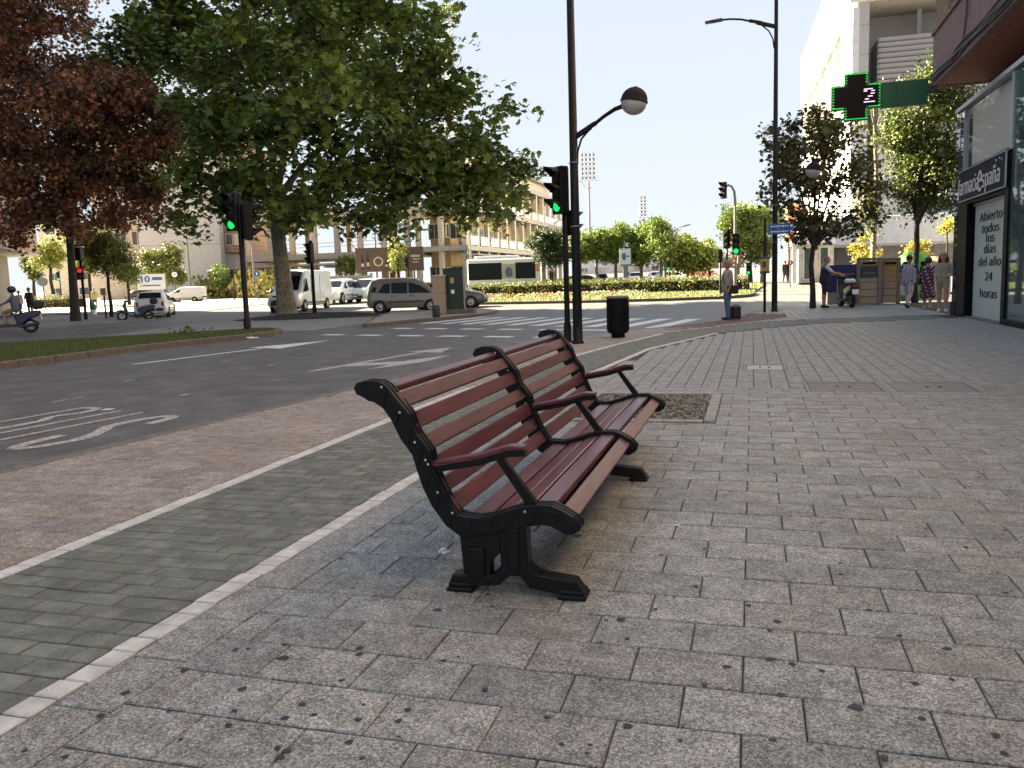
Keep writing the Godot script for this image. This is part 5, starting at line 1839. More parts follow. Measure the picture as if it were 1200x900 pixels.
	for e in [[-0.04, 0.72, 0.16, 0.24, "yellow_box"], [-0.03, 0.44, 0.14, 0.16, "sign_white"]]:
		s = mb(); bx(s, Vector3(e[0], 0.2 + hgt * 0.9 * e[1], 0.228), Vector3(e[2], e[3], 0.006))
		obj("sticker", s, M[e[4]], o)
	p = gp(511.5, 372.0, 0.02)
	o = thing("bollard", "short dark bollard in front of the beige utility cabinet", "bollard", p)
	s = mb()
	lathe(s, [Vector2(0.14, 0), Vector2(0.15, 0.02), Vector2(0.15, 0.42), Vector2(0.12, 0.47), Vector2(0, 0.48)], Transform3D.IDENTITY, 14)
	obj("post", s, M.car_trim, o)
	s = mb()
	lathe(s, [Vector2(0.152, 0.33), Vector2(0.156, 0.335), Vector2(0.156, 0.37), Vector2(0.152, 0.375)], Transform3D.IDENTITY, 14)
	obj("band", s, M.dark_grey, o)
	containers()
	far_furniture()

func containers():
	# two timber-clad recycling boxes
	for i in 2:
		var u0: float = [1004.5, 1031.0][i]
		var u1: float = [1030.0, 1052.5][i]
		var p := gp((u0 + u1) * 0.5, [357.0, 355.5][i])
		var k := dist_of(p) / FOCAL
		var w := (u1 - u0) * k / cos(0.22)
		var h: float = [54.0, 52.5][i] * k
		var o := thing("recycling_box", ["timber clad recycling box with grey signboard next to the scooter", "timber clad recycling box with ochre signboard next to the green bottle bank"][i], "recycling box", p, -0.10, "timber clad recycling boxes")
		var s := mb()
		for sx in [-1, 1]: bx(s, Vector3(sx * (w * 0.5 - 0.06), h * 0.5, 0), Vector3(0.12, h, 1.0), 0.01)
		bx(s, Vector3(0, h - 0.04, 0), Vector3(w - 0.241, 0.08, 1.0), 0.008)
		obj("frame", s, M.box_frame, o)
		for j in 4:
			s = mb()
			bx(s, Vector3(0, 0.18 + 0.265 * j, 0.44), Vector3(w - 0.245, 0.245, 0.05), 0.008)
			obj("plank", s, M.wood_clad, o)
		s = mb()
		bx(s, Vector3(0, h * 0.70, 0.45), Vector3(w - 0.245, 0.42, 0.05), 0.01)
		obj("signboard", s, M.dark_grey if i == 0 else M.wood_ochre, o)
		s = mb()
		bx(s, Vector3(0, h * 0.885, 0.44), Vector3(w - 0.245, 0.20, 0.04), 0.01)
		obj("plank", s, M.wood_clad if i == 0 else M.wood_ochre, o)
		s = mb()
		bx(s, Vector3(0, h * 0.885, 0.463), Vector3(w * 0.55, 0.09, 0.01))
		obj("slot", s, M.post_black, o)
		s = mb()
		for j in 5: bx(s, Vector3(-0.16 + 0.08 * j, h * 0.68, 0.477), Vector3(0.05, 0.025, 0.004))
		obj("board_lettering", s, M.light_grey, o)
		s = mb()
		bx(s, Vector3(0, h * 0.45, -0.04), Vector3(w - 0.25, h * 0.86, 0.86))
		obj("inner_bin", s, M.box_frame, o)
	# blue paper container behind the scooter
	var p := gp(990, 357.0) + Vector3(-0.05, 0, -0.6)
	var o := thing("paper_container", "dark blue paper recycling container behind the parked scooter", "recycling box", p, -0.1)
	var s := mb()
	bx(s, Vector3(0, 0.84, 0), Vector3(1.15, 0.70, 0.95), 0.03)
	obj("body", s, M.blue_bin, o)
	s = mb()
	bx(s, Vector3(0, 0.25, 0), Vector3(1.05, 0.5, 0.85), 0.02)
	obj("base", s, M.light_grey, o)
	s = mb()
	prism(s, PackedVector2Array([Vector2(-0.52, 1.19), Vector2(0.52, 1.19), Vector2(0.40, 1.52), Vector2(-0.40, 1.52)]), -0.6, 0.6, Transform3D(Basis(Vector3.UP, PI / 2), Vector3.ZERO), 0.02)
	obj("lid", s, M.blue_bin, o)
	s = mb()
	bx(s, Vector3(0, 1.16, 0.50), Vector3(0.9, 0.05, 0.04), 0.01)
	obj("stripe", s, M.light_grey, o)
	# green bottle bank
	p = gp(1071, 353.0)
	p.z -= 0.4
	var k := dist_of(p) / FOCAL
	o = thing("bottle_bank", "bright green rounded bottle bank behind the walking couple", "recycling box", p, -0.1)
	var h := 57.0 * k
	var r := 20.5 * k
	s = mb()
	lathe(s, [Vector2(r * 0.98, 0.12), Vector2(r, 0.3), Vector2(r * 0.98, h * 0.6), Vector2(r * 0.92, h * 0.78), Vector2(r * 0.74, h * 0.91), Vector2(r * 0.4, h * 0.985), Vector2(0.0, h)], Transform3D.IDENTITY, 28)
	obj("body", s, M.igloo_green, o)
	s = mb()
	lathe(s, [Vector2(r * 0.9, 0), Vector2(r * 0.9, 0.14), Vector2(r * 1.02, 0.16)], Transform3D.IDENTITY, 24)
	obj("base", s, M.igloo_light, o)
	s = mb()
	for a in [-0.5, 0.5]: ball(s, Vector3(sin(a) * r * 0.93, h * 0.74, cos(a) * r * 0.93), Vector3(0.13, 0.13, 0.06), 10, 6)
	obj("opening", s, M.post_black, o)
	s = mb()
	bx(s, Vector3(-r * 0.66, 0.46, r * 0.78), Vector3(0.42, 0.42, 0.03), 0.004, Basis(Vector3.UP, -0.7))
	obj("label_plate", s, M.sign_white, o)
	s = mb()
	tube(s, [Vector3(-0.1, h, 0), Vector3(-0.08, h + 0.12, 0), Vector3(0.08, h + 0.12, 0), Vector3(0.1, h, 0)], 0.018, 6)
	obj("lifting_ring", s, M.steel, o)
	# pale orange one beyond it
	p = gp(1096, 352.0)
	p.z -= 0.6
	o = thing("waste_container", "pale orange and white rounded waste container beyond the bottle bank", "recycling box", p, -0.1)
	s = mb()
	lathe(s, [Vector2(0.62, 0.1), Vector2(0.66, 0.3), Vector2(0.64, 1.25), Vector2(0.55, 1.55), Vector2(0.3, 1.72), Vector2(0, 1.76)], Transform3D.IDENTITY, 24)
	obj("body", s, M.orange_bin, o)
	s = mb()
	lathe(s, [Vector2(0.667, 0.35), Vector2(0.672, 0.36), Vector2(0.662, 0.9), Vector2(0.657, 0.91)], Transform3D.IDENTITY, 24)
	obj("white_band", s, M.igloo_light, o)
	s = mb()
	lathe(s, [Vector2(0.6, 0), Vector2(0.62, 0.1), Vector2(0.66, 0.12)], Transform3D.IDENTITY, 20)
	obj("base", s, M.igloo_light, o)

func round_sign(label: String, u: float, v0: float, vs: float, r_px: float, m: Material, pole_m: Material, bar_m: Material = null):
	var f := rp(u, v0)
	var k := dist_of(f) / FOCAL
	var o := thing("round_sign", label, "road sign", f, face_angle(f, EYE), "round road signs")
	var h := (v0 - vs) * k
	var r := r_px * k
	var s := mb()
	tube(s, [Vector3.ZERO, Vector3(0, h + r, 0)], 0.035, 8)
	obj("pole", s, pole_m, o)
	s = mb()
	lathe(s, [Vector2(0, 0.05), Vector2(r, 0.05), Vector2(r, 0.07), Vector2(0, 0.07)], Transform3D(Basis(Vector3.RIGHT, PI / 2), Vector3(0, h, 0)), 20, false)
	var d := obj("disc", s, m, o)
	if bar_m:
		s = mb()
		bx(s, Vector3(0, h, 0.075), Vector3(r * 0.45, r * 0.9, 0.008))
		obj("emblem", s, bar_m, d)

func thin_lamp(label: String, u: float, v0: float, v1: float, arms: int, group := "distant street lamps"):
	var f := rp(u, v0)
	var k := dist_of(f) / FOCAL
	var h := (v0 - v1) * k
	var o := thing("street_lamp", label, "street lamp", f, face_angle(f, EYE), group)
	var s := mb()
	tube(s, [Vector3.ZERO, Vector3(0, h, 0)], [0.11, 0.07], 8)
	obj("pole", s, M.mid_grey, o)
	for i in arms:
		var d := 1.0 if i == 0 else -1.0
		s = mb()
		tube(s, [Vector3(0, h - 0.1, 0), Vector3(d * 0.7, h + 0.25, 0), Vector3(d * 1.5, h + 0.5, 0)], 0.045, 6)
		var a := obj("arm", s, M.mid_grey, o)
		s = mb()
		bx(s, Vector3(d * 1.8, h + 0.58, 0), Vector3(0.75, 0.12, 0.25), 0.03, Basis(Vector3.BACK, d * 0.2))
		obj("lamp_head", s, M.mid_grey, a)

func flood_tower(label: String, u: float, v_top: float, dist: float, wpx: float, hpx: float, rows: int, cols: int):
	var k := dist / FOCAL
	var foot := deep(u + 1.0, 330, dist)
	foot.y = 0.0
	var topy := deep(u, v_top, dist).y
	var o := thing("floodlight_tower", label, "floodlight tower", foot, face_angle(foot, EYE), "stadium floodlight towers")
	var w := wpx * k
	var h := hpx * k
	var s := mb()
	tube(s, [Vector3.ZERO, Vector3(0, topy - h * 1.05, 0)], [2.2 * k, 1.4 * k], 8)
	obj("mast", s, M.light_grey, o)
	s = mb()
	for i in rows + 1:
		var y := topy - h + h * i / rows
		tube(s, [Vector3(-w * 0.5, y, 0), Vector3(w * 0.5, y, 0)], 0.28 * k, 5)
	for j in cols + 1:
		var x := -w * 0.5 + w * j / cols
		tube(s, [Vector3(x, topy - h, 0), Vector3(x, topy, 0)], 0.28 * k, 5)
	tube(s, [Vector3(0, topy - h * 1.35, 0), Vector3(-w * 0.55, topy - h, 0)], 0.4 * k, 5)
	tube(s, [Vector3(0, topy - h * 1.35, 0), Vector3(w * 0.55, topy - h, 0)], 0.4 * k, 5)
	tube(s, [Vector3(-w * 0.65, topy - h, 0), Vector3(w * 0.65, topy - h, 0)], 0.45 * k, 5)
	obj("rack", s, M.light_grey, o)
	for i in rows:
		for j in cols:
			s = mb()
			bx(s, Vector3(-w * 0.5 + w * (j + 0.5) / cols, topy - h + h * (i + 0.55) / rows, 0.5 * k), Vector3(w / cols * 0.55, h / rows * 0.5, 1.2 * k), 0.2 * k)
			obj("floodlight", s, M.mid_grey, o)

func far_furniture():
	round_sign("grey round sign back on a post before the far hedge", 54, 367, 330.5, 5.2, M.light_grey, M.dark_grey)
	round_sign("round sign with a dark bar on a brown post by the white van", 207, 353, 322, 3.0, M.sign_white, M.bark_dark, M.red_sign)
	round_sign("blue round sign with white arrow on a thin pole beside the white van", 303, 353, 321, 3.2, M.blue_sign, M.dark_grey, M.sign_white)
	round_sign("round red and white sign on a thin pole near the low shop row", 926, 337, 308, 3.0, M.red_sign, M.mid_grey, M.sign_white)
	thin_lamp("slim dark lamp pole in front of the blank gable wall", 224.5, 352, 190, 1)
	thin_lamp("slim lamp pole standing in front of the wine poster billboard", 443, 347, 268, 1)
	thin_lamp("curved lamp pole beside the stadium building canopy", 553, 340, 262, 1)
	thin_lamp("grey lamp with two raised arms above the poplar row", 780, 334, 274, 2)
	thin_lamp("distant thin lamp pole rising behind the bus", 651, 338, 262, 1)
	thin_lamp("tall thin pole with camera beside the blue round sign", 299.5, 350, 288, 0)
	flood_tower("tall floodlight mast with a wide grid of lamps beyond the roundabout", 691.0, 182, 250.0, 17.5, 31.0, 6, 4)
	flood_tower("smaller floodlight mast seen edge on above the poplars", 754.0, 231, 360.0, 8.0, 24.0, 6, 2)
	# lattice mast peeping over the plane tree
	var d := 150.0
	var foot := deep(536, 335, d)
	foot.y = 0.0
	var o := thing("lattice_mast", "slim lattice mast peeping over the top of the plane tree", "mast", foot)
	var topy := deep(534.5, 18, d).y
	var s := mb()
	var r := 0.75
	for c in [Vector2(-r, -r), Vector2(r, -r), Vector2(r, r), Vector2(-r, r)]:
		tube(s, [Vector3(c.x, 0, c.y), Vector3(c.x, topy - 2.0, c.y)], 0.11, 5)
	var y := 20.0
	while y < topy - 2.2:
		for a in [[-r, -r, r, -r], [r, -r, r, r], [r, r, -r, r], [-r, r, -r, -r]]:
			tube(s, [Vector3(a[0], y, a[1]), Vector3(a[2], y + 1.5, a[3])], 0.06, 4)
			tube(s, [Vector3(a[2], y, a[3]), Vector3(a[0], y + 1.5, a[1])], 0.06, 4)
		y += 1.5
	obj("lattice", s, M.light_grey, o)
	s = mb()
	tube(s, [Vector3(0, topy - 2.0, 0), Vector3(0, topy, 0)], 0.12, 6)
	bx(s, Vector3(0, topy - 2.0, 0), Vector3(2.6, 0.25, 2.6), 0.05)
	for e in [[-1.1, -0.6], [1.1, -0.6], [0.0, 1.1]]: bx(s, Vector3(e[0], topy - 1.2, e[1]), Vector3(0.3, 1.4, 0.25), 0.05)
	obj("antenna", s, M.light_grey, o)
	# billboard with bottles
	var c0 := deep(418, 318, 72.0)
	var c1 := deep(497, 318, 72.0)
	var mid := (c0 + c1) * 0.5
	var w := Vector2(c0.x - c1.x, c0.z - c1.z).length()
	var hgt := deep(418, 290, 72.0).y - c0.y
	o = thing("billboard", "wide maroon billboard showing wine bottles in front of the open concrete storey", "billboard", Vector3(mid.x, road_y(mid.z), mid.z), face_angle(mid, EYE))
	var by := mid.y - road_y(mid.z)
	s = mb(); bx(s, Vector3(0, by + hgt * 0.5, 0), Vector3(w, hgt, 0.18), 0.02)
	obj("frame", s, M.board_dark, o)
	s = mb(); bx(s, Vector3(-w * 0.09, by + hgt * 0.5, 0.092), Vector3(w * 0.78, hgt * 0.93, 0.02))
	obj("poster", s, M.board_maroon, o)
	for x in [-0.35, 0.0, 0.35]:
		s = mb(); bx(s, Vector3(w * x, by * 0.5, -0.05), Vector3(0.14, by, 0.14))
		obj("post", s, M.dark_grey, o)
	for e in [[-0.40, 0.86], [-0.32, 1.0], [-0.05, 0.66]]:
		s = mb()
		var bh: float = hgt * 0.72 * e[1]
		prism(s, PackedVector2Array([Vector2(-0.13, 0), Vector2(0.13, 0), Vector2(0.13, bh * 0.6), Vector2(0.05, bh * 0.74), Vector2(0.05, bh), Vector2(-0.05, bh), Vector2(-0.05, bh * 0.74), Vector2(-0.13, bh * 0.6)]), 0.103, 0.108, T(Vector3(w * e[0], by + hgt * 0.1, 0)))
		var b := obj("printed_bottle", s, M.car_trim, o)
		s = mb(); bx(s, Vector3(w * e[0], by + hgt * 0.1 + bh * 0.3, 0.110), Vector3(0.22, bh * 0.22, 0.004))
		obj("printed_label", s, M.cream, b)
	s = mb()
	lathe(s, [Vector2(0.30, 0.0), Vector2(0.42, 0.004)], Transform3D(Basis(Vector3.RIGHT, PI / 2), Vector3(-w * 0.17, by + hgt * 0.42, 0.104)), 20)
	obj("printed_ring", s, M.cream, o)
	s = mb()
	for i in 3: bx(s, Vector3(w * 0.375 + 0.1 * (i % 2), by + hgt * (0.62 - 0.13 * i), 0.095), Vector3(0.8 - 0.15 * i, 0.10 if i else 0.17, 0.006))
	obj("board_lettering", s, M.cream, o)
	# advertising panel on a post among the poplars
	var f := rp(733.5, 343)
	var kk := dist_of(f) / FOCAL
	o = thing("advertising_panel", "pale blue advertising panel on a post beyond the roundabout hedge", "sign", f, face_angle(f, EYE))
	s = mb(); bx(s, Vector3(0, (343 - 302) * kk, 0), Vector3(13.5 * kk, 20.0 * kk, 0.25), 0.03)
	obj("case", s, M.mid_grey, o)
	s = mb(); bx(s, Vector3(0, (343 - 301.5) * kk, 0.13), Vector3(11.5 * kk, 17.0 * kk, 0.02))
	var pn := obj("poster", s, M.pale_blue, o)
	s = mb(); ball(s, Vector3(-1.5 * kk, (343 - 301) * kk, 0.145), Vector3(2.6 * kk, 4.5 * kk, 0.01), 10, 6)
	bx(s, Vector3(3.0 * kk, (343 - 301) * kk, 0.145), Vector3(3.0 * kk, 2.0 * kk, 0.006))
	obj("printed_figure", s, M.car_blue, pn)
	s = mb(); bx(s, Vector3(0, (343 - 312) * kk * 0.5, 0), Vector3(0.35, (343 - 312) * kk, 0.2), 0.02)
	obj("post", s, M.mid_grey, o)
	# small sign box on two posts under the dark green tree
	f = rp(124.5, 374)
	kk = dist_of(f) / FOCAL
	o = thing("street_board", "small beige notice box on a black post under the dark green tree", "sign", f, 0.3)
	s = mb(); tube(s, [Vector3.ZERO, Vector3(0, 34 * kk, 0)], 0.05, 8)
	obj("post", s, M.post_black, o)
	s = mb(); bx(s, Vector3(0, 32 * kk, 0.05), Vector3(6.0 * kk, 8.0 * kk, 0.16), 0.02)
	obj("box", s, M.beige_box, o)
	# white banner before the far lots
	var b0 := deep(163, 334, 80.0)
	var b1 := deep(192, 333, 80.0)
	mid = (b0 + b1) * 0.5
	o = thing("banner", "white banner with blue lettering on a fence near the gable wall", "banner", Vector3(mid.x, road_y(mid.z), mid.z), face_angle(mid, EYE))
	s = mb(); bx(s, Vector3(0, 2.0, 0), Vector3(2.7, 1.5, 0.05))
	obj("cloth", s, M.white_paint, o)
	text_on(o, "lettering", "10", 0.6, Vector3(-0.6, 2.25, 0.04), Basis.IDENTITY, M.blue_sign, 1.2, 700)
	s = mb(); bx(s, Vector3(0.55, 2.3, 0.03), Vector3(0.9, 0.28, 0.01)); bx(s, Vector3(0, 1.65, 0.03), Vector3(1.6, 0.12, 0.01))
	obj("stripe", s, M.blue_sign, o)
	s = mb()
	for x in [-1.3, 1.3]: tube(s, [Vector3(x, 0, 0), Vector3(x, 2.9, 0)], 0.05, 6)
	obj("post", s, M.mid_grey, o)
	# graffiti wall of the far lot
	b0 = deep(384, 350, 68.0)
	b1 = deep(436, 349, 68.0)
	mid = (b0 + b1) * 0.5
	o = thing("lot_wall", "low grey wall with dark graffiti in front of the stadium building", "wall", Vector3(mid.x, road_y(mid.z), mid.z), face_angle(mid, EYE))
	var lw := Vector2(b0.x - b1.x, b0.z - b1.z).length()
	s = mb(); bx(s, Vector3(0, 0.95, 0), Vector3(lw, 1.9, 0.25), 0.02)
	obj("wall", s, M.rough_wall, o)
	s = mb()
	var g := RandomNumberGenerator.new()
	g.seed = 55
	for i in 6:
		var x0 := -lw * 0.45 + lw * 0.15 * i
		var pts := []
		for j in 5: pts.append(Vector3(x0 + 0.13 * j, 1.5 + g.randf_range(-0.2, 0.25), 0.135))
		tube(s, pts, 0.04, 4)
	obj("graffiti", s, M.car_trim, o)
	s = mb()
	for i in 5: bx(s, Vector3(-lw * 0.5 + lw * 0.25 * i, 1.0, 0.14), Vector3(0.22, 2.1, 0.1))
	obj("pier", s, M.concrete_grey, o)
	# bench in the far garden, green and white bin
	f = rp(258, 350)
	o = thing("garden_bench", "distant brown bench before the dry grass under the gable wall", "bench", f, face_angle(f, EYE))
	s = mb(); bx(s, Vector3(0, 0.45, 0), Vector3(2.4, 0.06, 0.45), 0.01)
	obj("seat", s, M.bark_dark, o)
	s = mb(); bx(s, Vector3(0, 0.78, -0.22), Vector3(2.4, 0.35, 0.05), 0.01)
	obj("backrest", s, M.bark_dark, o)
	for x in [-0.95, 0.95]:
		s = mb(); bx(s, Vector3(x, 0.22, 0), Vector3(0.08, 0.44, 0.4))
		obj("leg", s, M.dark_grey, o)
	f = rp(110, 369)
	o = thing("street_bin", "small white and green litter bin by the far crossing", "bin", f)
	s = mb(); lathe(s, [Vector2(0.18, 0), Vector2(0.2, 0.02), Vector2(0.2, 0.34)], Transform3D.IDENTITY, 12)
	obj("body", s, M.sign_white, o)
	s = mb(); lathe(s, [Vector2(0.205, 0.34), Vector2(0.205, 0.62), Vector2(0.1, 0.75), Vector2(0, 0.76)], Transform3D.IDENTITY, 12)
	obj("hood", s, M.cross_green, o)

# ---------------------------------------------------------------- vehicles
# stations along the car: [x, y low, y belt, y roof, half width low, half width belt, half width roof]; +x is the front
func hull_at(st: Array, x: float) -> Array:
	for i in st.size() - 1:
		if x <= st[i + 1][0]:
			var t: float = clampf((x - st[i][0]) / (st[i + 1][0] - st[i][0]), 0, 1)
			var r := []
			for k in 7: r.append(lerpf(st[i][k], st[i + 1][k], t))
			return r
	return st[-1]

func hull_section(e: Array) -> Array:
	var low := Vector3(e[0], e[1], e[4] * 0.90)
	var out := [low, Vector3(e[0], e[1] + 0.10, e[4]), Vector3(e[0], lerpf(e[1], e[2], 0.55), maxf(e[4], e[5]) * 1.015), Vector3(e[0], e[2] - 0.03, e[5] * 1.0), Vector3(e[0], e[2], e[5] * 0.985)]
	out.append(Vector3(e[0], lerpf(e[2], e[3], 0.9), lerpf(e[5], e[6], 0.95)))
	out.append(Vector3(e[0], lerpf(e[2], e[3], 0.98) , e[6] * 0.86))
	out.append(Vector3(e[0], e[3] + 0.012, e[6] * 0.45))
	out.append(Vector3(e[0], e[3] + 0.018, 0.0))
	return out

func car_hull(st: Array) -> SurfaceTool:
	var s := mb()
	var secs := []
	for e in st: secs.append(hull_section(e))
	s.set_smooth_group(0)
	for i in st.size() - 1:
		for k in 8:
			var a: Vector3 = secs[i][k]
			var b: Vector3 = secs[i + 1][k]
			var c: Vector3 = secs[i + 1][k + 1]
			var d: Vector3 = secs[i][k + 1]
			quad(s, a, b, c, d)
			var f := Vector3(1, 1, -1)
			quad(s, d * f, c * f, b * f, a * f)
	s.set_smooth_group(-1)
	for e in [secs[0], secs[-1]]:
		for k in 8:
			quad(s, e[k], e[k + 1], e[k + 1] * Vector3(1, 1, -1), e[k] * Vector3(1, 1, -1))
	for i in st.size() - 1:
		quad(s, secs[i][0], secs[i + 1][0], secs[i + 1][0] * Vector3(1, 1, -1), secs[i][0] * Vector3(1, 1, -1))
	return s

func on_hull(st: Array, x: float, y: float, off: float) -> Vector3:
	var e := hull_at(st, x)
	var t := clampf((y - e[2]) / maxf(e[3] - e[2], 0.01), 0.0, 1.0)
	return Vector3(x, y, lerpf(e[5], e[6], t) + off)

func side_patch(s: SurfaceTool, st: Array, poly: Array, off: float):
	var pv := PackedVector2Array()
	for p in poly: pv.append(p)
	var idx := Geometry2D.triangulate_polygon(pv)
	for side in [1.0, -1.0]:
		for k in range(0, idx.size(), 3):
			var q := []
			for j in 3:
				var v := on_hull(st, pv[idx[k + j]].x, pv[idx[k + j]].y, off)
				q.append(Vector3(v.x, v.y, v.z * side))
			tri(s, q[0], q[1], q[2])

func wheel(o: Node, x: float, z: float, r: float, w := 0.19):
	var b := Basis(Vector3.RIGHT, PI / 2)
	var s := mb()
	lathe(s, [Vector2(r * 0.62, -w * 0.5), Vector2(r * 0.9, -w * 0.5), Vector2(r, -w * 0.32), Vector2(r, w * 0.32), Vector2(r * 0.9, w * 0.5), Vector2(r * 0.62, w * 0.5)], Transform3D(b, Vector3.ZERO), 20)
	var t := obj("wheel", s, M.tyre, o, T(Vector3(x, r, z)))
	s = mb()
	lathe(s, [Vector2(0, w * 0.42), Vector2(r * 0.15, w * 0.44), Vector2(r * 0.18, w * 0.36), Vector2(r * 0.5, w * 0.40), Vector2(r * 0.63, w * 0.49), Vector2(r * 0.63, -w * 0.49), Vector2(r * 0.4, -w * 0.4), Vector2(0, -w * 0.42)], Transform3D(b, Vector3.ZERO), 20)
	var rm := obj("rim", s, M.rim, t)
	for k in 5:
		for zz in [-1.0, 1.0]:
			if zz * z < 0.0: continue
			s = mb()
			bx(s, Vector3(cos(TAU * k / 5.0) * r * 0.42, sin(TAU * k / 5.0) * r * 0.42, zz * w * 0.44), Vector3(r * 0.14, r * 0.14, 0.02), 0.0, Basis(Vector3.BACK, TAU * k / 5.0))
			obj("rim_hole", s, M.car_trim, t)

func car(called: String, label: String, category: String, at: Vector3, heading: float, size: float, paint_m: Material, st: Array, glass: Array, wind: Array, wheels: Array, group := "", far := false, plate := true) -> Node3D:
	var o := thing(called, label, category, at, deg_to_rad(16.39 + heading), group)
	var root := o
	if absf(size - 1.0) > 0.001: o.scale = Vector3.ONE * size
	obj("body", car_hull(st), paint_m, root)
	var s := mb()
	for g in glass: side_patch(s, st, g, 0.010)
	obj("side_windows", s, M.car_glass, root)
	# windscreens: [x low, y low, x high, y high, dir]
	for e in wind:
		s = mb()
		for i in 6:
			var q := []
			for x in [lerpf(e[0], e[2], i / 6.0), lerpf(e[0], e[2], (i + 1) / 6.0)]:
				var h := hull_at(st, x)
				for z in [0.0, 0.45, 0.84]:
					var y: float = h[3] + 0.030 if z < 0.5 else lerpf(h[2], h[3], 0.985) + 0.022
					q.append(Vector3(x + e[4] * 0.012, y, h[6] * z))
			for m in [Vector3(1, 1, 1), Vector3(1, 1, -1)]:
				quad(s, q[0] * m, q[3] * m, q[4] * m, q[1] * m)
				quad(s, q[1] * m, q[4] * m, q[5] * m, q[2] * m)
		obj("windscreen" if e[4] > 0 else "rear_window", s, M.car_glass, root)
	var r: float = wheels[2]
	for x in [wheels[0], wheels[1]]:
		var hw: float = hull_at(st, x)[4]
		for z in [1.0, -1.0]:
			s = mb()
			lathe(s, [Vector2(0, 0.0), Vector2(r * 1.16, 0.0), Vector2(r * 1.16, -0.12)], Transform3D(Basis(Vector3.RIGHT, PI / 2 * z), Vector3(x, r, (hw + 0.014) * z)), 20)
			obj("wheel_arch", s, M.car_trim, root)
			wheel(root, x, z * (hw - 0.05), r)
	if far: return o
	# lamps, bumpers, plates, mirrors, handles
	var f: Array = st[-1]
	var b: Array = st[0]
	var hf := hull_at(st, f[0] - 0.12)
	for z in [1.0, -1.0]:
		s = mb()
		ball(s, Vector3(f[0] - 0.10, lerpf(f[1], f[2], 0.86), z * hf[5] * 0.74), Vector3(0.13, 0.085, 0.17), 10, 6)
		obj("headlight", s, M.head_glass, root)
		s = mb()
		bx(s, Vector3(b[0] + 0.05, lerpf(b[1], b[2], 0.86), z * b[5] * 0.84), Vector3(0.14, 0.26, 0.14), 0.03)
		obj("tail_light", s, M.tail_red, root)
		s = mb()
		var mx: float = wind[0][0] - 0.28
		var m := on_hull(st, mx, hull_at(st, mx)[2] + 0.08, 0.09)
		ball(s, Vector3(m.x, m.y, m.z * z), Vector3(0.07, 0.08, 0.10), 8, 6)
		obj("mirror", s, M.car_trim, root)
		for hx in [wheels[0] + 0.65, wheels[0] + 1.55]:
			s = mb()
			var h := hull_at(st, hx)
			bx(s, Vector3(hx, h[2] - 0.13, z * (h[5] + 0.016)), Vector3(0.18, 0.035, 0.03), 0.008)
			obj("handle", s, M.car_trim, root)
	s = mb()
	for z in [1.0, -1.0]:
		for i in 12:
			var x0 := lerpf(wheels[0] + r * 1.25, wheels[1] - r * 1.25, i / 12.0)
			var x1 := lerpf(wheels[0] + r * 1.25, wheels[1] - r * 1.25, (i + 1) / 12.0)
			bar(s, Vector3(x0, 0.52, z * hull_at(st, x0)[5] * 1.015), Vector3(x1, 0.52, z * hull_at(st, x1)[5] * 1.015), 0.03, 0.055)
	obj("side_strip", s, M.car_trim, root)
	s = mb()
	bx(s, Vector3(f[0] + 0.0, lerpf(f[1], f[2], 0.22), 0), Vector3(0.10, 0.17, f[4] * 1.7), 0.03)
	obj("bumper", s, M.car_trim, root)
	s = mb()
	bx(s, Vector3(f[0] + 0.01, lerpf(f[1], f[2], 0.66), 0), Vector3(0.06, 0.12, f[4] * 0.9), 0.02)
	obj("grille", s, M.car_trim, root)
	s = mb()
	bx(s, Vector3(b[0] - 0.0, lerpf(b[1], b[2], 0.22), 0), Vector3(0.12, 0.16, b[4] * 1.75), 0.03)
	obj("bumper", s, M.car_trim, root)
	if plate:
		for e in [[f[0] + 0.055, lerpf(f[1], f[2], 0.36)], [b[0] - 0.02, lerpf(b[1], b[2], 0.5)]]:
			s = mb()
			bx(s, Vector3(e[0], e[1], 0), Vector3(0.03, 0.11, 0.5), 0.004)
			obj("number_plate", s, M.plate, root)
	return o

func mpv_stations(l: float, h: float, w: float) -> Array:
	var a := l * 0.5
	return [[-a, 0.34, 0.80, 0.83, w * 0.90, w * 0.90, w * 0.86], [-a + 0.05, 0.26, 0.92, 1.10, w * 0.95, w * 0.95, w * 0.84], [-a + 0.22, 0.24, 0.95, h * 0.93, w * 0.98, w * 0.98, w * 0.80], [-a + 0.6, 0.22, 0.95, h * 0.995, w, w, w * 0.80], [0.0, 0.22, 0.93, h, w, w, w * 0.81], [a * 0.32, 0.22, 0.92, h * 0.965, w, w, w * 0.79], [a * 0.74, 0.22, 0.90, 0.98, w, w * 0.97, w * 0.84], [a - 0.22, 0.24, 0.82, 0.86, w * 0.97, w * 0.92, w * 0.8], [a - 0.05, 0.26, 0.70, 0.74, w * 0.92, w * 0.84, w * 0.7], [a, 0.32, 0.58, 0.60, w * 0.84, w * 0.74, w * 0.6]]

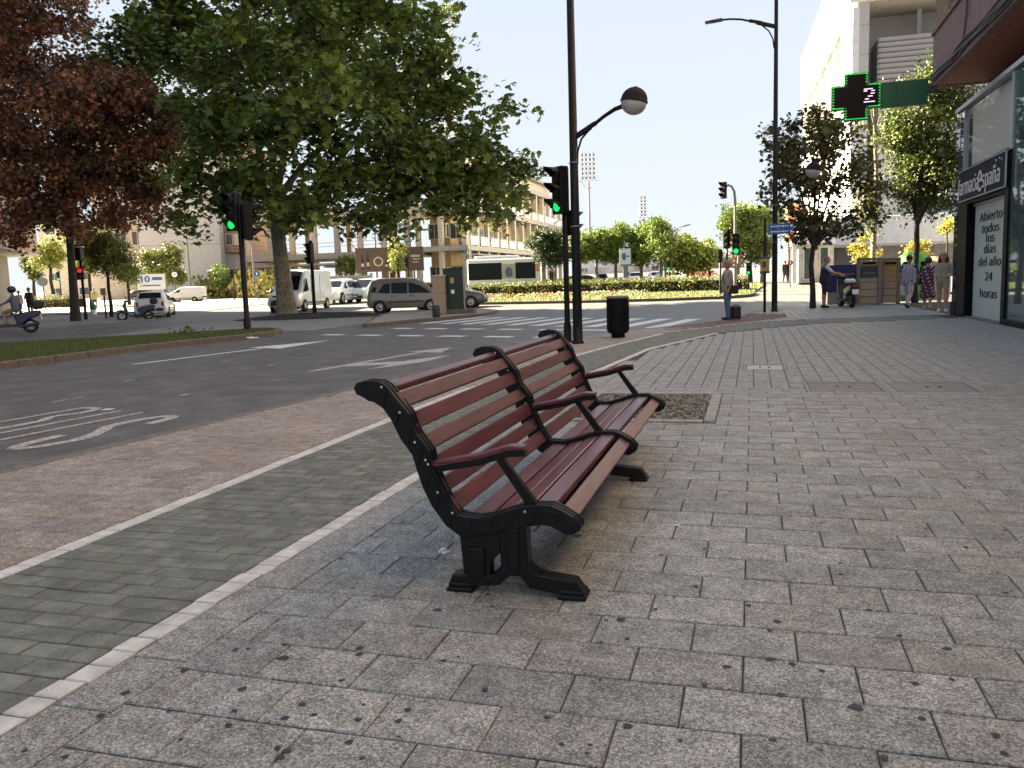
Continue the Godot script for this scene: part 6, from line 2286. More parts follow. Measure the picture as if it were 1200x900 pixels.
func hatch_stations(l: float, h: float, w: float) -> Array:
	var a := l * 0.5
	return [[-a, 0.36, 0.84, 0.87, w * 0.88, w * 0.88, w * 0.8], [-a + 0.08, 0.26, 0.92, 1.02, w * 0.95, w * 0.94, w * 0.8], [-a + 0.55, 0.22, 0.94, h * 0.95, w, w * 0.98, w * 0.74], [-a + 1.1, 0.2, 0.92, h, w, w, w * 0.76], [0.15, 0.2, 0.90, h * 0.985, w, w, w * 0.76], [0.55, 0.2, 0.90, h * 0.9, w, w, w * 0.76], [1.12, 0.2, 0.88, 0.95, w, w * 0.96, w * 0.84], [a - 0.35, 0.22, 0.78, 0.83, w * 0.97, w * 0.9, w * 0.8], [a - 0.08, 0.26, 0.66, 0.70, w * 0.92, w * 0.82, w * 0.7], [a, 0.32, 0.55, 0.57, w * 0.8, w * 0.7, w * 0.6]]

func van_stations(l: float, h: float, w: float) -> Array:
	var a := l * 0.5
	return [[-a, 0.42, 1.2, h * 0.975, w * 0.96, w * 0.96, w * 0.86], [-a + 0.12, 0.36, 1.2, h * 0.995, w, w, w * 0.88], [a - 2.3, 0.34, 1.2, h, w, w, w * 0.88], [a - 1.75, 0.34, 1.18, h * 0.97, w, w, w * 0.86], [a - 1.35, 0.34, 1.16, h * 0.84, w, w * 0.98, w * 0.82], [a - 0.72, 0.34, 1.12, 1.20, w, w * 0.95, w * 0.84], [a - 0.22, 0.34, 1.0, 1.06, w * 0.97, w * 0.88, w * 0.76], [a - 0.04, 0.36, 0.86, 0.90, w * 0.93, w * 0.82, w * 0.7], [a, 0.42, 0.74, 0.76, w * 0.86, w * 0.74, w * 0.6]]

func scooter(called: String, label: String, at: Vector3, turn: float, paint_m: Material, box := true, size := 1.0) -> Node3D:
	var o := thing(called, label, "scooter", at, turn, "motor scooters")
	o.scale = Vector3.ONE * size
	wheel(o, 0.68, 0.0, 0.27, 0.12)
	wheel(o, -0.62, 0.0, 0.26, 0.13)
	var s := mb()
	tube(s, [Vector3(0.68, 0.27, 0.08), Vector3(0.55, 0.62, 0.07), Vector3(0.46, 0.95, 0.03)], 0.022, 6)
	tube(s, [Vector3(0.68, 0.27, -0.08), Vector3(0.55, 0.62, -0.07), Vector3(0.46, 0.95, -0.03)], 0.022, 6)
	obj("fork", s, M.car_trim, o)
	s = mb()
	prism(s, PackedVector2Array([Vector2(0.44, 0.56), Vector2(0.62, 0.50), Vector2(0.86, 0.55), Vector2(0.97, 0.45), Vector2(0.93, 0.60), Vector2(0.74, 0.63), Vector2(0.6, 0.60)]), -0.07, 0.07, Transform3D.IDENTITY, 0.02)
	obj("front_mudguard", s, paint_m, o)
	s = mb()
	prism(s, PackedVector2Array([Vector2(0.30, 0.30), Vector2(0.42, 0.34), Vector2(0.60, 0.72), Vector2(0.56, 1.02), Vector2(0.42, 1.05), Vector2(0.44, 0.78)]), -0.19, 0.19, Transform3D.IDENTITY, 0.05)
	obj("front_shield", s, paint_m, o)
	s = mb()
	prism(s, PackedVector2Array([Vector2(-0.30, 0.22), Vector2(0.36, 0.24), Vector2(0.36, 0.32), Vector2(-0.30, 0.34)]), -0.19, 0.19, Transform3D.IDENTITY, 0.02)
	obj("footboard", s, M.car_trim, o)
	s = mb()
	prism(s, PackedVector2Array([Vector2(-0.20, 0.30), Vector2(-0.12, 0.66), Vector2(-0.60, 0.78), Vector2(-0.98, 0.82), Vector2(-0.92, 0.62), Vector2(-0.55, 0.48), Vector2(-0.40, 0.32)]), -0.17, 0.17, Transform3D.IDENTITY, 0.05)
	obj("rear_fairing", s, paint_m, o)
	s = mb()
	prism(s, PackedVector2Array([Vector2(-0.02, 0.68), Vector2(-0.05, 0.76), Vector2(-0.35, 0.77), Vector2(-0.45, 0.84), Vector2(-0.85, 0.88), Vector2(-0.9, 0.82), Vector2(-0.5, 0.75), Vector2(-0.15, 0.665)]), -0.14, 0.14, Transform3D.IDENTITY, 0.03)
	obj("seat", s, M.seat_black, o)
	s = mb()
	tube(s, [Vector3(0.36, 1.10, -0.36), Vector3(0.42, 1.09, -0.18), Vector3(0.44, 1.06, 0), Vector3(0.42, 1.09, 0.18), Vector3(0.36, 1.10, 0.36)], 0.018, 6)
	ball(s, Vector3(0.45, 1.06, 0), Vector3(0.10, 0.07, 0.17), 8, 6)
	var hb := obj("handlebar", s, M.car_trim, o)
	for z in [-1, 1]:
		s = mb()
		tube(s, [Vector3(0.40, 1.09, 0.22 * z), Vector3(0.42, 1.25, 0.33 * z)], 0.008, 5)
		ball(s, Vector3(0.42, 1.28, 0.34 * z), Vector3(0.02, 0.05, 0.07), 8, 5)
		obj("mirror", s, M.car_trim, hb)
	s = mb()
	ball(s, Vector3(0.59, 0.84, 0), Vector3(0.04, 0.09, 0.11), 10, 6)
	obj("headlight", s, M.head_glass, o)
	s = mb()
	bx(s, Vector3(-0.98, 0.74, 0), Vector3(0.06, 0.09, 0.2), 0.02)
	obj("tail_light", s, M.tail_red, o)
	s = mb()
	bx(s, Vector3(-1.0, 0.56, 0), Vector3(0.02, 0.17, 0.22), 0.004, Basis(Vector3.BACK, -0.25))
	obj("number_plate", s, M.plate, o)
	s = mb()
	prism(s, PackedVector2Array([Vector2(-0.95, 0.62), Vector2(-0.66, 0.56), Vector2(-0.55, 0.56), Vector2(-0.66, 0.60), Vector2(-1.02, 0.48)]), -0.08, 0.08)
	obj("rear_mudguard", s, M.car_trim, o)
	s = mb()
	tube(s, [Vector3(-0.25, 0.24, -0.17), Vector3(-0.55, 0.28, -0.20), Vector3(-0.92, 0.36, -0.20)], [0.04, 0.065, 0.07], 10)
	obj("exhaust", s, M.car_trim, o)
	if box:
		s = mb()
		bx(s, Vector3(-0.93, 1.03, 0), Vector3(0.40, 0.30, 0.42), 0.07)
		obj("top_box", s, M.seat_black, o)
		s = mb()
		bx(s, Vector3(-0.9, 0.87, 0), Vector3(0.3, 0.03, 0.2))
		obj("rack", s, M.car_trim, o)
	return o

func make_vehicles():
	# grey compact people carrier seen from the side
	var p := rp(478, 365.6)
	var st := mpv_stations(3.6, 1.66, 0.86)
	var gl := [[Vector2(-1.30, 0.98), Vector2(-0.72, 0.93), Vector2(-0.70, 1.40), Vector2(-1.0, 1.38)], [Vector2(-0.64, 0.93), Vector2(0.12, 0.92), Vector2(0.12, 1.44), Vector2(-0.64, 1.42)], [Vector2(0.19, 0.92), Vector2(1.22, 0.94), Vector2(0.75, 1.26), Vector2(0.19, 1.44)], [Vector2(-1.62, 1.02), Vector2(-1.40, 1.0), Vector2(-1.34, 1.22), Vector2(-1.50, 1.28)]]
	car("parked_car", "grey compact people carrier with dark windows behind the beige utility cabinet", "car", p, 0.0, 1.06, M.car_grey, st, gl, [[1.36, 1.0, 0.66, 1.50, 1], [-1.80, 1.02, -1.58, 1.44, -1]], [-1.22, 1.22, 0.29], "cars")
	# dark car nosing out behind the green cabinet
	p = rp(517, 361.5)
	var hs := hatch_stations(4.3, 1.46, 0.88)
	var hg := [[Vector2(-1.35, 0.98), Vector2(-0.45, 0.95), Vector2(-0.45, 1.32), Vector2(-1.0, 1.30)], [Vector2(-0.38, 0.95), Vector2(0.95, 0.94), Vector2(0.5, 1.24), Vector2(-0.38, 1.34)]]
	var hw := [[1.08, 0.97, 0.52, 1.30, 1], [-2.0, 1.0, -1.55, 1.36, -1]]
	car("parked_car", "dark blue grey car whose bonnet shows beyond the green cabinet", "car", p + Vector3(0.2, 0, -0.6), -4.0, 1.0, M.car_dark, hs, hg, hw, [-1.32, 1.36, 0.31], "cars")
	# white delivery van
	p = rp(345, 366.0)
	var vs := van_stations(5.9, 2.45, 0.98)
	var vg := [[Vector2(1.28, 1.22), Vector2(2.05, 1.18), Vector2(1.62, 1.85), Vector2(1.28, 1.95)]]
	var van := car("delivery_van", "white delivery van half hidden by the plane tree trunk", "van", p + Vector3(-0.9, 0, -2.4), -97.0, 1.0, M.car_white, vs, vg, [[2.20, 1.24, 1.30, 2.14, 1]], [-1.75, 2.02, 0.35], "vans")
	var s := mb()
	bx(s, Vector3(2.93, 0.62, 0), Vector3(0.06, 0.28, 1.45), 0.03)
	bx(s, Vector3(2.90, 0.92, 0), Vector3(0.05, 0.10, 1.2), 0.02)
	obj("grille", s, M.car_trim, van)
	for x in [0.9, -0.6]:
		s = mb()
		for z in [1.0, -1.0]: bx(s, Vector3(x, 1.3, z * 0.985), Vector3(0.02, 1.7, 0.02))
		obj("panel_gap", s, M.car_trim, van)
	# white pick-up just behind it
	p = rp(379, 357.0)
	car("parked_car", "white car mostly hidden behind the delivery van", "car", p + Vector3(0.3, 0, -1.5), -100.0, 1.2, M.car_white, hs, hg, hw, [-1.32, 1.36, 0.33], "cars")
	# white people carrier further back
	p = rp(422, 354.0)
	car("parked_car", "white people carrier parked in front of the graffiti wall", "car", p + Vector3(0.3, 0, -1.2), -112.0, 1.05, M.car_white, mpv_stations(4.2, 1.6, 0.88), gl, [[1.62, 1.0, 0.72, 1.48, 1], [-2.0, 1.02, -1.8, 1.44, -1]], [-1.35, 1.4, 0.31], "cars")
	# white hatchback seen from behind, next to the scooter
	p = rp(181, 372.5)
	car("parked_car", "white hatchback seen from behind next to the blue scooter", "car", p + Vector3(-1.2, 0, -1.6), 106.0, 1.02, M.car_white, hs, hg, hw, [-1.32, 1.36, 0.32], "cars")
	# small white van side on
	p = rp(219, 354.0)
	var k := dist_of(p) / FOCAL
	car("delivery_van", "small white van parked side on before the gable wall", "van", p, 180.0, 42.0 * k / 4.4, M.car_white, van_stations(4.4, 1.85, 0.88), [[Vector2(0.45, 1.22), Vector2(1.25, 1.18), Vector2(0.85, 1.5), Vector2(0.45, 1.58)]], [[1.46, 1.24, 0.55, 1.62, 1]], [-1.3, 1.4, 0.31], "vans")
	# far cars: pixel, width of the picture it takes, heading, paint
	for e in [[704, 336.0, 15.0, 85.0, "car_blue", "pale blue car among the parked cars beyond the hedge", 4.0], [686, 338.0, 14.0, 10.0, "car_dark", "dark car just beyond the roundabout hedge", 4.2], [745, 333.0, 17.0, -100.0, "car_silver", "silver car parked beside the advertising panel", 3.6], [769, 332.5, 14.0, -95.0, "car_white", "white car parked under the poplars with its front showing", 3.2], [788, 332.0, 22.0, 12.0, "car_white", "white saloon parked side on under the poplars", 4.3], [739, 332.0, 9.0, -95.0, "car_dark", "dark car parked close to the advertising panel post", 3.2], [824, 325.5, 17.0, 5.0, "car_red", "dark red car passing behind the roundabout hedge", 4.3], [142, 351.0, 26.0, 8.0, "car_silver", "pale van with dark blue window band behind the dark green tree", 4.6], [172, 352.0, 14.0, 5.0, "car_dark", "dark car parked in front of the white banner", 4.3]]:
		var f := rp(e[0], e[1])
		var kk := dist_of(f) / FOCAL
		car("parked_car", e[5], "car", f, e[3], clampf(e[2] * kk / e[6], 0.8, 1.35), M[e[4]], hs, hg, hw, [-1.32, 1.36, 0.31], "cars", true)
	bus()
	# parked scooters
	p = rp(160, 376.0)
	scooter("motor_scooter", "dark blue scooter with a black top box parked by the white hatchback", p, deg_to_rad(16.39 + 202.0), M.scooter_blue, true, 0.98)
	p = gp(992, 360.0)
	var sc := scooter("motor_scooter", "black and white scooter seen from behind at the timber recycling boxes", p, deg_to_rad(16.39 + 84.0), M.car_dark, false, 1.0)
	s = mb()
	bx(s, Vector3(-0.35, 0.93, 0), Vector3(0.35, 0.16, 0.30), 0.05)
	obj("white_cover", s, M.white_gloss, sc)
	# the one that is ridden
	p = rp(14, 391.0)
	scooter("motor_scooter", "dark blue motorcycle with top box and rider on the far carriageway", p, deg_to_rad(16.39 + 206.0), M.scooter_blue, true, 1.08)

func bus():
	var f := rp(592, 345.0)
	f = deep(592, 338, 78.0)
	f.y = road_y(f.z)
	var k := dist_of(f) / FOCAL
	var l := 86.0 * k
	var o := thing("city_bus", "white city bus with dark windows behind the roundabout hedge", "bus", f, deg_to_rad(16.39))
	var h := 2.55
	var s := mb()
	bx(s, Vector3(0, 0.35 + h * 0.5, 0), Vector3(l, h, 2.4), 0.14)
	obj("body", s, M.bus_white, o)
	s = mb()
	bx(s, Vector3(-l * 0.26, 1.72, 1.2), Vector3(l * 0.45, 1.55, 0.06), 0.02)
	obj("side_windows", s, M.car_glass, o)
	s = mb()
	bx(s, Vector3(l * 0.28, 1.72, 1.2), Vector3(l * 0.27, 1.5, 0.06), 0.02)
	obj("side_windows", s, M.car_glass, o)
	s = mb()
	bx(s, Vector3(l * 0.05, 1.72, 1.21), Vector3(l * 0.18, 1.3, 0.05), 0.02)
	var ad := obj("side_advert", s, M.light_grey, o)
	s = mb()
	ball(s, Vector3(l * 0.06, 1.6, 1.24), Vector3(0.35, 0.5, 0.01), 8, 6)
	obj("printed_figure", s, M.car_blue, ad)
	s = mb()
	bx(s, Vector3(l * 0.44, 1.95, 1.2), Vector3(l * 0.07, 0.7, 0.05), 0.02)
	obj("red_panel", s, M.shop_pink, o)
	s = mb()
	bx(s, Vector3(-l * 0.1, 0.35 + h + 0.14, 0), Vector3(l * 0.6, 0.26, 1.7), 0.06)
	obj("roof_unit", s, M.bus_white, o)
	s = mb()
	bx(s, Vector3(-l * 0.5 - 0.01, 1.75, 0), Vector3(0.05, 1.3, 2.1), 0.02)
	obj("windscreen", s, M.car_glass, o)
	for x in [-0.32, 0.30]:
		for z in [1.05, -1.05]: wheel(o, l * x, z, 0.48, 0.28)

# ---------------------------------------------------------------- people
# bones: [a, b, radius a, radius b, colour]; one skin is drawn over all of them
func skin_over(s: SurfaceTool, bones: Array, cell: float, tint: Callable):
	var lo := Vector3(1e9, 1e9, 1e9)
	var hi := -lo
	for b in bones:
		var m := Vector3.ONE * (maxf(b[2], b[3]) + cell * 2.5)
		lo = lo.min(b[0] - m).min(b[1] - m)
		hi = hi.max(b[0] + m).max(b[1] + m)
	var nx := int((hi.x - lo.x) / cell) + 2
	var ny := int((hi.y - lo.y) / cell) + 2
	var nz := int((hi.z - lo.z) / cell) + 2
	var n := nx * ny * nz
	var f := PackedFloat32Array(); f.resize(n); f.fill(1.0)
	var best := PackedFloat32Array(); best.resize(n); best.fill(1.0)
	var own := PackedInt32Array(); own.resize(n); own.fill(-1)
	var kk := 0.028
	for bi in bones.size():
		var b: Array = bones[bi]
		var a: Vector3 = b[0]
		var d: Vector3 = b[1] - b[0]
		var dd := maxf(d.length_squared(), 1e-8)
		var ra: float = b[2]
		var rb: float = b[3]
		var m := maxf(ra, rb) + cell * 2.2
		var l0: Vector3 = (b[0].min(b[1]) - Vector3.ONE * m - lo) / cell
		var h0: Vector3 = (b[0].max(b[1]) + Vector3.ONE * m - lo) / cell
		for iy in range(maxi(int(l0.y), 0), mini(int(h0.y) + 2, ny)):
			for iz in range(maxi(int(l0.z), 0), mini(int(h0.z) + 2, nz)):
				var row := (iy * nz + iz) * nx
				for ix in range(maxi(int(l0.x), 0), mini(int(h0.x) + 2, nx)):
					var p := lo + Vector3(ix, iy, iz) * cell
					var t := clampf((p - a).dot(d) / dd, 0.0, 1.0)
					var dist := (p - a - d * t).length() - (ra + (rb - ra) * t)
					var i := row + ix
					if dist < best[i]:
						best[i] = dist
						own[i] = bi
					var g: float = f[i]
					var h := clampf(0.5 + 0.5 * (g - dist) / kk, 0.0, 1.0)
					f[i] = lerpf(g, dist, h) - kk * h * (1.0 - h)
	var ids := {}
	var verts := []
	var cols := []
	var offs := [0, 1, nx * nz, nx * nz + 1, nx, nx + 1, nx * nz + nx, nx * nz + nx + 1]
	var cor := [Vector3(0, 0, 0), Vector3(1, 0, 0), Vector3(0, 1, 0), Vector3(1, 1, 0), Vector3(0, 0, 1), Vector3(1, 0, 1), Vector3(0, 1, 1), Vector3(1, 1, 1)]
	var edges := [[0, 1], [2, 3], [4, 5], [6, 7], [0, 2], [1, 3], [4, 6], [5, 7], [0, 4], [1, 5], [2, 6], [3, 7]]
	for iy in ny - 1:
		for iz in nz - 1:
			for ix in nx - 1:
				var i := (iy * nz + iz) * nx + ix
				var neg := 0
				for o in offs:
					if f[i + o] < 0.0: neg += 1
				if neg == 0 or neg == 8: continue
				var sum := Vector3.ZERO
				var c := 0
				for e in edges:
					var v0: float = f[i + offs[e[0]]]
					var v1: float = f[i + offs[e[1]]]
					if (v0 < 0.0) != (v1 < 0.0):
						sum += cor[e[0]].lerp(cor[e[1]], v0 / (v0 - v1))
						c += 1
				var pos := lo + (Vector3(ix, iy, iz) + sum / c) * cell
				var bo := 0
				var bd := 9.0
				for o in offs:
					if own[i + o] >= 0 and best[i + o] < bd:
						bd = best[i + o]
						bo = own[i + o]
				ids[i] = verts.size()
				verts.append(pos)
				cols.append(tint.call(pos, bones[bo][4]))
	s.set_smooth_group(0)
	var sx := 1
	var sz := nx
	var sy := nx * nz
	for iy in range(1, ny - 1):
		for iz in range(1, nz - 1):
			for ix in range(1, nx - 1):
				var i := (iy * nz + iz) * nx + ix
				var ins := f[i] < 0.0
				for e in [[sx, sy, sz], [sy, sz, sx], [sz, sx, sy]]:
					if (f[i + e[0]] < 0.0) == ins: continue
					var q := [i, i - e[1], i - e[1] - e[2], i - e[2]]
					if not ins: q.reverse()
					var ok := true
					for v in q:
						if not ids.has(v): ok = false
					if not ok: continue
					for k in [0, 1, 2, 0, 2, 3]:
						var id: int = ids[q[k]]
						s.set_color(cols[id])
						s.add_vertex(verts[id])
	s.set_smooth_group(-1)

func hand(s: SurfaceTool, wrist: Vector3, dir: Vector3, side: float, col: Color, curl := 0.5):
	var y := dir.normalized()
	var x := Vector3.BACK.cross(y)
	if x.length() < 0.2: x = Vector3.RIGHT
	x = x.normalized()
	var z := x.cross(y)
	s.set_color(col)
	var b := Basis(x, y, z)
	bx(s, wrist + y * 0.05, Vector3(0.028, 0.095, 0.078), 0.010, b)
	for k in 4:
		var base := wrist + y * 0.095 + z * (0.029 - 0.0195 * k)
		var l: float = [0.068, 0.078, 0.072, 0.056][k]
		var d1 := (y + x * side * -0.25 * curl).normalized()
		var d2 := (y + x * side * -1.1 * curl).normalized()
		tube(s, [base, base + d1 * l * 0.55, base + d1 * l * 0.55 + d2 * l * 0.5], [0.0095, 0.009, 0.007], 5)
	var tb := wrist + y * 0.03 + z * 0.036
	tube(s, [tb, tb + z * 0.022 + y * 0.028, tb + z * 0.026 + y * 0.062], [0.012, 0.011, 0.008], 5)

# pose: legs [front angle, knee angle] for each side, arms [pitch, out, elbow pitch] for each side, lean, seated
func person(label: String, at: Vector3, turn: float, height: float, c: Dictionary, pose: Dictionary, group := "") -> Node3D:
	var o := thing("person", label, "person", at, turn, group)
	var k := height / 1.74
	o.scale = Vector3.ONE * k
	var hip_y: float = pose.get("hip", 0.92)
	var lean: float = pose.get("lean", 0.0)
	var up := Vector3(0, cos(lean), sin(lean))
	var hip := Vector3(0, hip_y, pose.get("hip_z", 0.0))
	var chest := hip + up * 0.34
	var neck := hip + up * 0.53
	var look: float = pose.get("nod", 0.0)
	var hup := Vector3(0, cos(lean * 0.4 + look), sin(lean * 0.4 + look))
	var head := neck + hup * 0.17
	var B := []
	var top: Color = c.top
	var w: float = c.get("wide", 1.0)
	for sx in [-1.0, 1.0]:
		B.append([hip + Vector3(sx * 0.07 * w, 0.02, 0), chest + Vector3(sx * 0.085 * w, 0, 0), 0.112 * w, 0.112 * w, "bottom_hip"])
		B.append([hip + up * 0.12 + Vector3(sx * 0.065 * w, 0, 0.01), chest + Vector3(sx * 0.085 * w, 0.06, 0), 0.118 * w, 0.105, "top"])
		B.append([chest + Vector3(sx * 0.06, 0.08, 0), neck + Vector3(sx * 0.14, -0.055, -0.01), 0.10, 0.062, "top"])
	if c.get("shirt_over", true):
		for sx in [-1.0, 1.0]: B.append([hip + Vector3(sx * 0.075 * w, -0.03, 0), chest + Vector3(sx * 0.08 * w, 0, 0), 0.124 * w, 0.116 * w, "top"])
	B.append([neck - up * 0.05, head - hup * 0.07, 0.055, 0.052, "skin"])
	B.append([head - hup * 0.03 + Vector3(0, 0, 0.005), head + hup * 0.04 - Vector3(0, 0, 0.01), 0.088, 0.098, "skin"])
	B.append([head - hup * 0.075 + Vector3(0, 0, 0.035), head - hup * 0.02 + Vector3(0, 0, 0.025), 0.052, 0.07, "skin"])
	B.append([head + Vector3(0, -0.005, 0.095), head + Vector3(0, -0.028, 0.108), 0.012, 0.019, "skin"])
	for sx in [-1.0, 1.0]: B.append([head + Vector3(sx * 0.094, -0.03, -0.005), head + Vector3(sx * 0.098, 0.012, -0.01), 0.014, 0.018, "skin"])
	# legs
	var legs: Array = pose.get("legs", [[0.0, 0.0], [0.0, 0.0]])
	var feet_low := 9.0
	var kind: String = c.get("bottom", "trousers")
	var foot_pts := []
	for i in 2:
		var sx := 1.0 if i == 0 else -1.0
		var a: float = legs[i][0]
		var b: float = legs[i][1]
		var h := hip + Vector3(sx * 0.09, -0.03, 0)
		var kn := h + Vector3(sx * 0.01, -cos(a), sin(a)) * 0.43
		var an := kn + Vector3(0, -cos(b), sin(b)) * 0.41
		var fa: float = clampf(b * 0.6, -0.6, 0.2)
		var toe := an + Vector3(sx * 0.02, -0.045 + minf(fa, 0) * 0.12, 0.155)
		var heel := an + Vector3(0, -0.04, -0.045)
		var thigh := "bottom"
		var shin := "bottom" if kind == "trousers" else "skin"
		var loose := 1.14 if kind == "trousers" else 1.0
		if kind == "short_shorts":
			B.append([h, h.lerp(kn, 0.30), 0.096, 0.092, thigh])
			B.append([h.lerp(kn, 0.3), h.lerp(kn, 0.72), 0.084, 0.072, "skin"])
		else:
			B.append([h, h.lerp(kn, 0.72), 0.094, 0.078 * loose, thigh])
		B.append([h.lerp(kn, 0.7), kn, 0.070 * loose, 0.060 * loose, thigh if kind != "short_shorts" else "skin"])
		B.append([kn, kn.lerp(an, 0.35) - Vector3(0, 0, 0.012), 0.056 * loose, 0.058 * loose, shin])
		B.append([kn.lerp(an, 0.35), an, 0.054 * loose, 0.038 * (1.3 if kind == "trousers" else 1.0), shin])
		B.append([heel, toe, 0.040, 0.038, "shoe"])
		B.append([an, heel, 0.042, 0.042, "shoe" if kind != "short_shorts" else "shoe"])
		feet_low = minf(feet_low, minf(heel.y - 0.042, toe.y - 0.038))
		if kind == "dress":
			B.append([hip + Vector3(sx * 0.05, 0.05, 0), Vector3(sx * 0.075 + h.x * 0.3, hip.y - 0.45, (kn.z + hip.z) * 0.5), 0.13, 0.155, "top"])
	# arms
	var arms: Array = pose.get("arms", [[0.05, 0.12, 0.15], [0.05, 0.12, 0.15]])
	var hands := []
	var sleeve: int = c.get("sleeve", 1)
	for i in 2:
		var sx := 1.0 if i == 0 else -1.0
		var e: Array = arms[i]
		var sh := neck + Vector3(sx * 0.185 * minf(w, 1.08), -0.07, -0.01)
		var el := sh + Vector3(sx * sin(e[1]), -cos(e[0]) * cos(e[1]), sin(e[0])).normalized() * 0.285
		var wr := el + Vector3(sx * sin(e[1]) * 0.4 + (e[3] if e.size() > 3 else 0.0), -cos(e[2]), sin(e[2])).normalized() * 0.245
		var mid := sh.lerp(el, 0.72)
		B.append([sh, mid, 0.060 if sleeve else 0.05, 0.052 if sleeve else 0.043, "sleeve" if sleeve else "skin"])
		B.append([mid, el, 0.050 if sleeve == 2 else 0.042, 0.040, "sleeve" if sleeve == 2 else "skin"])
		B.append([el, wr, 0.040, 0.028, "sleeve" if sleeve == 2 else "skin"])
		hands.append([wr, (wr - el).normalized(), sx])
	var tint := func(p: Vector3, what: String) -> Color:
		match what:
			"top":
				if c.has("plaid"):
					var u := fposmod(p.x * 9.0 + p.z * 4.0, 1.0)
					var v := fposmod(p.y * 9.0, 1.0)
					return c.plaid if (u < 0.42) != (v < 0.42) else (c.top if u < 0.42 else c.plaid.lerp(c.top, 0.6))
				if c.has("floral"):
					var q := sin(p.x * 31.0 + p.y * 17.0) * sin(p.y * 29.0 - p.z * 23.0)
					return c.floral[0] if q > 0.45 else (c.floral[1] if q < -0.5 else c.top)
				return c.top
			"sleeve": return c.get("sleeve_col", c.top)
			"bottom", "bottom_hip": return c.low
			"shoe": return c.shoe
		return c.skin
	var s := mb()
	skin_over(s, B, c.get("cell", 0.024), tint)
	for h in hands: hand(s, h[0], h[1], h[2], c.skin)
	# eyes, brows and mouth
	s.set_color(Color(0.02, 0.015, 0.012))
	for sx in [-1.0, 1.0]:
		ball(s, head + Vector3(sx * 0.034, 0.012, 0.083), Vector3(0.012, 0.007, 0.008), 6, 4)
		bx(s, head + Vector3(sx * 0.034, 0.032, 0.084), Vector3(0.032, 0.007, 0.014))
	s.set_color(Color(0.28, 0.10, 0.09))
	bx(s, head + Vector3(0, -0.06, 0.086), Vector3(0.042, 0.009, 0.012))
	var lift := -feet_low if pose.get("ground", true) else 0.0
	obj("body", s, M.person, o, T(Vector3(0, lift, 0)))
	# hair
	var hs := mb()
	var hb := Basis(Vector3.RIGHT, lean * 0.4 + look)
	match c.get("hair_kind", "short"):
		"short":
			ball(hs, head + hb * Vector3(0, 0.030, -0.022), Vector3(0.106, 0.098, 0.104), 14, 9, hb)
		"long":
			ball(hs, head + hb * Vector3(0, 0.026, -0.024), Vector3(0.112, 0.104, 0.108), 14, 9, hb)
			for j in 9:
				var a := -1.9 + 3.8 * j / 8.0
				var r0 := head + Vector3(sin(a) * 0.10, 0.0, -cos(a) * 0.085 - 0.015)
				tube(hs, [r0, r0 + Vector3(sin(a) * 0.018, -0.14, -0.01), r0 + Vector3(sin(a) * 0.03, -0.30, 0.005 - cos(a) * 0.02)], [0.035, 0.040, 0.018], 7)
		"bob":
			ball(hs, head + hb * Vector3(0, 0.02, -0.025), Vector3(0.118, 0.115, 0.114), 14, 9, hb)
		"balding":
			ball(hs, head + hb * Vector3(0, 0.010, -0.030), Vector3(0.104, 0.082, 0.092), 14, 9, hb)
		"helmet":
			ball(hs, head + Vector3(0, 0.02, -0.005), Vector3(0.135, 0.14, 0.155), 16, 10)
	obj("helmet" if c.get("hair_kind", "") == "helmet" else "hair", hs, M[c.get("hair", "hair_dark")], o, T(Vector3(0, lift, 0)))
	return o

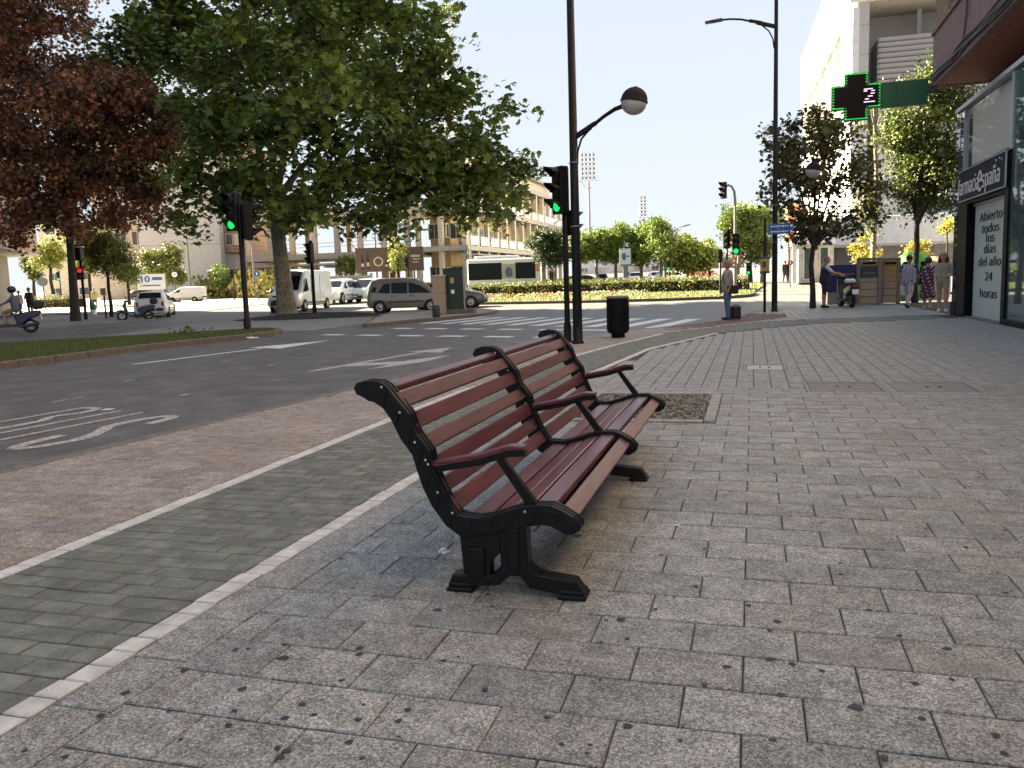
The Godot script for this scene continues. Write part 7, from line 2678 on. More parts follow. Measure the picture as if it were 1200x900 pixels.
func make_people():
	var skin := Color(0.42, 0.24, 0.165)
	var tan := Color(0.33, 0.17, 0.11)
	# man waiting with a case
	var p := gp(852.5, 374.6)
	var m := person("man in grey T-shirt and jeans waiting at the crossing with a shoulder bag", p, deg_to_rad(-66.0), 1.66, {"top": Color(0.30, 0.29, 0.22), "low": Color(0.09, 0.14, 0.27), "skin": tan, "shoe": Color(0.02, 0.02, 0.022), "hair": "hair_grey", "hair_kind": "balding", "sleeve": 1, "wide": 1.08}, {"legs": [[0.06, -0.02], [-0.04, -0.06]], "arms": [[-0.12, 0.1, 0.42], [-0.12, 0.1, 0.40]], "lean": 0.0})
	var s := mb()
	tube(s, [Vector3(-0.16, 1.46, 0.03), Vector3(-0.02, 1.30, 0.155), Vector3(0.14, 1.08, 0.13), Vector3(0.22, 0.98, 0.0)], 0.014, 6)
	tube(s, [Vector3(-0.16, 1.46, 0.0), Vector3(-0.02, 1.30, -0.14), Vector3(0.14, 1.08, -0.13), Vector3(0.22, 0.98, 0.0)], 0.014, 6)
	var bg := obj("strap", s, M.bag_black, m)
	s = mb()
	bx(s, Vector3(0.20, 0.90, -0.08), Vector3(0.10, 0.26, 0.34), 0.03)
	obj("shoulder_bag", s, M.bag_black, m)
	p = gp(862.0, 374.4)
	var cs := thing("suitcase", "black upright suitcase standing behind the waiting man", "suitcase", p, deg_to_rad(20.0))
	s = mb(); bx(s, Vector3(0, 0.215, 0), Vector3(0.24, 0.36, 0.30), 0.035)
	obj("shell", s, M.bag_black, cs)
	s = mb()
	for x in [-0.08, 0.08]:
		for z in [-0.1, 0.1]: ball(s, Vector3(x, 0.022, z), Vector3(0.02, 0.022, 0.022), 8, 5)
	obj("wheels", s, M.tyre, cs)
	s = mb()
	tube(s, [Vector3(-0.07, 0.39, 0), Vector3(-0.065, 0.425, 0), Vector3(0.065, 0.425, 0), Vector3(0.07, 0.39, 0)], 0.012, 6)
	obj("handle", s, M.bag_black, cs)
	# man at the containers
	p = gp(965.5, 360.8)
	person("man in navy waistcoat and shorts reaching towards the blue container", p, deg_to_rad(98.0), 1.78, {"top": Color(0.016, 0.017, 0.028), "low": Color(0.016, 0.017, 0.034), "skin": skin, "shoe": Color(0.02, 0.02, 0.022), "hair": "hair_grey", "bottom": "shorts", "sleeve": 1, "sleeve_col": Color(0.62, 0.63, 0.70), "wide": 1.2}, {"legs": [[0.10, -0.02], [-0.06, -0.05]], "arms": [[0.9, 0.1, 1.35], [0.75, 0.1, 1.3]], "lean": 0.10, "nod": 0.2})
	# strolling couple
	p = gp(1064, 361.5)
	person("man in blue checked shirt and pale trousers walking with the woman in a flowered dress", p, deg_to_rad(150.0), 1.74, {"top": Color(0.025, 0.025, 0.085), "plaid": Color(0.50, 0.45, 0.52), "low": Color(0.44, 0.36, 0.36), "skin": tan, "shoe": Color(0.018, 0.018, 0.02), "hair": "hair_dark", "wide": 1.12, "cell": 0.021}, {"legs": [[0.42, 0.20], [-0.22, -0.75]], "arms": [[-0.35, 0.16, -0.1], [0.35, 0.14, 0.6]], "lean": 0.06})
	p = gp(1086.5, 362.6)
	var wmn := person("woman in dark flowered dress walking beside the man in checked shirt", p, deg_to_rad(165.0), 1.60, {"top": Color(0.020, 0.018, 0.045), "floral": [Color(0.30, 0.035, 0.06), Color(0.36, 0.38, 0.44)], "low": Color(0.03, 0.03, 0.05), "skin": skin, "shoe": Color(0.42, 0.30, 0.24), "hair": "hair_brown", "hair_kind": "bob", "bottom": "dress", "wide": 1.15, "cell": 0.021}, {"legs": [[0.2, 0.05], [-0.12, -0.35]], "arms": [[0.15, 0.15, 0.9], [0.1, 0.2, 0.6]], "lean": 0.03})
	s = mb()
	bx(s, Vector3(0.26, 0.95, 0.02), Vector3(0.09, 0.24, 0.28), 0.03)
	tube(s, [Vector3(0.24, 1.05, 0.10), Vector3(0.20, 1.34, 0.02), Vector3(0.24, 1.05, -0.08)], 0.012, 6)
	obj("handbag", s, M.bag_black, wmn)
	# young woman coming the other way
	p = gp(1104, 366.2)
	person("young woman in beige playsuit and white trainers walking out past the shop corner", p, deg_to_rad(-14.0), 1.68, {"top": Color(0.36, 0.32, 0.24), "low": Color(0.36, 0.32, 0.24), "skin": Color(0.46, 0.27, 0.20), "shoe": Color(0.60, 0.58, 0.57), "hair": "hair_brown", "hair_kind": "long", "bottom": "short_shorts", "sleeve": 1, "wide": 0.88, "cell": 0.021}, {"legs": [[0.16, 0.06], [-0.14, -0.26]], "arms": [[0.1, 0.16, 1.25, -0.5], [0.1, 0.12, 0.9]], "lean": 0.02})
	# rider
	p = rp(14, 391.0)
	var rd := person("scooter rider in blue grey jacket, shorts and black helmet", p, deg_to_rad(16.39 - 64.0), 1.74, {"top": Color(0.10, 0.105, 0.14), "low": Color(0.16, 0.11, 0.07), "skin": tan, "shoe": Color(0.12, 0.07, 0.05), "hair": "helmet", "hair_kind": "helmet", "bottom": "shorts", "sleeve": 2, "wide": 1.15}, {"hip": 0.98, "hip_z": -0.22, "legs": [[1.25, -0.12], [1.25, -0.12]], "arms": [[0.75, 0.2, 1.15], [0.75, 0.2, 1.15]], "lean": 0.14, "ground": false})
	rd.scale = Vector3.ONE * 1.02
	# people on the far pavement
	p = rp(36.5, 371.0)
	person("person in black top and shorts walking along the far pavement", p, deg_to_rad(40.0), 1.95, {"top": Color(0.015, 0.014, 0.016), "low": Color(0.02, 0.02, 0.025), "skin": tan, "shoe": Color(0.03, 0.03, 0.03), "hair": "hair_brown", "bottom": "shorts", "sleeve": 0, "cell": 0.028}, {"legs": [[0.3, 0.1], [-0.2, -0.5]], "arms": [[-0.2, 0.2, 0.2], [0.3, 0.2, 0.5]]})
	p = rp(24.5, 370.5)
	person("person in pale lilac shirt walking behind the scooter rider", p, deg_to_rad(200.0), 1.75, {"top": Color(0.50, 0.46, 0.55), "low": Color(0.08, 0.10, 0.16), "skin": skin, "shoe": Color(0.03, 0.03, 0.03), "hair": "hair_grey", "sleeve": 1, "cell": 0.028}, {"legs": [[0.2, 0.1], [-0.2, -0.4]]})
	p = rp(112, 362.5)
	person("person in yellow green top standing under the far trees", p, deg_to_rad(30.0), 1.7, {"top": Color(0.34, 0.36, 0.14), "low": Color(0.05, 0.05, 0.08), "skin": skin, "shoe": Color(0.3, 0.3, 0.3), "hair": "hair_dark", "bottom": "shorts", "sleeve": 0, "cell": 0.03}, {})
	for e in [[920.5, 332.0, "person in dark clothes walking by the low shop row with a bag", Color(0.02, 0.02, 0.025), 20.0], [925.0, 331.5, "person in charcoal jacket walking by the low shop row", Color(0.045, 0.045, 0.05), 200.0]]:
		p = rp(e[0], e[1])
		person(e[2], p, deg_to_rad(e[4]), 1.75, {"top": e[3], "low": Color(0.03, 0.03, 0.04), "skin": skin, "shoe": Color(0.02, 0.02, 0.02), "hair": "hair_dark", "sleeve": 2, "cell": 0.034}, {"legs": [[0.2, 0.1], [-0.2, -0.4]]})

# ---------------------------------------------------------------- trees and plants
func leaf_clump(count: int, size: float, spread: float, lobed: bool, sd: int) -> Mesh:
	var s := mb()
	var g := RandomNumberGenerator.new()
	g.seed = sd
	for k in count:
		var c := Vector3(g.randfn(0, 1), g.randfn(0, 0.7), g.randfn(0, 1)) * spread * 0.5
		var b := Basis.from_euler(Vector3(g.randfn(0.35, 0.5), g.randf() * TAU, g.randfn(0, 0.45)))
		var l := size * g.randf_range(0.7, 1.2)
		var t := g.randf_range(0.72, 1.25)
		s.set_color(Color(t * g.randf_range(0.9, 1.15), t, t * 0.9))
		var fold := 0.12 * l
		if lobed:
			var pts := [Vector3(0, 0, 0), Vector3(0.42, -0.1, 0.12), Vector3(0.30, 0, 0.36), Vector3(0.55, -0.14, 0.62), Vector3(0.22, 0, 0.66), Vector3(0, 0.02, 1.0)]
			for i in pts.size() - 1:
				for m in [1.0, -1.0]:
					var a: Vector3 = pts[i] * l
					var d: Vector3 = pts[i + 1] * l
					a.x *= m; d.x *= m
					tri(s, c + b * Vector3(0, 0, 0.45 * l), c + b * a, c + b * d)
		else:
			var w := l * 0.32
			tri(s, c, c + b * Vector3(w, -fold, l * 0.5), c + b * Vector3(0, 0, l))
			tri(s, c, c + b * Vector3(-w, -fold, l * 0.5), c + b * Vector3(0, 0, l))
	s.generate_normals()
	return s.commit()

# lobes: [centre, radius vector]; clumps crowd towards the outside of each lobe
func crown(parent: Node, lobes: Array, mesh: Mesh, m: Material, per_m2: float, tones: Array, hollow := 0.55, vary := 0.25, sd := 1, called := "crown") -> MultiMeshInstance3D:
	var g := RandomNumberGenerator.new()
	g.seed = sd
	var xs := []
	var cols := []
	var nz := noise(0.35, FastNoiseLite.TYPE_SIMPLEX_SMOOTH, 2, sd)
	for lb in lobes:
		var c: Vector3 = lb[0]
		var r: Vector3 = lb[1]
		var dens: float = lb[2] if lb.size() > 2 else 1.0
		var n := int(per_m2 * dens * 4.0 * PI * pow((pow(r.x * r.y, 1.6) + pow(r.x * r.z, 1.6) + pow(r.y * r.z, 1.6)) / 3.0, 1.0 / 1.6))
		# sprays of leaves at the ends of twigs, with gaps between them
		var sprays := []
		for i in maxi(int(n / 13.0), 5):
			var d := Vector3(g.randfn(), g.randfn(), g.randfn()).normalized()
			var t := lerpf(hollow, 1.04, pow(g.randf(), 0.6))
			t *= 1.0 + 0.30 * nz.get_noise_3dv(c + d * r * 0.8)
			sprays.append([c + d * r * t, g.randf_range(0.75, 1.25)])
		var sr := clampf(0.30 * r.x, 0.10, 0.62)
		for i in n:
			var sp: Array = sprays[g.randi() % sprays.size()]
			var p: Vector3 = sp[0] + Vector3(g.randfn() * sr, g.randfn() * sr * 0.55, g.randfn() * sr) * 0.8
			if nz.get_noise_3dv(p * 1.9 + Vector3(50, 0, 0)) < -0.42: continue
			var sc := g.randf_range(0.75, 1.3)
			xs.append(Transform3D(Basis.from_euler(Vector3(g.randfn(0, 0.4), g.randf() * TAU, g.randfn(0, 0.4))).scaled(Vector3.ONE * sc), p))
			var tn: Color = tones[g.randi() % tones.size()]
			var v: float = sp[1] * (1.0 + vary * g.randfn() * 0.5)
			v = clampf(v, 0.5, 1.7)
			cols.append(Color(tn.r * v, tn.g * v, tn.b * v))
	var o := multi(called, mesh, m, xs, cols, parent)
	return o

func limb(parent: Node, pts: Array, rad: Array, m: Material, called := "branch", sides := 9):
	var s := mb()
	tube(s, pts, rad, sides)
	obj(called, s, m, parent)

# a street tree: foot, height of the fork, crown lobes in metres above the foot
func street_tree(called: String, label: String, foot: Vector3, fork: float, trunk_r: float, bark: Material, lobes: Array, mesh: Mesh, m: Material, dens: float, tones: Array, sd: int, group := "street trees", hollow := 0.5) -> Node3D:
	var o := thing(called, label, "tree", foot, 0.0, group)
	var g := RandomNumberGenerator.new()
	g.seed = sd
	limb(o, [Vector3(0, -0.05, 0), Vector3(g.randfn(0, 0.02), fork * 0.3, g.randfn(0, 0.02)), Vector3(g.randfn(0, 0.05), fork * 0.7, g.randfn(0, 0.05)), Vector3(0, fork, 0)], [trunk_r * 1.25, trunk_r, trunk_r * 0.9, trunk_r * 0.8], bark, "trunk", 10)
	for lb in lobes:
		var e: Vector3 = lb[0]
		var mid := Vector3(e.x * 0.4, lerpf(fork, e.y, 0.55), e.z * 0.4)
		limb(o, [Vector3(0, fork * 0.97, 0), mid, e], [trunk_r * 0.5, trunk_r * 0.33, trunk_r * 0.12], bark, "branch", 6)
	crown(o, lobes, mesh, m, dens, tones, hollow, 0.3, sd)
	return o

func px_lobe(foot: Vector3, u: float, v: float, r: float, off := 0.0, squash := 1.0, dens := 1.0) -> Array:
	var d := dist_of(foot)
	var c := deep(u, v, d + off) - foot
	var rr := r * d / FOCAL
	return [c, Vector3(rr, rr * squash, rr), dens]

func make_trees():
	var big := leaf_clump(11, 0.34, 0.72, true, 11)
	var mid := leaf_clump(12, 0.20, 0.50, true, 12)
	var small := leaf_clump(14, 0.16, 0.45, false, 13)
	var fine := leaf_clump(22, 0.13, 0.55, false, 14)
	plane_tree(big)
	purple_tree(mid)
	# corner tree by the containers
	var foot := gp(952.5, 361.3)
	var L := []
	for e in [[935, 160, 26, -0.4], [975, 150, 28, 0.5], [955, 190, 36, 0.0], [925, 205, 22, -0.8], [1000, 180, 26, 0.4], [1010, 215, 24, -0.3], [955, 235, 36, 0.3], [985, 260, 24, 0.6], [930, 250, 20, -0.5], [1020, 245, 16, 0.0], [912, 160, 14, 0.2], [905, 225, 12, 0.0], [960, 140, 16, 0.0], [945, 270, 16, 0.2]]:
		L.append(px_lobe(foot, e[0], e[1], e[2], e[3], 0.9, 0.9))
	street_tree("maple_tree", "dark leaved maple with reddish top by the corner lamp and navy-clad man", foot, 2.2, 0.095, M.bark_dark, L, leaf_clump(12, 0.17, 0.42, true, 21), M.leaf, 5.6, [Color(0.100, 0.125, 0.034), Color(0.075, 0.105, 0.030), Color(0.155, 0.105, 0.036), Color(0.085, 0.085, 0.030)], 41, "street trees", 0.35)
	# ivy-clad slim trunk behind the boxes
	foot = gp(1026.5, 352.0)
	foot.z -= 1.2
	var o := thing("ivy_tree", "slim bare pale trunk wrapped in yellow green ivy behind the recycling boxes", "tree", foot, 0.0, "street trees")
	var d := dist_of(foot)
	var pts := []
	for e in [[1024, 352], [1023, 300], [1026, 240], [1027, 200], [1025, 160], [1024, 125]]: pts.append(deep(e[0], e[1], d) - foot)
	limb(o, pts, [0.13, 0.115, 0.10, 0.085, 0.06, 0.035], M.bark_pale, "trunk", 10)
	for e in [[1026, 190, 1036, 160], [1026, 175, 1014, 140], [1025, 155, 1032, 130], [1025, 150, 1019, 120]]:
		limb(o, [deep(e[0], e[1], d) - foot, deep((e[0] + e[2]) * 0.5, (e[1] + e[3]) * 0.5 + 3, d) - foot, deep(e[2], e[3], d + 0.3) - foot], [0.03, 0.02, 0.008], M.bark_pale, "branch", 6)
	L = []
	for e in [[1018, 222, 8], [1014, 238, 9], [1018, 254, 10], [1022, 268, 7], [1028, 245, 5], [1012, 215, 6]]: L.append(px_lobe(foot, e[0], e[1], e[2], 0.0, 1.2, 1.0))
	crown(o, L, small, M.leaf, 9.0, [Color(0.20, 0.20, 0.035), Color(0.12, 0.15, 0.03), Color(0.24, 0.19, 0.05)], 0.2, 0.3, 43, "ivy")
	# feathery tree next to the shop
	foot = gp(1078.0, 356.0)
	foot.z -= 1.0
	L = []
	for e in [[1085, 90, 26, 0.0], [1110, 120, 30, 0.5], [1075, 135, 32, -0.4], [1105, 165, 34, 0.2], [1062, 180, 26, 0.4], [1090, 200, 34, -0.3], [1070, 225, 26, 0.0], [1100, 225, 22, 0.5], [1080, 245, 16, 0.0], [1050, 160, 14, 0.2], [1120, 195, 22, 0.0], [1095, 110, 24, 0.6]]:
		L.append(px_lobe(foot, e[0], e[1], e[2], e[3], 0.95, 1.0))
	street_tree("feathery_tree", "bright feathery green tree rising behind the couple beside the pharmacy", foot, 2.9, 0.11, M.bark_dark, L, fine, M.leaf, 11.0, [Color(0.085, 0.125, 0.022), Color(0.055, 0.095, 0.02), Color(0.14, 0.17, 0.03)], 45, "street trees", 0.3)
	# sprig leaning out over the cross
	# far rows of trees: [u, foot v, crown centre v, half width, half height, tones, label]
	var lime := [Color(0.175, 0.25, 0.055), Color(0.13, 0.20, 0.045), Color(0.22, 0.28, 0.07)]
	var gold := [Color(0.26, 0.30, 0.05), Color(0.20, 0.25, 0.045), Color(0.30, 0.33, 0.06)]
	var deep_green := [Color(0.035, 0.065, 0.018), Color(0.05, 0.085, 0.02), Color(0.025, 0.05, 0.016)]
	var olive := [Color(0.14, 0.17, 0.035), Color(0.10, 0.13, 0.03), Color(0.20, 0.22, 0.045)]
	var rows := [
		[700, 337, 287, 20, 24, lime, "pale green tree between the lamp post and the advertising panel"],
		[722, 336, 285, 20, 26, lime, "pale green tree rising behind the advertising panel"],
		[752, 335, 288, 24, 28, lime, "tall green tree below the smaller floodlight mast"],
		[775, 335, 284, 24, 30, lime, "broad green tree under the double-armed lamp"],
		[806, 333, 296, 26, 22, gold, "yellow green tree beside the double-armed lamp"],
		[832, 332, 297, 18, 18, gold, "small yellow green tree near the give way mast"],
		[865, 333, 262, 26, 26, lime, "tall light green tree behind the mast arm signal"],
		[893, 332, 262, 26, 28, lime, "tall light green tree behind the blue direction boards"],
		[880, 332, 292, 28, 18, olive, "low spreading green tree behind the give way sign"],
		[645, 339, 289, 27, 31, deep_green, "dense dark green tree at the end of the stadium building"],
		[680, 337, 291, 14, 22, olive, "narrow green tree close behind the street lamp pole"],
		[64, 360, 298, 20, 22, gold, "rounded yellow green tree beside the brick building"],
		[42, 357, 318, 13, 18, olive, "olive green tree in front of the shop window"],
		[131, 371, 301, 30, 30, olive, "dark green street tree by the parked scooter"],
		[108, 360, 295, 22, 30, gold, "yellow green tree behind the pedestrian light"],
		[152, 358, 318, 16, 20, olive, "small green tree behind the parked scooter"],
		[195, 352, 310, 28, 24, olive, "round yellow-green tree before the blank gable wall"],
		[262, 350, 324, 16, 16, lime, "loose pale green tree below the brown facade"],
		[285, 348, 328, 12, 12, lime, "small pale tree beside the dry grass"],
		[468, 347, 300, 8, 22, gold, "slender yellow green tree in front of the wine poster"],
		[408, 345, 312, 16, 10, olive, "small green tree behind the white van roof"]]
	var i := 0
	for r in rows:
		var f := rp(r[0], r[1])
		var k := dist_of(f) / FOCAL
		var g := RandomNumberGenerator.new()
		g.seed = 500 + i
		var lobes := []
		var cw: float = r[3] * k
		var chh: float = r[4] * k
		var cy: float = (r[1] - r[2]) * k
		for j in 8:
			var a := TAU * j / 8.0 + g.randf()
			var rad := g.randf_range(0.25, 0.58)
			lobes.append([Vector3(cos(a) * cw * rad, cy + g.randf_range(-0.55, 0.6) * chh, sin(a) * cw * rad), Vector3(cw, chh * 0.9, cw) * g.randf_range(0.36, 0.56)])
		lobes.append([Vector3(0, cy, 0), Vector3(cw * 0.72, chh * 0.72, cw * 0.72)])
		var lm := leaf_clump(8, clampf(2.6 * k, 0.14, 0.34), clampf(5.0 * k, 0.3, 0.8), i % 2 == 0, 600 + i)
		street_tree("tree", r[6], f, maxf(cy - chh * 0.75, 1.2), clampf(2.0 * k, 0.06, 0.2), M.bark_pale if r[5] == lime else M.bark_dark, lobes, lm, M.leaf, 1.0 / pow(2.7 * k, 2.0) * 0.5, r[5], 700 + i, "trees along the far streets", 0.4)
		i += 1
	# sunlit shrubs behind the recycling boxes
	for e in [[1011, 297, 13, 11, "golden shrub glowing in the sun above the grey signboard box"], [1075, 290, 15, 12, "golden shrub behind the green bottle bank and tree trunk"], [1110, 262, 9, 8, "tuft of golden leaves beside the shop corner glass"]]:
		var f := gp(e[0], 347.0)
		f.z -= 3.0
		var dd := dist_of(f)
		var c := deep(e[0], e[1], dd)
		var so := thing("golden_shrub", e[4], "shrub", Vector3(c.x, 0, c.z), 0.0, "golden shrubs")
		var kk := dd / FOCAL
		limb(so, [Vector3.ZERO, Vector3(0.03, c.y * 0.6, 0), Vector3(0, c.y, 0)], [0.06, 0.05, 0.02], M.bark_dark, "stem", 7)
		var ls := []
		for j in 5: ls.append([Vector3(rng.randfn(0, 0.35) * e[2] * kk, c.y + rng.randfn(0, 0.4) * e[3] * kk, rng.randfn(0, 0.3) * e[2] * kk), Vector3(e[2], e[3], e[2]) * kk * 0.55])
		crown(so, ls, leaf_clump(10, 0.15, 0.3, false, 801), M.leaf, 13.0, [Color(0.42, 0.38, 0.04), Color(0.32, 0.33, 0.04), Color(0.5, 0.42, 0.06)], 0.2, 0.25, 801, "foliage")
	hedges()

func plane_tree(mesh: Mesh):
	var foot := rp(337, 371.5)
	foot.y = 0.05
	var d := dist_of(foot)
	var o := thing("plane_tree", "large plane tree with pale mottled trunk and broad green crown on the median", "tree", foot)
	var pts := []
	for e in [[337.5, 374], [336.5, 368], [334.5, 350], [331.5, 320], [326.5, 280], [322.5, 245], [321, 225]]: pts.append(deep(e[0], e[1], d) - foot)
	limb(o, pts, [0.78, 0.56, 0.45, 0.39, 0.345, 0.335, 0.33], M.bark_plane, "trunk", 18)
	var limbs := [[[322, 238], [335, 170], [352, 80], [357, 20], [350, -50]], [[322, 238], [318, 180], [300, 100], [280, 30]], [[322, 238], [350, 200], [385, 165], [440, 120]], [[322, 238], [290, 195], [250, 150], [210, 90]], [[322, 240], [380, 215], [450, 190], [530, 180]], [[352, 80], [385, 40], [430, 10]], [[335, 170], [300, 160], [260, 210]], [[440, 120], [490, 90], [530, 80]]]
	for lm in limbs:
		var q := []
		var off := rng.randf_range(-2.0, 2.0)
		for i in lm.size(): q.append(deep(lm[i][0], lm[i][1], d + off * i * 0.5) - foot)
		var rr := []
		var r0 := 0.22 if lm[0][1] > 200 else 0.12
		for i in lm.size(): rr.append(lerpf(r0, 0.04, float(i) / (lm.size() - 1)))
		limb(o, q, rr, M.bark_plane, "branch", 9)
	var L := []
	for e in [[330, 55, 90, 0], [420, 45, 75, 2], [475, 95, 68, -1], [500, 145, 66, 1], [535, 190, 58, -2], [470, 200, 60, -3], [415, 150, 75, -4], [345, 130, 80, -5], [275, 110, 80, -3], [230, 60, 75, 2], [190, 20, 70, 3], [300, -20, 95, 0], [400, -40, 90, 2], [450, 5, 42, 1], [250, 185, 55, -3], [330, 205, 55, -4.5], [400, 220, 50, -3], [575, 215, 38, 0], [560, 235, 32, -2], [490, 235, 42, -1], [440, 245, 32, 1], [245, 225, 30, -2], [215, 250, 17, -1.5], [365, 245, 30, 2], [275, 245, 26, -1], [150, 60, 55, 4], [160, 120, 50, 5], [512, 78, 28, 0], [545, 110, 32, 1], [595, 190, 22, 0], [230, 150, 50, 4], [300, 60, 70, 6], [420, 100, 70, 6], [488, 22, 22, 0]]:
		L.append(px_lobe(foot, e[0], e[1], e[2] * 0.88, e[3], 0.82, 1.0))
	for e in [[588, 96, 6], [600, 128, 9], [615, 130, 6], [576, 140, 12], [614, 198, 9], [628, 200, 6], [606, 240, 10], [590, 250, 9], [545, 262, 8], [232, 272, 7], [205, 262, 7], [470, 272, 9], [420, 266, 9], [340, 262, 12], [300, 265, 8], [520, 8, 10], [530, 16, 7]]:
		L.append(px_lobe(foot, e[0], e[1], e[2], 0.0, 0.9, 1.3))
	crown(o, L, mesh, M.leaf, 2.3, [Color(0.130, 0.190, 0.038), Color(0.095, 0.150, 0.032), Color(0.180, 0.235, 0.046), Color(0.075, 0.122, 0.028)], 0.30, 0.45, 31)

func purple_tree(mesh: Mesh):
	var foot := rp(88.5, 378.0)
	foot.y = 0.0
	var d := dist_of(foot)
	var o := thing("purple_maple", "purple leaved maple with a slim dark trunk on the far pavement", "tree", foot)
	var pts := []
	for e in [[89, 379], [87, 350], [84, 310], [81, 270], [79, 235]]: pts.append(deep(e[0], e[1], d) - foot)
	limb(o, pts, [0.30, 0.23, 0.20, 0.185, 0.17], M.bark_dark, "trunk", 12)
	for lm in [[[79, 240], [60, 180], [40, 90]], [[79, 240], [100, 180], [130, 110]], [[79, 245], [110, 215], [180, 160]], [[79, 250], [40, 225], [-10, 180]], [[80, 255], [55, 240], [10, 215]]]:
		var q := []
		for e in lm: q.append(deep(e[0], e[1], d + rng.randf_range(-1, 1)) - foot)
		limb(o, q, [0.11, 0.08, 0.03], M.bark_dark, "branch", 8)
	var L := []
	for e in [[20, 20, 70, 0], [70, 70, 60, 1], [10, 100, 70, -1], [60, 140, 62, -2], [110, 125, 58, -2.5], [150, 135, 50, -2], [185, 155, 36, -1], [130, 175, 55, -1], [60, 190, 60, 0], [-20, 180, 70, 1], [165, 185, 42, 0], [100, 215, 52, 0], [30, 225, 50, 0], [150, 225, 40, 1], [190, 215, 30, 1], [70, 250, 34, 0], [125, 255, 30, 0], [10, 260, 36, -1], [205, 175, 20, 0], [-40, 60, 80, 2], [60, 10, 50, 2], [95, 265, 22, -1], [30, 268, 18, -1], [175, 245, 20, 0]]:
		L.append(px_lobe(foot, e[0], e[1], e[2] * 0.88, e[3], 0.82, 1.0))
	crown(o, L, mesh, M.leaf, 4.6, [Color(0.235, 0.092, 0.046), Color(0.150, 0.058, 0.034), Color(0.320, 0.145, 0.062), Color(0.100, 0.045, 0.028), Color(0.095, 0.062, 0.030)], 0.30, 0.35, 33)

func hedge(label: String, a: Vector3, b: Vector3, h: float, w: float, tones: Array, sd: int):
	var mid := (a + b) * 0.5
	var o := thing("hedge", label, "hedge", mid, 0.0, "clipped hedges")
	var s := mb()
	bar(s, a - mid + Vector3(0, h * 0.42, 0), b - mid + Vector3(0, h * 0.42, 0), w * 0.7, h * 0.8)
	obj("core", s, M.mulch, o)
	var g := RandomNumberGenerator.new()
	g.seed = sd
	var xs := []
	var cols := []
	var dir := (b - a)
	var side := Vector3(-dir.z, 0, dir.x).normalized()
	var n := int(a.distance_to(b) * (h * 2 + w) * 26.0)
	for i in n:
		var t := g.randf()
		var u := g.randf() * (2.0 * h + w)
		var q: Vector3
		if u < h: q = side * w * 0.5 + Vector3(0, u, 0)
		elif u < h + w: q = side * (w * 0.5 - (u - h)) + Vector3(0, h, 0)
		else: q = -side * w * 0.5 + Vector3(0, u - h - w, 0)
		q *= g.randf_range(0.88, 1.07)
		xs.append(Transform3D(Basis.from_euler(Vector3(g.randfn(0, 0.6), g.randf() * TAU, g.randfn(0, 0.6))).scaled(Vector3.ONE * g.randf_range(0.7, 1.3)), a - mid + dir * t + q))
		var tn: Color = tones[g.randi() % tones.size()]
		var v := g.randf_range(0.7, 1.3)
		cols.append(Color(tn.r * v, tn.g * v, tn.b * v))
	multi("foliage", leaf_clump(7, 0.11, 0.22, false, sd), M.leaf, xs, cols, o)

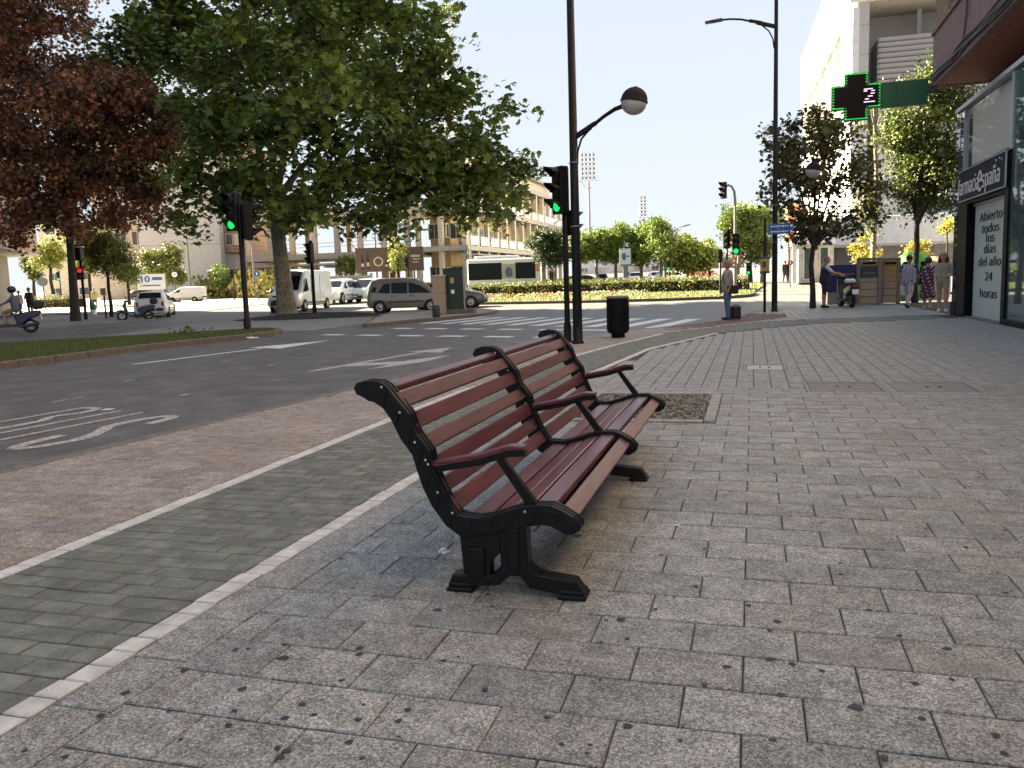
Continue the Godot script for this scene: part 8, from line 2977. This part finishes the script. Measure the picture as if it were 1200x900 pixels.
func hedges():
	var tones := [Color(0.16, 0.18, 0.03), Color(0.10, 0.13, 0.025), Color(0.20, 0.205, 0.035)]
	var a := rp(556, 350.0)
	var b := rp(876, 341.5)
	hedge("long clipped hedge along the roundabout lawn behind the flower bed", a, b, 0.95, 1.6, tones, 91)
	a = rp(40, 361.5)
	b = rp(97, 360.0)
	hedge("low clipped hedge behind the round sign on the far pavement", a, b, 0.95, 1.2, tones, 92)
	# flowers before the roundabout hedge
	var f := thing("flower_bed", "strip of white and orange flowers in front of the roundabout hedge", "flower bed", rp(650, 348))
	f.set_meta("kind", "stuff")
	var xs := []
	var cols := []
	var g := RandomNumberGenerator.new()
	g.seed = 12
	for i in 800:
		var t := g.randf()
		var p := rp(556, 351.0).lerp(rp(748, 345.8), t) + Vector3(g.randfn(0, 0.5), g.randf() * 0.16, g.randfn(0, 0.35))
		p.y += 0.08
		var orange := sin(t * 31.0) > 0.45
		xs.append(Transform3D(Basis.from_euler(Vector3(g.randf() * 3, g.randf() * 6, 0)).scaled(Vector3.ONE * g.randf_range(0.7, 1.3)), p - f.position))
		cols.append(Color(0.50, 0.16, 0.04) if orange and g.randf() < 0.75 else (Color(0.55, 0.54, 0.50) if g.randf() < 0.6 else Color(0.10, 0.14, 0.03)))
	multi("flowers", leaf_clump(6, 0.13, 0.2, false, 77), M.leaf, xs, cols, f)
	# dry scrub under the gable wall
	var sc := thing("dry_scrub", "patch of dry golden grass and scrub below the gable wall", "scrub", rp(290, 349))
	sc.set_meta("kind", "stuff")
	xs = []
	cols = []
	for i in 2600:
		var p := rp(g.randf_range(232, 318), 347.5 + g.randf() * 3.0)
		p.z -= g.randf() * 6.0
		p.y += g.randf() * g.randf() * 1.7
		xs.append(Transform3D(Basis.from_euler(Vector3(g.randfn(0.8, 0.4), g.randf() * 6, 0)).scaled(Vector3.ONE * g.randf_range(0.8, 1.6)), p - sc.position))
		var t := g.randf_range(0.7, 1.3)
		cols.append(Color(0.24 * t, 0.19 * t, 0.09 * t) if g.randf() < 0.5 else Color(0.13 * t, 0.15 * t, 0.04 * t))
	multi("scrub", leaf_clump(8, 0.42, 0.5, false, 78), M.leaf, xs, cols, sc)

func make_small_things():
	# crumpled paper bits and a weed
	var g := RandomNumberGenerator.new()
	g.seed = 8
	var k := 0
	for e in [[521, 647, 0.026, "crumpled scrap of white paper on the flags beside the bench"], [296, 397, 0.10, "white plastic scrap lying in the gutter by the median kerb"], [793, 616, 0.010, "tiny white paper scrap on the flags in front of the bench"]]:
		var p := gp(e[0], e[1]) if k != 1 else rp(e[0], e[1])
		var s := mb()
		for j in 5:
			var c: Vector3 = Vector3(g.randfn(0, 0.5), g.randf() * 0.3 + 0.12, g.randfn(0, 0.5)) * e[2]
			ball(s, c, Vector3(g.randf_range(0.4, 0.9), g.randf_range(0.15, 0.35), g.randf_range(0.4, 0.8)) * e[2], 6, 4, Basis(Vector3.UP, g.randf() * 3))
		var o := single("paper_scrap", s, M.sign_white, e[3], "litter", "litter scraps")
		o.position = p
		k += 1
	var w := gp(222, 392.5)
	var wo := thing("weed", "leafy pale weed growing at the edge of the grass median", "weed", w)
	var xs := []
	var cols := []
	for i in 34:
		xs.append(Transform3D(Basis.from_euler(Vector3(g.randfn(-0.4, 0.4), g.randf() * 6, 0)), Vector3(g.randfn(0, 0.28), 0.05 + g.randf() * 0.22, g.randfn(0, 0.2))))
		cols.append(Color(0.16, 0.19, 0.05))
	multi("foliage", leaf_clump(4, 0.14, 0.12, false, 79), M.leaf, xs, cols, wo)
